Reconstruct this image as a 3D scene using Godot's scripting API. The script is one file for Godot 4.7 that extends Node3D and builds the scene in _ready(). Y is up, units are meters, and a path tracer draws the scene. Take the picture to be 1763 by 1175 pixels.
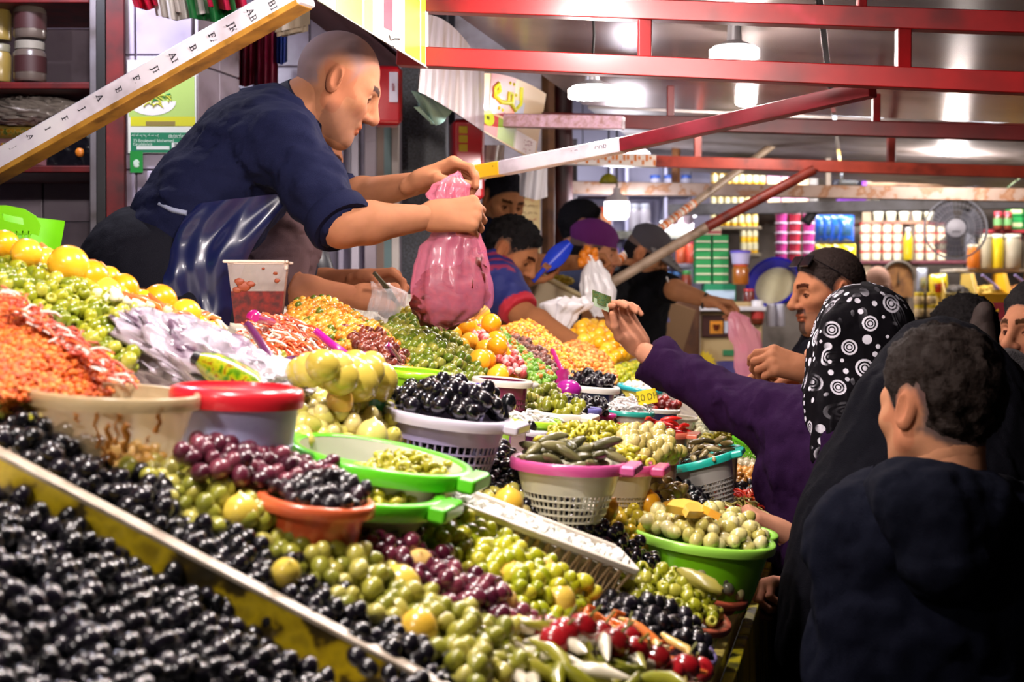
extends Node3D
# Covered market: a sloping olive stall, sellers leaning over it from the left, customers in the aisle on the right.
const F:=2447.9
const CAM:=Vector3(0,1.6,0)
var PITCH:=atan(67.5/F)
# stall plane: O front edge, PU horizontal direction up the slope, PA along the aisle
const O:=Vector3(0.285,1.065,-2.0)
const PU:=Vector3(-0.972,0,-0.236)
const PA:=Vector3(0.236,0,-0.972)
const SLOPE:=0.484
var SN:=(Vector3(0,1,0)-PU*SLOPE).normalized()
var SD:=(PU+Vector3(0,SLOPE,0)).normalized()
var rng:=RandomNumberGenerator.new()
var nz:=FastNoiseLite.new()
var mats:={}
var texs:={}
var used:={}
func _ready():
	rng.seed=77
	nz.seed=5
	nz.frequency=1.0
	nz.fractal_octaves=3
	# ---------------------------------------------------------------- camera
	var cam:=Camera3D.new()
	cam.name="camera"
	cam.keep_aspect=Camera3D.KEEP_HEIGHT
	cam.fov=26.99
	cam.near=0.05
	cam.far=60.0
	cam.position=CAM
	cam.rotation.x=-PITCH
	var ca:=CameraAttributesPhysical.new()
	ca.frustum_focal_length=50.0
	ca.frustum_focus_distance=2.9
	ca.frustum_near=0.05
	ca.frustum_far=60.0
	ca.exposure_aperture=5.2
	cam.attributes=ca
	add_child(cam)
	cam.current=true
	# ---------------------------------------------------------------- sky, exposure
	var we:=WorldEnvironment.new()
	we.name="environment"
	var e:=Environment.new()
	e.background_mode=Environment.BG_COLOR
	e.background_color=Color(0.02,0.02,0.025)
	e.tonemap_mode=Environment.TONE_MAPPER_LINEAR
	e.tonemap_exposure=1.2
	e.sdfgi_enabled=true
	e.ssao_enabled=true
	e.ssil_enabled=true
	we.environment=e
	add_child(we)
	# ---------------------------------------------------------------- lamps over the stall and in the shops behind
	lamps()
	build_shell()
	build_stall()
	build_frames()
	build_heaps()
	build_basins()
	build_tools()
	build_people()
	build_shops()
# a point from the photograph's pixel and its depth along the view
func at(px:float,py:float,d:float)->Vector3:
	return CAM+Basis(Vector3.RIGHT,-PITCH)*Vector3((px-881.5)/F*d,(587.5-py)/F*d,-d)
func ray(px:float,py:float)->Vector3:
	return at(px,py,1.0)-CAM
# where the pixel's ray meets the plane h above the stall's bed
func on(px:float,py:float,h:=0.0)->Vector3:
	var r:=ray(px,py)
	var t:=SN.dot(O+SN*h-CAM)/SN.dot(r)
	return CAM+r*t
func dep(p:Vector3)->float:
	return -(Basis(Vector3.RIGHT,PITCH)*(p-CAM)).z
# stall coordinates: u up the slope (metres along the bed), v along the aisle, h above the bed
func st(u:float,v:float,h:=0.0)->Vector3:
	return O+SD*u+PA*v+SN*h
func suv(p:Vector3)->Vector2:
	return Vector2((p-O).dot(SD),(p-O).dot(PA))
# ground-plan coordinates: u across (horizontal), v along the aisle, y height
func gp(u:float,v:float,y:float)->Vector3:
	return Vector3(O.x,0,O.z)+PU*u+PA*v+Vector3(0,y,0)
# ================================================================ naming
func numbered(s:String)->String:
	if not used.has(s):
		used[s]=0
		return s
	used[s]+=1
	return "%s_%03d"%[s,used[s]]
func tag(o:Node,label:="",category:="",group:="",kind:=""):
	if label:o.set_meta("label",label)
	if category:o.set_meta("category",category)
	if group:o.set_meta("group",group)
	if kind:o.set_meta("kind",kind)
	return o
func thing(called:String,label:String,category:String,pos:=Vector3.ZERO,group:="")->Node3D:
	var o:=Node3D.new()
	o.name=numbered(called)
	o.position=pos
	add_child(o)
	tag(o,label,category,group)
	return o
# a mesh given in world coordinates (or in xf's), put under parent
func mi(called:String,m:Mesh,mat:Material,parent:Node3D=null,xf:=Transform3D())->MeshInstance3D:
	var o:=MeshInstance3D.new()
	o.mesh=m
	if mat:o.material_override=mat
	o.transform=xf
	if parent==null:
		o.name=numbered(called)
		add_child(o)
	else:
		o.name=called
		parent.add_child(o,true)
	return o
# structure piece in world coordinates
func struct(called:String,m:Mesh,mat:Material,label:="")->MeshInstance3D:
	var o:=mi(called,m,mat)
	o.set_meta("kind","structure")
	if label:o.set_meta("label",label)
	return o
# ================================================================ materials
func M(hex:String,rough:=0.5,o:={})->StandardMaterial3D:
	var key:=hex+str(rough)+str(o)
	if mats.has(key):return mats[key]
	var m:=StandardMaterial3D.new()
	m.albedo_color=Color(hex)
	m.roughness=rough
	m.metallic=o.get("metal",0.0)
	if o.has("spec"):m.metallic_specular=o.spec
	if o.get("vc",false):m.vertex_color_use_as_albedo=true
	if o.has("coat"):
		m.clearcoat_enabled=true
		m.clearcoat=o.coat
		m.clearcoat_roughness=0.12
	if o.has("emit"):
		m.emission_enabled=true
		m.emission=Color(o.get("ecol",hex))
		m.emission_energy_multiplier=o.emit
	if o.has("alpha"):
		m.transparency=BaseMaterial3D.TRANSPARENCY_ALPHA
		m.albedo_color.a=o.alpha
		m.cull_mode=BaseMaterial3D.CULL_DISABLED
	if o.has("back"):
		m.backlight_enabled=true
		m.backlight=Color(o.back)
	if o.has("sss"):
		m.subsurf_scatter_enabled=true
		m.subsurf_scatter_strength=o.sss
	if o.has("rim"):
		m.rim_enabled=true
		m.rim=o.rim
		m.rim_tint=0.6
	if o.has("tex"):
		m.albedo_texture=tex(o.tex)
		m.uv1_triplanar=not o.get("uv",false)
		m.uv1_scale=Vector3.ONE*o.get("ts",1.0)
		if o.has("ts3"):m.uv1_scale=o.ts3
		m.uv1_triplanar_sharpness=4.0
		m.uv1_world_triplanar=o.get("world",false)
	if o.has("bump"):
		m.normal_enabled=true
		m.normal_texture=tex(o.bump)
		m.normal_scale=o.get("bs",0.6)
		if not o.has("tex"):
			m.uv1_triplanar=true
			m.uv1_scale=Vector3.ONE*o.get("ts",1.0)
	mats[key]=m
	return m
func noise_tex(n:FastNoiseLite,cols:Array,offs:Array,size:=256)->NoiseTexture2D:
	var t:=NoiseTexture2D.new()
	t.width=size
	t.height=size
	t.seamless=true
	t.noise=n
	if cols.size():
		var g:=Gradient.new()
		g.offsets=PackedFloat32Array(offs)
		var pc:=PackedColorArray()
		for c in cols:pc.append(Color(c))
		g.colors=pc
		t.color_ramp=g
	return t
func fnl(seed_:int,freq:float,oct:=4,type:=FastNoiseLite.TYPE_SIMPLEX_SMOOTH)->FastNoiseLite:
	var n:=FastNoiseLite.new()
	n.seed=seed_
	n.noise_type=type
	n.frequency=freq
	n.fractal_octaves=oct
	return n
func tex(k:String)->Texture2D:
	if texs.has(k):return texs[k]
	var t:Texture2D
	match k:
		"grime":t=noise_tex(fnl(3,0.012,5),["8d8478","d8d2cc","ffffff"],[0.0,0.4,1.0])
		"tilegrime":t=noise_tex(fnl(8,0.01,5),["b9b2b8","efeaf2","ffffff"],[0.0,0.45,1.0])
		"redpaint":t=noise_tex(fnl(11,0.02,5),["5c0f18","8c1420","a8202a","c9a9a0"],[0.0,0.45,0.82,0.93])
		"rust":t=noise_tex(fnl(12,0.03,5),["c8beb4","b8aaa0","a5754a","d8d0c8"],[0.0,0.55,0.66,1.0])
		"granite":t=noise_tex(fnl(13,0.16,2),["2c3038","6a707c","8f949e"],[0.25,0.5,0.75])
		"yellowboard":
			t=noise_tex(fnl(14,0.02,5),["1a1608","4a3a08","b89c08","dcc018","8a7414"],[0.0,0.4,0.47,0.62,1.0])
		"frontboard":t=noise_tex(fnl(34,0.02,5),["1c1c06","6a6610","a89c12","c4b414"],[0.0,0.38,0.55,1.0])
		"brushed":t=noise_tex(fnl(15,0.02,4),["8a8280","b2a9a6","cfc6c2"],[0.0,0.5,1.0])
		"wood":t=noise_tex(fnl(16,0.02,5),["7a5a3c","a98358","c7a377"],[0.0,0.5,1.0])
		"fabric":
			t=noise_tex(fnl(17,0.22,2),[],[])
			t.as_normal_map=true
			t.bump_strength=4.0
		"folds":
			t=noise_tex(fnl(18,0.012,3),[],[])
			t.as_normal_map=true
			t.bump_strength=10.0
		"lumps":
			t=noise_tex(fnl(19,0.05,4),[],[])
			t.as_normal_map=true
			t.bump_strength=8.0
		"mince":t=noise_tex(fnl(20,0.06,4),["7c2f08","d2661a","ec8a34","f6bd78"],[0.15,0.42,0.62,0.9])
		"spots":t=dot_cloth()
		"paper":t=noise_tex(fnl(22,0.01,3),["d8c8a8","eadfc6"],[0.3,0.7])
		"paste":t=noise_tex(fnl(23,0.03,4),["5a1406","8a260c","b0431a"],[0.2,0.5,0.9])
		"smears":t=noise_tex(fnl(24,0.008,4),["d8cdb8","cfc2a8","c08a40","9a5a18"],[0.0,0.62,0.72,0.9])
		"bagmarks":t=noise_tex(fnl(25,0.012,3),["f4f0f4","efe9f0","a890a4","8a7086"],[0.0,0.68,0.78,1.0])
		"print":t=noise_tex(fnl(26,0.015,3),["5b9c20","8cc83c","e9efc0","f4f4ea","b03a30"],[0.1,0.35,0.5,0.62,0.9])
		"faded":t=noise_tex(fnl(27,0.02,4),["b9a08c","d8d0cc","efeaf0","c9b8a0"],[0.1,0.4,0.65,0.95])
		"mixprint":t=noise_tex(fnl(28,0.03,2,FastNoiseLite.TYPE_CELLULAR),["d04020","e8c020","f0ead0","3a8a3a","d8d0f0"],[0.0,0.25,0.5,0.75,1.0])
	texs[k]=t
	return t
# black cloth printed with white dots and ringed dots
func dot_cloth()->ImageTexture:
	var im:=Image.create(512,512,false,Image.FORMAT_RGB8)
	im.fill(Color("0c0a0e"))
	var r:=RandomNumberGenerator.new()
	r.seed=4
	var cs:=[]
	for k in 900:
		var ringed:=cs.size()<12
		var rad:=r.randf_range(25,34) if ringed else (r.randf_range(13,17) if cs.size()<20 else r.randf_range(6,10))
		var c:=Vector2(r.randf()*512,r.randf()*512)
		var ok:=true
		for q in cs:
			var dd:Vector2=(c-q[0]).abs()
			dd=Vector2(minf(dd.x,512-dd.x),minf(dd.y,512-dd.y))
			if dd.length()<rad+q[1]+9:ok=false
		if not ok or cs.size()>70:continue
		cs.append([c,rad])
		var R:=int(rad)+1
		for y in range(-R,R+1):
			for x in range(-R,R+1):
				var l:=Vector2(x,y).length()/rad
				var on_:bool=l<1.0
				if ringed:on_=l<0.26 or (l>0.4 and l<0.56) or (l>0.74 and l<1.0)
				if on_:im.set_pixel(posmod(int(c.x)+x,512),posmod(int(c.y)+y,512),Color("c9c6d2"))
	return ImageTexture.create_from_image(im)
# ================================================================ mesh building
class G:
	var v:=PackedVector3Array()
	var n:=PackedVector3Array()
	var c:=PackedColorArray()
	var uv:=PackedVector2Array()
	var ix:=PackedInt32Array()
	var col:=Color.WHITE
	func p(a:Vector3,nn:Vector3,t:=Vector2.ZERO)->int:
		v.append(a); n.append(nn); c.append(col); uv.append(t)
		return v.size()-1
	# corners counter-clockwise seen from outside
	func tri(a:int,b:int,d:int)->void:
		ix.append(a); ix.append(d); ix.append(b)
	func quad(a:Vector3,b:Vector3,d:Vector3,e:Vector3)->void:
		var nn:=(b-a).cross(e-a).normalized()
		var i:=p(a,nn,Vector2(0,1)); p(b,nn,Vector2(1,1)); p(d,nn,Vector2(1,0)); p(e,nn,Vector2(0,0))
		tri(i,i+1,i+2); tri(i,i+2,i+3)
	func box(x:Transform3D,s:Vector3,bev:=0.004)->void:
		var h:=s*0.5
		var b:=minf(bev,minf(h.x,minf(h.y,h.z))*0.6)
		var id:={}
		for sx in [-1,1]:
			for sy in [-1,1]:
				for sz in [-1,1]:
					var q:=Vector3(sx,sy,sz)
					for ax in 3:
						var l:=Vector3(sx*(h.x-b),sy*(h.y-b),sz*(h.z-b))
						l[ax]=q[ax]*h[ax]
						var nn:=Vector3.ZERO
						nn[ax]=q[ax]
						var o2:=(ax+1)%3
						var o3:=(ax+2)%3
						id[[sx,sy,sz,ax]]=p(x*l,(x.basis*nn).normalized(),Vector2(0.5+l[o2]/maxf(s[o2],1e-6),0.5-l[o3]/maxf(s[o3],1e-6)))
		for ax in 3:
			for s1 in [-1,1]:
				var a:=[]
				for k in [[-1,-1],[1,-1],[1,1],[-1,1]]:
					var q:=[0,0,0]
					q[ax]=s1; q[(ax+1)%3]=k[0]; q[(ax+2)%3]=k[1]
					a.append(id[[q[0],q[1],q[2],ax]])
				if s1<0:a.reverse()
				tri(a[0],a[1],a[2]); tri(a[0],a[2],a[3])
		for ax in 3: # chamfers along ax
			for k in [[-1,-1],[1,-1],[1,1],[-1,1]]:
				var a:=(ax+1)%3
				var d:=(ax+2)%3
				var q0:=[0,0,0]
				q0[ax]=-1; q0[a]=k[0]; q0[d]=k[1]
				var q1:=q0.duplicate()
				q1[ax]=1
				var w:=[id[[q0[0],q0[1],q0[2],a]],id[[q0[0],q0[1],q0[2],d]],id[[q1[0],q1[1],q1[2],d]],id[[q1[0],q1[1],q1[2],a]]]
				if k[0]*k[1]>0:w.reverse()
				tri(w[3],w[2],w[1]); tri(w[3],w[1],w[0])
		for sx in [-1,1]:
			for sy in [-1,1]:
				for sz in [-1,1]:
					var w:=[id[[sx,sy,sz,0]],id[[sx,sy,sz,1]],id[[sx,sy,sz,2]]]
					if sx*sy*sz<0:w.reverse()
					tri(w[0],w[1],w[2])
	func cube(center:Vector3,s:Vector3,bev:=0.004)->void:
		box(Transform3D(Basis(),center),s,bev)
	# bar of a rectangular section from a to b
	func bar(a:Vector3,b:Vector3,w:float,h:float,up:=Vector3.UP,bev:=0.003)->void:
		var z:=(b-a).normalized()
		var x:=up.cross(z)
		if x.length()<0.02:x=Vector3.RIGHT.cross(z) if absf(z.x)<0.9 else Vector3.BACK.cross(z)
		x=x.normalized()
		var y:=z.cross(x)
		box(Transform3D(Basis(x,y,z),(a+b)*0.5),Vector3(w,h,a.distance_to(b)),bev)
	# profile of (radius, y) from bottom outside up; sx, sz stretch the round
	func lathe(x:Transform3D,prof:Array,seg:=24,sx:=1.0,sz:=1.0,sharp:=0.55)->void:
		var m:=prof.size()-1
		var ns:=[]
		for i in m:
			var d:Vector2=prof[i+1]-prof[i]
			ns.append(Vector2(d.y,-d.x).normalized())
		for i in m:
			var n0:Vector2=ns[i]
			var n1:Vector2=ns[i]
			if i>0 and ns[i-1].dot(ns[i])>sharp:n0=(ns[i-1]+ns[i]).normalized()
			if i<m-1 and ns[i+1].dot(ns[i])>sharp:n1=(ns[i+1]+ns[i]).normalized()
			var base:=v.size()
			for k in seg+1:
				var a:=TAU*k/seg
				var ca:=cos(a)
				var sa:=sin(a)
				for e in 2:
					var q:Vector2=prof[i+e]
					var nn:Vector2=n1 if e else n0
					p(x*Vector3(ca*q.x*sx,q.y,sa*q.x*sz),(x.basis*Vector3(ca*nn.x/sx,nn.y,sa*nn.x/sz)).normalized(),Vector2(float(k)/seg,1.0-float(i+e)/m))
			for k in seg:
				var b:=base+k*2
				if prof[i].x>1e-6:tri(b,b+3,b+2)
				if prof[i+1].x>1e-6:tri(b,b+1,b+3)
				elif prof[i].x<=1e-6:pass
				if prof[i].x<=1e-6 and prof[i+1].x>1e-6:pass
	func tube(pts:Array,rad,seg:=8,cap:=true)->void:
		var m:=pts.size()
		var t0:Vector3=(pts[1]-pts[0]).normalized()
		var x:=t0.cross(Vector3.UP)
		if x.length()<0.05:x=t0.cross(Vector3.RIGHT)
		x=x.normalized()
		var base:=v.size()
		for i in m:
			var t:Vector3=(pts[mini(i+1,m-1)]-pts[maxi(i-1,0)]).normalized()
			x=(x-t*x.dot(t)).normalized()
			var y:=t.cross(x)
			var r:float=rad[i] if rad is Array else rad
			for k in seg+1:
				var a:=TAU*k/seg
				var d:=x*cos(a)+y*sin(a)
				p(pts[i]+d*r,d,Vector2(float(k)/seg,float(i)/(m-1)))
		for i in m-1:
			for k in seg:
				var b:=base+i*(seg+1)+k
				tri(b,b+1,b+seg+2); tri(b,b+seg+2,b+seg+1)
		if cap:
			for e in 2:
				var i:int=(m-1)*e
				var t:Vector3=(pts[m-1]-pts[m-2]).normalized() if e else (pts[0]-pts[1]).normalized()
				var cc:=p(pts[i],t)
				var ring:=[]
				for k in seg+1:ring.append(p(v[base+i*(seg+1)+k],t))
				for k in seg:
					if e:tri(cc,ring[k],ring[k+1])
					else:tri(cc,ring[k+1],ring[k])
	# flat outline in the x-y plane of x, thick along z
	func slab(x:Transform3D,poly:PackedVector2Array,th:float)->void:
		var q:=poly
		if Geometry2D.is_polygon_clockwise(q):q.reverse()
		var t:=Geometry2D.triangulate_polygon(q)
		var mn:=q[0]
		var mx:=q[0]
		for a in q:
			mn=mn.min(a); mx=mx.max(a)
		var sz:=mx-mn
		for s in [1,-1]:
			var base:=v.size()
			for a in q:p(x*Vector3(a.x,a.y,th*0.5*s),(x.basis.z*s).normalized(),Vector2((a.x-mn.x)/sz.x,1.0-(a.y-mn.y)/sz.y))
			for k in range(0,t.size(),3):
				var ccw:=(q[t[k+1]]-q[t[k]]).cross(q[t[k+2]]-q[t[k]])>0
				if ccw==(s>0):tri(base+t[k],base+t[k+1],base+t[k+2])
				else:tri(base+t[k],base+t[k+2],base+t[k+1])
		for k in q.size():
			var a:=q[k]
			var b:=q[(k+1)%q.size()]
			quad(x*Vector3(a.x,a.y,-th*0.5),x*Vector3(b.x,b.y,-th*0.5),x*Vector3(b.x,b.y,th*0.5),x*Vector3(a.x,a.y,th*0.5))
	# sheet of nu x nv cells through fn(s, t) -> Vector3, with thickness
	func sheet(fn:Callable,nu:int,nv:int,th:=0.0015)->void:
		var P:=[]
		for j in nv+1:
			for i in nu+1:P.append(fn.call(float(i)/nu,float(j)/nv))
		var w:=nu+1
		var N:=[]
		for j in nv+1:
			for i in w:
				var du:Vector3=P[j*w+mini(i+1,nu)]-P[j*w+maxi(i-1,0)]
				var dv:Vector3=P[mini(j+1,nv)*w+i]-P[maxi(j-1,0)*w+i]
				N.append(du.cross(dv).normalized())
		for s in ([1,-1] if th>0.0 else [1]):
			var b:=v.size()
			for k in P.size():p(P[k]+N[k]*th*0.5*s,N[k]*s,Vector2(float(k%w)/nu,float(k/w)/nv))
			for j in nv:
				for i in nu:
					var q:=b+j*w+i
					if s>0:tri(q,q+1,q+w+1); tri(q,q+w+1,q+w)
					else:tri(q,q+w+1,q+1); tri(q,q+w,q+w+1)
	func add(m:ArrayMesh,x:Transform3D,tint:=Color.WHITE)->void:
		for s in m.get_surface_count():
			var a:=m.surface_get_arrays(s)
			var b:=v.size()
			var av:PackedVector3Array=a[Mesh.ARRAY_VERTEX]
			var an:PackedVector3Array=a[Mesh.ARRAY_NORMAL]
			var ac:PackedColorArray=a[Mesh.ARRAY_COLOR]
			var au:PackedVector2Array=a[Mesh.ARRAY_TEX_UV]
			var ai:PackedInt32Array=a[Mesh.ARRAY_INDEX]
			var flip:=x.basis.determinant()<0
			var nb:=x.basis.inverse().transposed()
			for k in av.size():
				v.append(x*av[k]); n.append((nb*an[k]).normalized()); c.append(ac[k]*tint); uv.append(au[k])
			for k in range(0,ai.size(),3):
				ix.append(b+ai[k])
				if flip:ix.append(b+ai[k+2]); ix.append(b+ai[k+1])
				else:ix.append(b+ai[k+1]); ix.append(b+ai[k+2])
	func addg(s:G,x:Transform3D,tint:Color)->void:
		var b:=v.size()
		var nb:=x.basis.inverse().transposed()
		for k in s.v.size():
			v.append(x*s.v[k]); n.append((nb*s.n[k]).normalized()); c.append(s.c[k]*tint); uv.append(s.uv[k])
		for k in s.ix.size():ix.append(b+s.ix[k])
	func done()->ArrayMesh:
		var a:=[]
		a.resize(Mesh.ARRAY_MAX)
		a[Mesh.ARRAY_VERTEX]=v; a[Mesh.ARRAY_NORMAL]=n; a[Mesh.ARRAY_COLOR]=c; a[Mesh.ARRAY_TEX_UV]=uv; a[Mesh.ARRAY_INDEX]=ix
		var m:=ArrayMesh.new()
		if ix.size():m.add_surface_from_arrays(Mesh.PRIMITIVE_TRIANGLES,a)
		return m
func gbox(center:Vector3,s:Vector3,yaw:=0.0,bev:=0.004)->ArrayMesh:
	var g:=G.new()
	g.box(Transform3D(Basis(Vector3.UP,yaw),center),s,bev)
	return g.done()
func gbar(a:Vector3,b:Vector3,w:float,h:float,bev:=0.003)->ArrayMesh:
	var g:=G.new()
	g.bar(a,b,w,h,Vector3.UP,bev)
	return g.done()
func gtube(pts:Array,rad,seg:=8)->ArrayMesh:
	var g:=G.new()
	g.tube(pts,rad,seg)
	return g.done()
func glathe(x:Transform3D,prof:Array,seg:=24,sx:=1.0,sz:=1.0)->ArrayMesh:
	var g:=G.new()
	g.lathe(x,prof,seg,sx,sz)
	return g.done()
func gsheet(fn:Callable,nu:int,nv:int,th:=0.0015)->ArrayMesh:
	var g:=G.new()
	g.sheet(fn,nu,nv,th)
	return g.done()
# curved or flat four-cornered sheet: top-left, top-right, bottom-right, bottom-left, bulging by b along its normal
func patch(tl:Vector3,tr:Vector3,br:Vector3,bl:Vector3,bulge:=0.0,th:=0.003,nu:=8,nv:=8)->ArrayMesh:
	var nn:=(tr-tl).cross(bl-tl).normalized()*-1.0
	return gsheet(func(s,t):return tl.lerp(tr,s).lerp(bl.lerp(br,s),t)+nn*bulge*(sin(PI*s)),nu,nv,th)
func frame(origin:Vector3,up:Vector3,xdir:=Vector3.RIGHT)->Transform3D:
	var y:=up.normalized()
	var z:=xdir.cross(y).normalized()
	var x:=y.cross(z).normalized()
	return Transform3D(Basis(x,y,z),origin)
# a mesh whose face looks along +z, turned to yaw
func facing(pos:Vector3,yaw:=0.0,s:=Vector3.ONE)->Transform3D:
	return Transform3D(Basis(Vector3.UP,yaw).scaled_local(s),pos)
func text(s:String,h:float,font:="Droid Sans",depth:=0.001,bold:=false)->TextMesh:
	var t:=TextMesh.new()
	var f:=SystemFont.new()
	f.font_names=PackedStringArray([font])
	if bold:f.font_weight=700
	t.font=f
	t.text=s
	t.font_size=32
	t.pixel_size=h/32.0
	t.depth=depth
	return t
# a handwritten cursive line (joined strokes and dots) of length w and height h in the x-y plane
func scrawl(g:G,x:Transform3D,w:float,h:float,sd:int,th:=0.0)->void:
	var r:=RandomNumberGenerator.new()
	r.seed=sd
	var rad:=th if th>0 else h*0.09
	var xx:=-w*0.5
	while xx<w*0.5:
		var pts:=[]
		var k:=r.randi_range(4,8)
		for i in k:
			pts.append(x*Vector3(xx,(r.randf()-0.45)*h*(1.0 if i%2 else 0.5),0.0005))
			xx+=h*r.randf_range(0.18,0.42)
			if xx>w*0.5:break
		if pts.size()>1:g.tube(pts,rad,4)
		if r.randf()<0.8:g.box(x*Transform3D(Basis(),Vector3(xx-h*0.4,h*(0.65 if r.randf()<0.5 else -0.6),0.0005)),Vector3(rad*2.4,rad*2.4,0.001),0.0)
		xx+=h*0.25
# ================================================================ bodies: a distance field joined by smooth minima, meshed as surface nets
class Sdf:
	var o:Vector3
	var c:float
	var nx:int
	var ny:int
	var nz:int
	var f:=PackedFloat32Array()
	func _init(lo:Vector3,hi:Vector3,cell:float):
		o=lo
		c=cell
		nx=int((hi.x-lo.x)/cell)+2
		ny=int((hi.y-lo.y)/cell)+2
		nz=int((hi.z-lo.z)/cell)+2
		f.resize(nx*ny*nz)
		f.fill(0.5)
	# tapered capsule, squashed by sq along axis ax (sq < 1 is flatter); k blends, sub carves
	func cap(a:Vector3,b:Vector3,ra:float,rb:float,k:=0.02,ax:=Vector3.ZERO,sq:=1.0,sub:=false)->void:
		var r:=maxf(ra,rb)
		var m:=r+k+2.5*c
		var lo:=a.min(b)-Vector3.ONE*m-o
		var hi:=a.max(b)+Vector3.ONE*m-o
		var ab:=b-a
		var l2:=maxf(ab.length_squared(),1e-9)
		var flat:=sq!=1.0
		var e:=1.0/sq-1.0
		if flat:
			ab=ab+ax*ab.dot(ax)*e
			l2=maxf(ab.length_squared(),1e-9)
		var x0:=maxi(0,int(lo.x/c))
		var x1:=mini(nx-1,int(hi.x/c)+1)
		var dr:=rb-ra
		for z in range(maxi(0,int(lo.z/c)),mini(nz-1,int(hi.z/c)+1)+1):
			for y in range(maxi(0,int(lo.y/c)),mini(ny-1,int(hi.y/c)+1)+1):
				var i:=(z*ny+y)*nx+x0
				for x in range(x0,x1+1):
					var p:=o+Vector3(x,y,z)*c-a
					if flat:p=p+ax*p.dot(ax)*e
					var t:=clampf(p.dot(ab)/l2,0.0,1.0)
					var d:=(p-ab*t).length()-(ra+dr*t)
					var w:=f[i]
					if sub:
						var h:=maxf(k-absf(w+d),0.0)/k
						f[i]=maxf(w,-d)+h*h*k*0.25
					else:
						var h:=maxf(k-absf(w-d),0.0)/k
						f[i]=minf(w,d)-h*h*k*0.25
					i+=1
	# ellipsoid with axes b (columns unit) and radii r
	func ell(q:Vector3,r:Vector3,k:=0.02,b:=Basis(),sub:=false)->void:
		var m:=maxf(r.x,maxf(r.y,r.z))+k+2.5*c
		var lo:=q-Vector3.ONE*m-o
		var hi:=q+Vector3.ONE*m-o
		var bi:=b.transposed()
		var x0:=maxi(0,int(lo.x/c))
		var x1:=mini(nx-1,int(hi.x/c)+1)
		var mr:=minf(r.x,minf(r.y,r.z))
		for z in range(maxi(0,int(lo.z/c)),mini(nz-1,int(hi.z/c)+1)+1):
			for y in range(maxi(0,int(lo.y/c)),mini(ny-1,int(hi.y/c)+1)+1):
				var i:=(z*ny+y)*nx+x0
				for x in range(x0,x1+1):
					var p:=bi*(o+Vector3(x,y,z)*c-q)
					var k0:=(p/r).length()
					var k1:=(p/(r*r)).length()
					var d:=k0*(k0-1.0)/k1 if k1>1e-6 else -mr
					var w:=f[i]
					if sub:
						var h:=maxf(k-absf(w+d),0.0)/k
						f[i]=maxf(w,-d)+h*h*k*0.25
					else:
						var h:=maxf(k-absf(w-d),0.0)/k
						f[i]=minf(w,d)-h*h*k*0.25
					i+=1
	# keep only the side of the plane that n points away from; r > 0 limits the cut to a ball round p
	func cut(p:Vector3,n:Vector3,r:=0.0)->void:
		for z in nz:
			for y in ny:
				var i:=(z*ny+y)*nx
				for x in nx:
					var q:=o+Vector3(x,y,z)*c-p
					if r<=0.0 or q.length()<r:f[i]=maxf(f[i],q.dot(n))
					i+=1
	# creases: the surface moved by fn(point) where it is near
	func wrinkle(fn:Callable,near:=0.03)->void:
		for z in nz:
			for y in ny:
				var i:=(z*ny+y)*nx
				for x in nx:
					if absf(f[i])<near:f[i]+=fn.call(o+Vector3(x,y,z)*c)
					i+=1
	# surface nets into g; back moves the points; col colours them by place in the field
	func mesh(g:G,xf:=Transform3D(),colf=null)->void:
		var id:=PackedInt32Array()
		id.resize(f.size())
		id.fill(-1)
		var sy:=nx
		var sz:=nx*ny
		var lim:=c*3.0
		var nb:=xf.basis.inverse().transposed()
		var cells:=PackedInt32Array()
		for z in nz-1:
			for y in ny-1:
				var i:=(z*ny+y)*nx-1
				for x in nx-1:
					i+=1
					var a:=f[i]
					if a>lim or a<-lim:continue
					var b:=f[i+1]
					var d:=f[i+sy]
					var e:=f[i+sy+1]
					var a2:=f[i+sz]
					var b2:=f[i+sz+1]
					var d2:=f[i+sz+sy]
					var e2:=f[i+sz+sy+1]
					var s:=int(a<0)+int(b<0)+int(d<0)+int(e<0)+int(a2<0)+int(b2<0)+int(d2<0)+int(e2<0)
					if s==0 or s==8:continue
					var q:=Vector3.ZERO
					var m:=0
					if (a<0)!=(b<0):q+=Vector3(a/(a-b),0,0); m+=1
					if (d<0)!=(e<0):q+=Vector3(d/(d-e),1,0); m+=1
					if (a2<0)!=(b2<0):q+=Vector3(a2/(a2-b2),0,1); m+=1
					if (d2<0)!=(e2<0):q+=Vector3(d2/(d2-e2),1,1); m+=1
					if (a<0)!=(d<0):q+=Vector3(0,a/(a-d),0); m+=1
					if (b<0)!=(e<0):q+=Vector3(1,b/(b-e),0); m+=1
					if (a2<0)!=(d2<0):q+=Vector3(0,a2/(a2-d2),1); m+=1
					if (b2<0)!=(e2<0):q+=Vector3(1,b2/(b2-e2),1); m+=1
					if (a<0)!=(a2<0):q+=Vector3(0,0,a/(a-a2)); m+=1
					if (b<0)!=(b2<0):q+=Vector3(1,0,b/(b-b2)); m+=1
					if (d<0)!=(d2<0):q+=Vector3(0,1,d/(d-d2)); m+=1
					if (e<0)!=(e2<0):q+=Vector3(1,1,e/(e-e2)); m+=1
					q /= m
					var gr:=Vector3(b-a+e-d+b2-a2+e2-d2,d-a+e-b+d2-a2+e2-b2,a2-a+b2-b+d2-d+e2-e)
					var wp:=o+(Vector3(x,y,z)+q)*c
					if colf!=null:g.col=colf.call(wp,gr)
					id[i]=g.p(xf*wp,(nb*gr).normalized(),Vector2(wp.x,wp.y))
					cells.append(i)
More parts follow.
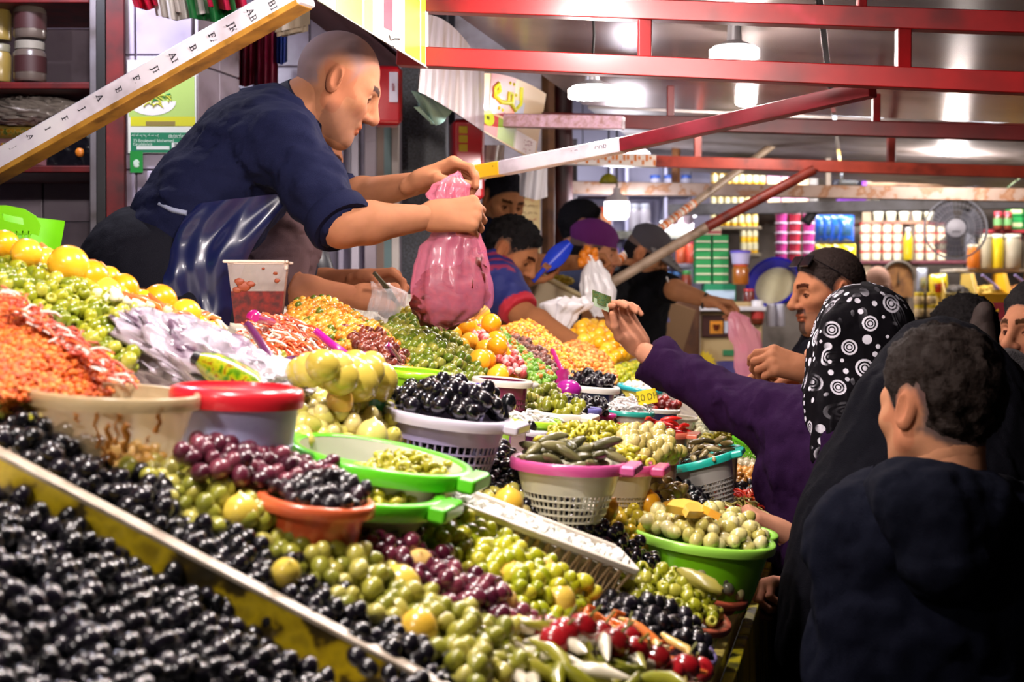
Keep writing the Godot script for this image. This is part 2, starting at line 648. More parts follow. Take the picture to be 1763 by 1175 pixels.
		for i in cells:
			var a:=f[i]
			if i<sz+sy+1:continue
			if (a<0)!=(f[i+1]<0):_q(g,id,i,i-sy,i-sy-sz,i-sz,a<0)
			if (a<0)!=(f[i+sy]<0):_q(g,id,i,i-sz,i-sz-1,i-1,a<0)
			if (a<0)!=(f[i+sz]<0):_q(g,id,i,i-1,i-1-sy,i-sy,a<0)
		g.col=Color.WHITE
	func _q(g:G,id:PackedInt32Array,a:int,b:int,d:int,e:int,fwd:bool)->void:
		var w:=[id[a],id[b],id[d],id[e]]
		if w[0]<0 or w[1]<0 or w[2]<0 or w[3]<0:return
		if fwd:g.tri(w[0],w[1],w[2]); g.tri(w[0],w[2],w[3])
		else:g.tri(w[0],w[2],w[1]); g.tri(w[0],w[3],w[2])
# ================================================================ lamps
func omni(pos:Vector3,energy:float,col:Color,size:=0.06):
	var l:=OmniLight3D.new()
	l.name=numbered("lamp_glow")
	l.position=pos
	l.light_energy=energy
	l.light_color=col
	l.light_size=size
	l.omni_range=14.0
	l.omni_attenuation=2.0
	l.shadow_enabled=true
	add_child(l)
func led_lamp(pos:Vector3,energy:float,col:Color,label:String):
	var t:=thing("led_lamp",label,"lamp",pos,"LED lamps over the stall")
	mi("housing",glathe(Transform3D(),[Vector2(0.05,0.02),Vector2(0.056,0.024),Vector2(0.02,0.04),Vector2(0.016,0.1),Vector2(0,0.1)],20),M("8d8d90",0.4,{"metal":0.6}),t)
	var g:=G.new()
	for k in 20:
		var a:=TAU*k/20
		g.box(Transform3D(Basis(Vector3.UP,-a),Vector3(cos(a)*0.061,0.006,sin(a)*0.061)),Vector3(0.008,0.024,0.011),0.002)
	g.lathe(Transform3D(),[Vector2(0,-0.01),Vector2(0.045,-0.008),Vector2(0.056,0),Vector2(0.056,0.02),Vector2(0,0.022)],20)
	mi("diffuser",g.done(),M("ffffff",0.5,{"emit":7.0,"ecol":"fffaf0"}),t)
	mi("cord",gtube([Vector3(0,0.1,0),Vector3(0.004,0.16,0),Vector3(0,0.24,0)],0.004,6),M("1a1a1a",0.6),t)
	omni(pos+Vector3(0,0.005,0),energy,col,0.05)
func lamps():
	var w:=Color(1,0.95,0.93)
	led_lamp(gp(0.5,-0.75,2.28),1.4,w,"white LED lamp hanging over the front bin of black olives")
	led_lamp(gp(0.85,-1.9,2.4),0.75,w,"white LED lamp hanging behind the viewer's left shoulder")
	led_lamp(gp(-0.6,4.6,2.26),1.7,w,"white LED lamp hidden behind the dull crimson beam")
	led_lamp(gp(0.3,0.05,2.26),1.0,w,"white LED lamp hanging over the glass bowl, nearest after the front one")
	led_lamp(gp(0.42,0.9,2.27),0.7,w,"white LED lamp hanging just above the pink bag")
	led_lamp(at(1020,165,3.75),0.45,w,"round LED lamp glowing under the ceiling beside the hanging fruit banner")
	led_lamp(at(1264,97,3.7),0.7,w,"round LED lamp glowing between the two crimson chords of the front truss")
	led_lamp(at(1284,176,5.3),1.5,w,"round LED lamp glowing low under the ceiling before the rear truss")
	led_lamp(gp(1.75,1.1,2.75),0.9,Color(0.93,0.92,1),"white LED lamp over the tiled shop front behind the seller")
	led_lamp(gp(1.7,3.2,2.55),0.9,Color(0.9,0.9,1),"white LED lamp over the recess behind the second seller")
	# the bare bulb by the spice shelves
	var bp:=at(1062,357,6.9)
	var t:=thing("hanging_bulb","large white bulb with a grey collar hanging by the spice shelves","lamp",bp)
	var s:=0.0625
	mi("bulb",glathe(Transform3D(),[Vector2(0,-1.0*s),Vector2(0.7*s,-0.95*s),Vector2(0.95*s,-0.7*s),Vector2(1.0*s,-0.1*s),Vector2(0.98*s,0.42*s)],24),M("ffffff",0.4,{"emit":3.0,"ecol":"fbf8ff"}),t)
	mi("collar",glathe(Transform3D(),[Vector2(0.98*s,0.42*s),Vector2(0.75*s,0.8*s),Vector2(0.3*s,1.1*s),Vector2(0.28*s,1.5*s),Vector2(0,1.5*s)],24),M("b7ada6",0.5),t)
	mi("cord",gtube([Vector3(0,1.4*s,0),Vector3(0,3.0-bp.y,0)],0.005,6),M("201c1c",0.6),t)
	omni(bp-Vector3(0,0.01,0),0.5,Color(0.96,0.95,1),0.06)
	# olive-green enamel shade above the beam
	var sp:=at(1048,308,6.6)
	t=thing("enamel_lamp","olive green enamel lamp shade hanging above the rusty beam","lamp",sp)
	mi("shade",glathe(Transform3D(),[Vector2(0.046,-0.02),Vector2(0.044,-0.012),Vector2(0.032,0.012),Vector2(0.012,0.024),Vector2(0,0.024)],20),M("7d7410",0.4),t)
	mi("cord",gtube([Vector3(0,0.02,0),Vector3(0,0.3,0)],0.005,6),M("201c1c",0.6),t)
	# strip lights of the far shops
	for q in [[at(1168,379,8.6),0.22,"slanted white strip light on the spice shelves",0.35],[at(1400,205,9.2),0.9,"white strip light over the tin shelves of the far shop",2.2],[at(1690,215,8.9),0.9,"white strip light over the jar shelves of the far shop",2.6],[at(1075,260,8.2),0.6,"white strip light under the top of the spice shelves",0.5],[at(1560,300,9.0),0.7,"white strip light under the snack shelf of the far shop",1.0]]:
		var tl:=thing("strip_light",q[2],"lamp",q[0],"strip lights of the far shops")
		var b:=Basis(Vector3.FORWARD,-0.3) if q[1]<0.3 else Basis()
		var w2:float=q[1]
		mi("tube",gtube([b*Vector3(-w2*0.5,0,0),b*Vector3(w2*0.5,0,0)],0.014,10),M("ffffff",0.4,{"emit":4.0,"ecol":"f6f6ff"}),tl)
		mi("holder",gbar(b*Vector3(-w2*0.5,0.022,-0.01),b*Vector3(w2*0.5,0.022,-0.01),0.03,0.012),M("e8e8ec",0.5),tl)
		for sg in [-0.4,0.4]:mi("cord",gtube([b*Vector3(w2*sg,0.025,-0.01),b*Vector3(w2*sg,0.03,-0.01)+Vector3(0,3.0-q[0].y-0.03,0)],0.003,5),M("2a2624",0.6),tl)
		var al:=AreaLight3D.new()
		al.name=numbered("strip_glow")
		al.area_size=Vector2(w2,0.06)
		al.light_energy=q[3]
		al.light_color=Color(0.97,0.97,1)
		al.area_range=14.0
		al.area_attenuation=2.0
		al.shadow_enabled=true
		al.transform=Transform3D(Basis(Vector3.RIGHT,-0.9),q[0]+Vector3(0,-0.03,0.03))
		add_child(al)
# a tiled wall: grout slab with every tile a piece of its own; o lower-left corner, x right, facing x cross up
func tiled(called:String,label:String,o:Vector3,x:Vector3,w:float,h:float,tw:float,th:float,hex:String,ox:=0.0,oy:=0.0):
	var z:=x.cross(Vector3.UP).normalized()
	var b:=Basis(x,Vector3.UP,z)
	var wall:=struct(called,gxbox(b,Vector3(w*0.5,h*0.5,-0.05),Vector3(w,h,0.1)),M("7c7480",0.8),label)
	wall.position=o
	var ms:=[M(hex,0.22,{"tex":"tilegrime","ts":1.3,"world":true}),M(Color(hex).darkened(0.04).to_html(false),0.26,{"tex":"tilegrime","ts":1.1,"world":true})]
	var yy:=-oy
	var full:=gxbox(b,Vector3.ZERO,Vector3(tw-0.004,th-0.004,0.012),0.003)
	while yy<h:
		var xx:=-ox
		while xx<w:
			var a0:=maxf(xx,0.0)
			var a1:=minf(xx+tw,w)
			var b0:=maxf(yy,0.0)
			var b1:=minf(yy+th,h)
			if a1-a0>0.012 and b1-b0>0.012:
				var whole:=a1-a0>tw-0.001 and b1-b0>th-0.001
				var m:Mesh=full if whole else gxbox(b,Vector3.ZERO,Vector3(a1-a0-0.004,b1-b0-0.004,0.012),0.003)
				mi("tile",m,ms[rng.randi()%2],wall,Transform3D(Basis(),b*Vector3((a0+a1)*0.5,(b0+b1)*0.5,0.004)))
			xx+=tw
		yy+=th
	return wall
func gxbox(b:Basis,c:Vector3,s:Vector3,bev:=0.004)->ArrayMesh:
	var g:=G.new()
	g.box(Transform3D(b,b*c),s,bev)
	return g.done()
# painted steel bar, optionally of pieces
func beam(called:String,a:Vector3,b:Vector3,s:float,m:Material,label:String,cat:="beam",grp:="")->MeshInstance3D:
	var g:=G.new()
	var mid:=(a+b)*0.5
	g.bar(a-mid,b-mid,s,s,Vector3.UP,0.004)
	var o:=mi(called,g.done(),m,null,Transform3D(Basis(),mid))
	tag(o,label,cat,grp)
	return o
func ceil_y(u:float)->float:
	return 2.375+0.075*(u-0.8)
# ================================================================ the hall
func build_shell():
	var floor_m:=M("4a4644",0.7,{"tex":"grime","ts":0.6})
	struct("floor",gbox(Vector3(0.6,-0.06,-4.0),Vector3(9.4,0.12,14.8)),floor_m,"dark trodden floor of the market aisle")
	struct("ceiling",gbox(Vector3(0.6,3.06,-4.0),Vector3(9.4,0.12,14.8)),M("3a3636",0.8),"dark concrete ceiling above the canopy")
	struct("wall_far",gbox(Vector3(0.6,1.5,-11.3),Vector3(9.4,3.0,0.12)),M("6d6468",0.8),"far wall behind the shop shelves")
	struct("wall_near",gbox(Vector3(0.6,1.5,3.3),Vector3(9.4,3.0,0.12)),M("4a4648",0.8),"near wall closing the hall behind the viewer")
	struct("wall_right",gbox(Vector3(5.2,1.5,-4.0),Vector3(0.12,3.0,14.8)),M("4a4648",0.8),"wall on the far side of the aisle")
	struct("wall_left",gbox(Vector3(-4.0,1.5,-4.0),Vector3(0.12,3.0,14.8)),M("7c7480",0.8),"wall at the back of the shops")
	# sellers' raised floor
	var g:=G.new()
	g.bar(gp(1.75,-1.6,0.70),gp(1.75,5.2,0.70),0.95,0.12)
	struct("floor_platform",g.done(),M("5a4a3c",0.8,{"tex":"wood","ts":0.8}),"raised floor on which the sellers stand")
	# canopy: glossy lacquered panels, then dull sheets beyond the rear truss
	var glossy:=M("d2c6c6",0.24,{"metal":0.8,"tex":"brushed","ts3":Vector3(0.3,3.0,0.6)})
	var dull:=M("b4acac",0.5,{"tex":"grime","ts":0.7})
	var can:=struct("ceiling_canopy",gbar(gp(0.8,3.55,ceil_y(0.8)+0.02),gp(-1.9,3.55,ceil_y(-1.9)+0.02),0.03,0.02),M("5a2a28",0.6),"low canopy over the stall made of glossy panels")
	for vv in [[-1.5,-0.42],[-0.41,0.62],[0.63,1.66],[1.67,2.6],[2.61,3.5],[3.6,4.8],[4.81,6.4]]:
		for uu in [[0.86,-0.1],[-0.11,-1.0],[-1.01,-2.3]]:
			var q:=G.new()
			var a:=gp((uu[0]+uu[1])*0.5,vv[0],ceil_y((uu[0]+uu[1])*0.5))
			var b:=gp((uu[0]+uu[1])*0.5,vv[1],ceil_y((uu[0]+uu[1])*0.5))
			q.bar(a,b,uu[0]-uu[1]-0.003,0.012,(Vector3.UP-PU*0.075).normalized(),0.002)
			mi("panel",q.done(),glossy if vv[0]<3.5 else dull,can)
	# ---- shop front behind the first seller, 3.9 m away, facing the camera
	var d:=3.9
	var k:=d/F
	var y0:=0.5
	var xl:=at(214,500,d).x
	var lowr:=at(338,500,d).x
	tiled("wall_tiled","white tiled pier beside the red post",Vector3(xl,y0,-d),Vector3.RIGHT,lowr-xl,2.4,0.156,0.156,"cfc8d8",0.118,0.1)
	tiled("wall_pier","white tiled side of the pier, in steep view",Vector3(lowr,y0,-d),PA,0.27,2.4,0.135,0.2,"e4ddea",0.0,0.05)
	# niche with shelves at far left
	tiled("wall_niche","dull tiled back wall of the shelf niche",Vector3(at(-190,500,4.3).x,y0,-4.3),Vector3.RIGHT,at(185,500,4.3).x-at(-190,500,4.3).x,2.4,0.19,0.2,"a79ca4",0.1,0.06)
	var red:=M("9c1c2c",0.5,{"tex":"redpaint","ts":2.0})
	for sy in [2,149,292]:
		var a:=at(-160,sy,d)
		var b:=at(158,sy,d)
		var o:=mi("niche_shelf",gbox(Vector3(0,0,0),Vector3(b.x-a.x,0.02,0.36)),red,null,Transform3D(Basis(),Vector3((a.x+b.x)*0.5,a.y,-d-0.18)))
		tag(o,["red painted niche shelf at the very top","red painted niche shelf carrying the stacked jars","red painted niche shelf carrying the black package"][[2,149,292].find(sy)],"shelf","niche shelves")
	var pst:=mi("steel_upright",gbar(at(163,700,d-0.02),at(161,-60,d-0.02),0.02,0.02),M("7f7a80",0.45,{"metal":0.4,"tex":"grime","ts":2.0}))
	tag(pst,"grey steel upright at the end of the niche shelves","upright")
	struct("trim_black",gbar(at(178,700,d-0.05),at(176,-80,d-0.05),0.026,0.05),M("0d0a0c",0.5),"black painted edge of the red post")
	struct("trim_red",gbar(at(202,700,d-0.04),at(199,-80,d-0.04),0.05,0.05),M("b02028",0.6,{"tex":"redpaint","ts":1.6}),"red post with flaking paint beside the white tiles")
	var yb:=mi("paint_patch",gsheet(func(s,t):return at(203+38*s+6*sin(t*9),372+60*t+8*sin(s*11),d-0.03),6,6,0.003),M("d9a92a",0.5))
	tag(yb,"yellow paint daubed at the foot of the tiled pier","paint")
	# ---- recess beyond the pier
	var d2:=5.35
	tiled("wall_recess","lilac tiled back wall of the recess behind the sellers",Vector3(at(380,500,d2).x,y0,-d2),Vector3.RIGHT,at(690,500,d2).x-at(380,500,d2).x,2.4,0.21,0.21,"cfc6e0",0.08,0.12)
	for q in [[588,0.02,"b8b0c8"],[612,0.03,"d8d0e0"],[640,0.05,"b5a8b4"],[655,0.035,"8c7468"],[668,0.03,"6f8a8c"],[681,0.028,"d5ccc6"]]:
		var o:=struct("trim_recess",gbar(at(q[0],760,d2-0.1),at(q[0],190,d2-0.1),q[1],0.05),M(q[2],0.35,{"metal":0.2}))
		o.set_meta("label","narrow upright strip in the recess by the granite column")
	struct("column_granite",gbox(Vector3(at(731,500,5.5).x,1.6,-5.5),Vector3(0.18,2.8,0.16),0.0,0.008),M("8a8c94",0.35,{"tex":"granite","ts":2.4}),"grey speckled granite column behind the hanging banners")
	struct("trim_column",gbox(Vector3(at(687,500,5.5).x,1.6,-5.44),Vector3(0.02,2.8,0.1)),M("1c1a1c",0.5),"black edge of the granite column")
	# blue-grey pier and brown-red post by the second group of sellers
	struct("wall_white_shop",gbox(Vector3(at(858,500,6.65).x,1.6,-6.65),Vector3(0.4,2.8,0.1)),M("b9b0b0",0.6,{"tex":"grime","ts":1.5}),"dull pale wall behind the young seller")
	struct("wall_ochre",gbox(Vector3(at(938,500,6.7).x,1.6,-6.7),Vector3(0.09,2.8,0.1)),M("8a6a2c",0.7,{"tex":"wood","ts":1.5}),"ochre stained post beside the maroon roller")
	struct("column_maroon",glathe(Transform3D(Basis(),Vector3(at(966,500,6.85).x,0.0,-6.85)),[Vector2(0.0,0),Vector2(0.055,0),Vector2(0.055,2.9),Vector2(0,2.9)],20),M("6a1420",0.5,{"tex":"redpaint","ts":1.4}),"thick maroon pipe standing behind the black haired seller")
	struct("trim_post",gbar(at(985,560,7.2),at(985,240,7.2),0.05,0.05),M("4c4446",0.6),"dark steel post before the spice shelves")
# ================================================================ the stall's own timber
func build_stall():
	var t:=thing("olive_stall","long sloping market stall with a yellow stained front board","stall",gp(0.6,1.0,0))
	var inv:=-t.position
	var g:=G.new()
	var cs:=[st(0,-2.2,-0.03),st(0,4.3,-0.03),st(1.36,4.3,-0.03),st(1.36,-2.2,-0.03)]
	var cb:=[]
	for q in cs:cb.append(q-SN*0.03+inv)
	for i in 4:cs[i]+=inv
	g.quad(cs[0],cs[1],cs[2],cs[3])
	g.quad(cb[3],cb[2],cb[1],cb[0])
	for i in 4:g.quad(cb[i],cb[(i+1)%4],cs[(i+1)%4],cs[i])
	mi("bed",g.done(),M("f6f0d4",0.4,{"tex":"tilegrime","ts":4.0}),t)
	for i in 5: # front boards, each a plank
		var a:=-2.2+i*1.3
		mi("front_board",gbar(gp(-0.012,a,0.78)+inv,gp(-0.012,a+1.292,0.78)+inv,0.02,0.52),M("ffffff",0.5,{"tex":"frontboard","ts3":Vector3(3.0,0.6,3.0)}),t)
		mi("lower_board",gbar(gp(-0.01,a,0.26)+inv,gp(-0.01,a+1.292,0.26)+inv,0.02,0.5),M("16120c",0.6),t)
	mi("edge_strip",gbar(st(0.0,-2.2,-0.03)+inv,st(0.0,4.3,-0.03)+inv,0.02,0.03),M("e0d270",0.4,{"tex":"grime","ts":3.0}),t)
	for v in [-2.0,-0.2,1.6,3.2,4.2]:
		mi("leg",gbar(gp(0.04,v,0)+inv,gp(0.04,v,1.02)+inv,0.06,0.06),M("4a3a2c",0.7),t)
		mi("leg",gbar(gp(1.15,v,0)+inv,gp(1.15,v,1.55)+inv,0.06,0.06),M("4a3a2c",0.7),t)
	mi("back_board",gbar(gp(1.235,-2.2,1.2)+inv,gp(1.235,4.3,1.2)+inv,0.02,0.86),M("6a5030",0.6,{"tex":"wood","ts":1.0}),t)
	# divider of the front bin
	var a:=on(-60,752,0.045)
	var b:=on(1075,1350,0.045)
	var dv:=thing("divider_board","yellow board stained black, walling off the front bin of black olives","board",(a+b)*0.5)
	var gg:=G.new()
	gg.bar(a-dv.position-SN*0.065,b-dv.position-SN*0.065,0.016,0.13,SN,0.003)
	mi("board",gg.done(),M("ffffff",0.35,{"tex":"yellowboard","ts":2.6}),dv)
	gg=G.new()
	gg.bar(a-dv.position+SN*0.002,b-dv.position+SN*0.002,0.02,0.006,SN,0.002)
	mi("top_strip",gg.done(),M("cbbfae",0.35,{"tex":"grime","ts":6.0}),dv)
# ================================================================ canopy trusses, struts, banners
func strut(called:String,label:String,pts:Array,s:float,cols:Array,round:=false)->Node3D:
	# pts: ends of the pieces; each piece is a part with its own colour
	var mid:Vector3=(pts[0]+pts[pts.size()-1])*0.5
	var t:=thing(called,label,"strut",mid)
	for i in pts.size()-1:
		var g:=G.new()
		var c=cols[i]
		var w:float=s*(1.06 if c is Array else 1.0)
		if round:g.tube([pts[i]-mid,pts[i+1]-mid],w*0.5,14)
		else:g.bar(pts[i]-mid,pts[i+1]-mid,w,w)
		mi("tape_wrap" if c is Array else "pole",g.done(),M(c[0],0.35,c[1]) if c is Array else M(c,0.45,{"tex":"grime","ts":3.0}),t)
	return t
func build_frames():
	var crim:=M("c82c54",0.4,{"tex":"redpaint","ts":0.9})
	var orange:=M("cc4a30",0.45,{"tex":"grime","ts":2.0})
	var brown:=M("8a2c22",0.5,{"tex":"grime","ts":1.6})
	# front truss: two chords joined by uprights
	var v:=1.143
	var t:=thing("front_truss","crimson steel truss of two chords running across under the glossy canopy","truss",gp(0,v,2.15))
	var y:=func(u):return 2.165+0.082*(u-0.8)
	mi("chord",gbar(gp(0.84,v,y.call(0.84))-t.position,gp(-1.5,v,y.call(-1.5))-t.position,0.042,0.045),M("d83a44",0.4,{"tex":"redpaint","ts":0.7}),t)
	mi("chord",gbar(gp(0.84,v,y.call(0.84)+0.125)-t.position,gp(-1.5,v,y.call(-1.5)+0.125)-t.position,0.042,0.045),crim,t)
	for u in [0.82,0.268,-0.286,-0.84]:
		mi("upright",gbar(gp(u,v,y.call(u)+0.018)-t.position,gp(u,v,y.call(u)+0.11)-t.position,0.03,0.03),crim,t)
	for u in [0.5,-0.2]:
		mi("hanger",gbar(gp(u,v,y.call(u)+0.145)-t.position,gp(u,v,ceil_y(u)-0.005)-t.position,0.02,0.02),crim,t)
	v=2.78
	t=thing("rear_truss","dull crimson steel beam with two posts up to the canopy, behind the front truss","truss",gp(0,v,2.2))
	var y2:=func(u):return 2.225+0.058*(u-0.85)
	mi("chord",gbar(gp(0.9,v,y2.call(0.9))-t.position,gp(-1.8,v,y2.call(-1.8))-t.position,0.045,0.048),M("982c38",0.5,{"tex":"redpaint","ts":0.8}),t)
	for u in [0.42,-0.25]:
		mi("upright",gbar(gp(u,v,y2.call(u)+0.02)-t.position,gp(u,v,ceil_y(u)-0.02)-t.position,0.025,0.025),crim,t)
	beam("back_beam",gp(0.9,3.08,2.265),gp(-1.9,3.08,2.12),0.04,brown,"rusty brown beam close behind the dull crimson beam")
	v=3.8
	t=thing("outer_truss","orange red steel beam, its end bound with orange and white tape","truss",gp(0,v,2.15))
	var y3:=func(u):return 2.143+0.052*u
	mi("chord",gbar(gp(1.16,v,y3.call(1.16))-t.position,gp(-1.9,v,y3.call(-1.9))-t.position,0.042,0.046),orange,t)
	mi("tape_wrap",gbar(gp(1.14,v,y3.call(1.14))-t.position,gp(0.606,v,y3.call(0.606))-t.position,0.046,0.05),M("efe2d2",0.35),t)
	var g:=G.new()
	for k in 34: # orange lettering blocks of the tape
		var u:=1.13-0.0155*k
		var p:=gp(u,v,y3.call(u)+(0.011 if k%3 else -0.008))+Vector3(0,0,0.0245)-t.position
		g.box(Transform3D(Basis(PU*-1.0,Vector3.UP,PA*-1.0),p),Vector3(0.009,0.02+0.008*sin(k*2.3),0.002),0.0)
	mi("tape_print",g.done(),M("e2802a",0.4),t)
	for u in [0.44,-0.32]:
		mi("upright",gbar(gp(u,v,y3.call(u)+0.02)-t.position,gp(u,v,ceil_y(u)-0.02)-t.position,0.03,0.03),orange if u>0 else brown,t)
	beam("grey_beam",at(925,322,7.15),at(1790,337,6.65),0.062,M("b7a79c",0.6,{"tex":"rust","ts":1.2}),"long rust flecked grey beam behind the orange beam")
	beam("grey_rail",at(1150,362,8.0),at(1790,349,7.6),0.062,M("8f8e92",0.5,{"tex":"grime","ts":1.4}),"blue grey rail crossing before the tins and the fan")
	beam("wooden_post",at(1163,318,7.05),at(1164,240,7.05),0.035,M("c8a47c",0.6,{"tex":"wood","ts":2.0}),"short pale wooden post standing on the rusty beam")
	beam("steel_post",at(1425,325,7.0),at(1425,225,7.0),0.028,M("b0a294",0.6),"short grey post between canopy and rusty beam")
	# struts
	var st1:=strut("canopy_strut","crimson strut with a yellow and white taped end, sloping across the middle",[at(785,303,3.95),at(865,290,3.86),at(1073,250,3.6),at(1503,153,3.12)],0.036,[["e8b820",{}],["f4f0f6",{"tex":"tilegrime","ts":3.0}],"8c1c30"])
	tape_words(st1,at(795,301,3.95),at(865,290,3.86),["SEL","ROZ"],0.022,"3a2a10",0.0195)
	tape_words(st1,at(890,285,3.83),at(1065,251,3.61),["IL","BOM","LE","COR"],0.02,"3c3658",0.0195)
	var st0:=strut("canopy_strut","white strut bound with black lettered tape, slanting at upper left",[at(-70,324,2.9),at(525,-14,2.55)],0.046,[["f4f2f8",{"tex":"tilegrime","ts":2.0}]])
	tape_words(st0,at(0,283,2.86),at(500,0,2.565),["FA","JK","ABI","BI","FA","JK","ABI","BI","FA","JK","ABI","BI","FA","JK","ABI","BI"],0.019,"24222c",0.0275,true)
	mi("tape_edge",gbar(at(-70,343,2.9)-st0.position,at(525,6,2.55)-st0.position,0.05,0.013),M("c8933a",0.45,{"tex":"grime","ts":4.0}),st0)
	var sa:=strut("canopy_strut","thin strut wrapped in orange printed tape below and bare above",[at(1028,476,6.0),at(1195,350,6.35),at(1352,234,6.7)],0.036,[["efe0cc",{}],"bca68c"],true)
	var gg:=G.new()
	for k in 26:
		var p:=at(1028,476,6.0).lerp(at(1195,350,6.35),(k+0.5)/26.0)-sa.position
		var dir:=(at(1195,350,6.35)-at(1028,476,6.0)).normalized()
		gg.tube([p,p+dir*(0.006+0.006*(k%3))],0.0198,12)
	mi("tape_print",gg.done(),M("e0762c",0.4),sa)
	strut("canopy_strut","round strut, pale below and red brown above, meeting the orange beam",[at(1040,495,5.7),at(1217,391,5.67),at(1402,292,5.62)],0.042,["cbb49c","9a3a2a"],true)
	# patched tape bar in front of the fruit banner
	var tb:=beam("taped_bar",at(828,207,4.5),at(1074,212,4.35),0.042,M("a08490",0.4,{"tex":"faded","ts":6.0}),"short bar bound in mauve patterned tape across the fruit banner","bar")
	# ---- hanging plastic banners between stall and shops
	var bn:=thing("price_banner","bent green and white printed plastic banner over the seller's head","banner",at(650,50,3.1))
	var bi:=-bn.position
	var B1:=func(u,v):return at(lerpf(548,736,u),lerpf(-10.0,2.0+116.0*u,v),lerpf(2.68,3.27,u)-0.03*sin(PI*u))+bi
	mi("sheet",gsheet(B1,16,6,0.003),M("e2e2d8",0.3,{"coat":0.4}),bn)
	for q in [[0.02,0.12,"8aa83c"],[0.16,0.4,"78b82c"],[0.42,0.5,"d8d050"],[0.54,0.74,"e6d8c8"],[0.6,0.68,"a83444"],[0.79,0.93,"7cc034"],[0.94,0.98,"d0cc30"]]:
		var lo:float=0.72 if q[2]=="a83444" else 0.97
		mi("print_panel",gsheet(func(u,v):return B1.call(lerpf(q[0],q[1],u),v*lo)+Vector3(0.0,0,0.004 if q[2]!="a83444" else 0.006),4,4,0.0015),M(q[2],0.35),bn)
	g=G.new()
	scrawl(g,Transform3D(Basis(Vector3.FORWARD,0.62),B1.call(0.63,0.84)+Vector3(0,0,0.012)),0.07,0.022,5)
	mi("lettering",g.done(),M("2a2422",0.5),bn)
	var ub:=patch(at(470,-20,3.75),at(562,-8,3.65),at(704,112,3.6),at(640,110,4.0),0.0,0.01)
	tag(mi("banner_board",ub,M("3c161c",0.6)),"dark maroon board behind the green banner","board")
	var b2:=thing("faded_banner","faded translucent ribbed plastic banner with a bright glare","banner",at(775,150,3.8))
	bi=-b2.position
	mi("sheet",shifted(gsheet(func(s,t):
		var top:float=25.0+95.0*s*s
		var bot:float=158.0+70.0*pow(s,1.15)
		return at(lerpf(731,833,s)-12*t*(1-s),lerpf(top,bot,t),3.45+0.8*s+0.05*sin(s*60.0)*0.06-0.06*sin(PI*s)),80,12,0.003),bi),M("8a8488",0.35,{"tex":"faded","ts3":Vector3(2.0,0.5,2.0),"coat":0.4}),b2)
	var b3:=thing("fruit_banner","hanging maroon banner with yellow script and printed fruit, one corner curled","banner",at(880,200,4.6))
	bi=-b3.position
	var P3:=func(s,t):return at(lerpf(833,940,s)-14*t*s-6*t,lerpf(126+36*s*s,224+54*s,t),4.28+0.6*s-0.05*sin(PI*s))
	mi("sheet",shifted(gsheet(P3,24,10,0.003),bi),M("d2b487",0.3,{"coat":0.4}),b3)
	for q in [[0.12,0.52,0.0,0.62,"8e2230"],[0.4,0.55,0.45,0.62,"d8602a"],[0.55,0.7,0.3,0.62,"9aa0b8"],[0.02,0.3,0.66,0.98,"b03030"],[0.3,0.62,0.66,0.98,"7c9a28"],[0.6,0.98,0.72,0.98,"e6dcde"],[0.2,0.36,0.32,0.52,"c03048"]]:
		mi("print_panel",shifted(gsheet(func(s,t):return P3.call(lerpf(q[0],q[1],s),lerpf(q[2],q[3],t))+Vector3(0.0,0,0.006),6,5,0.002),bi),M(q[4],0.35),b3)
	mi("print_disc",shifted(gsheet(func(s,t):return P3.call(0.12+0.11*t*cos(s*TAU),0.74+0.13*t*sin(s*TAU))+Vector3(0,0,0.01),16,3,0.002),bi),M("b6c41e",0.4),b3)
	# the yellow script, five joined strokes with dots
	var sc:=func(s,t):return P3.call(s,t)+bi+Vector3(0,0,0.012)
	g=G.new()
	g.tube([sc.call(0.62,0.1),sc.call(0.64,0.34),sc.call(0.56,0.46),sc.call(0.47,0.38),sc.call(0.42,0.4),sc.call(0.32,0.42),sc.call(0.22,0.36),sc.call(0.2,0.24),sc.call(0.25,0.16),sc.call(0.28,0.26),sc.call(0.2,0.36)],0.0075,8)
	g.tube([sc.call(0.44,0.38),sc.call(0.43,0.25),sc.call(0.49,0.24),sc.call(0.5,0.37)],0.006,8)
	for q in [[0.44,0.1],[0.5,0.1],[0.55,0.24],[0.3,0.52],[0.36,0.53]]:
		g.lathe(Transform3D(Basis(),sc.call(q[0],q[1])),[Vector2(0,-0.006),Vector2(0.006,0),Vector2(0,0.006)],8)
	mi("lettering",g.done(),M("d0d02c",0.4),b3)
	g=G.new()
	for k in 3:scrawl(g,Transform3D(Basis(Vector3.FORWARD,0.4),P3.call(0.78,0.8+0.06*k)+bi+Vector3(0,0,0.012)),0.055,0.012,20+k)
	mi("handwriting",g.done(),M("7a3048",0.5),b3)
	# teal papers tucked under the faded banner
	var tp:=thing("paper_bundle","folded pale teal papers hanging under the faded banner","paper",at(745,185,3.9))
	for q in [[708,156,722,153,780,190,742,214],[712,184,718,178,745,214,738,208],[716,158,728,160,772,196,750,216]]:
		mi("sheet",shifted(patch(at(q[0],q[1],3.85),at(q[2],q[3],3.86),at(q[4],q[5],3.95),at(q[6],q[7],3.95),0.012,0.002,6,6),-tp.position),M("8fb8b4",0.7,{"back":"30403e"}),tp)
func shifted(m:ArrayMesh,by:Vector3)->ArrayMesh:
	var g:=G.new()
	g.add(m,Transform3D(Basis(),by))
	return g.done()
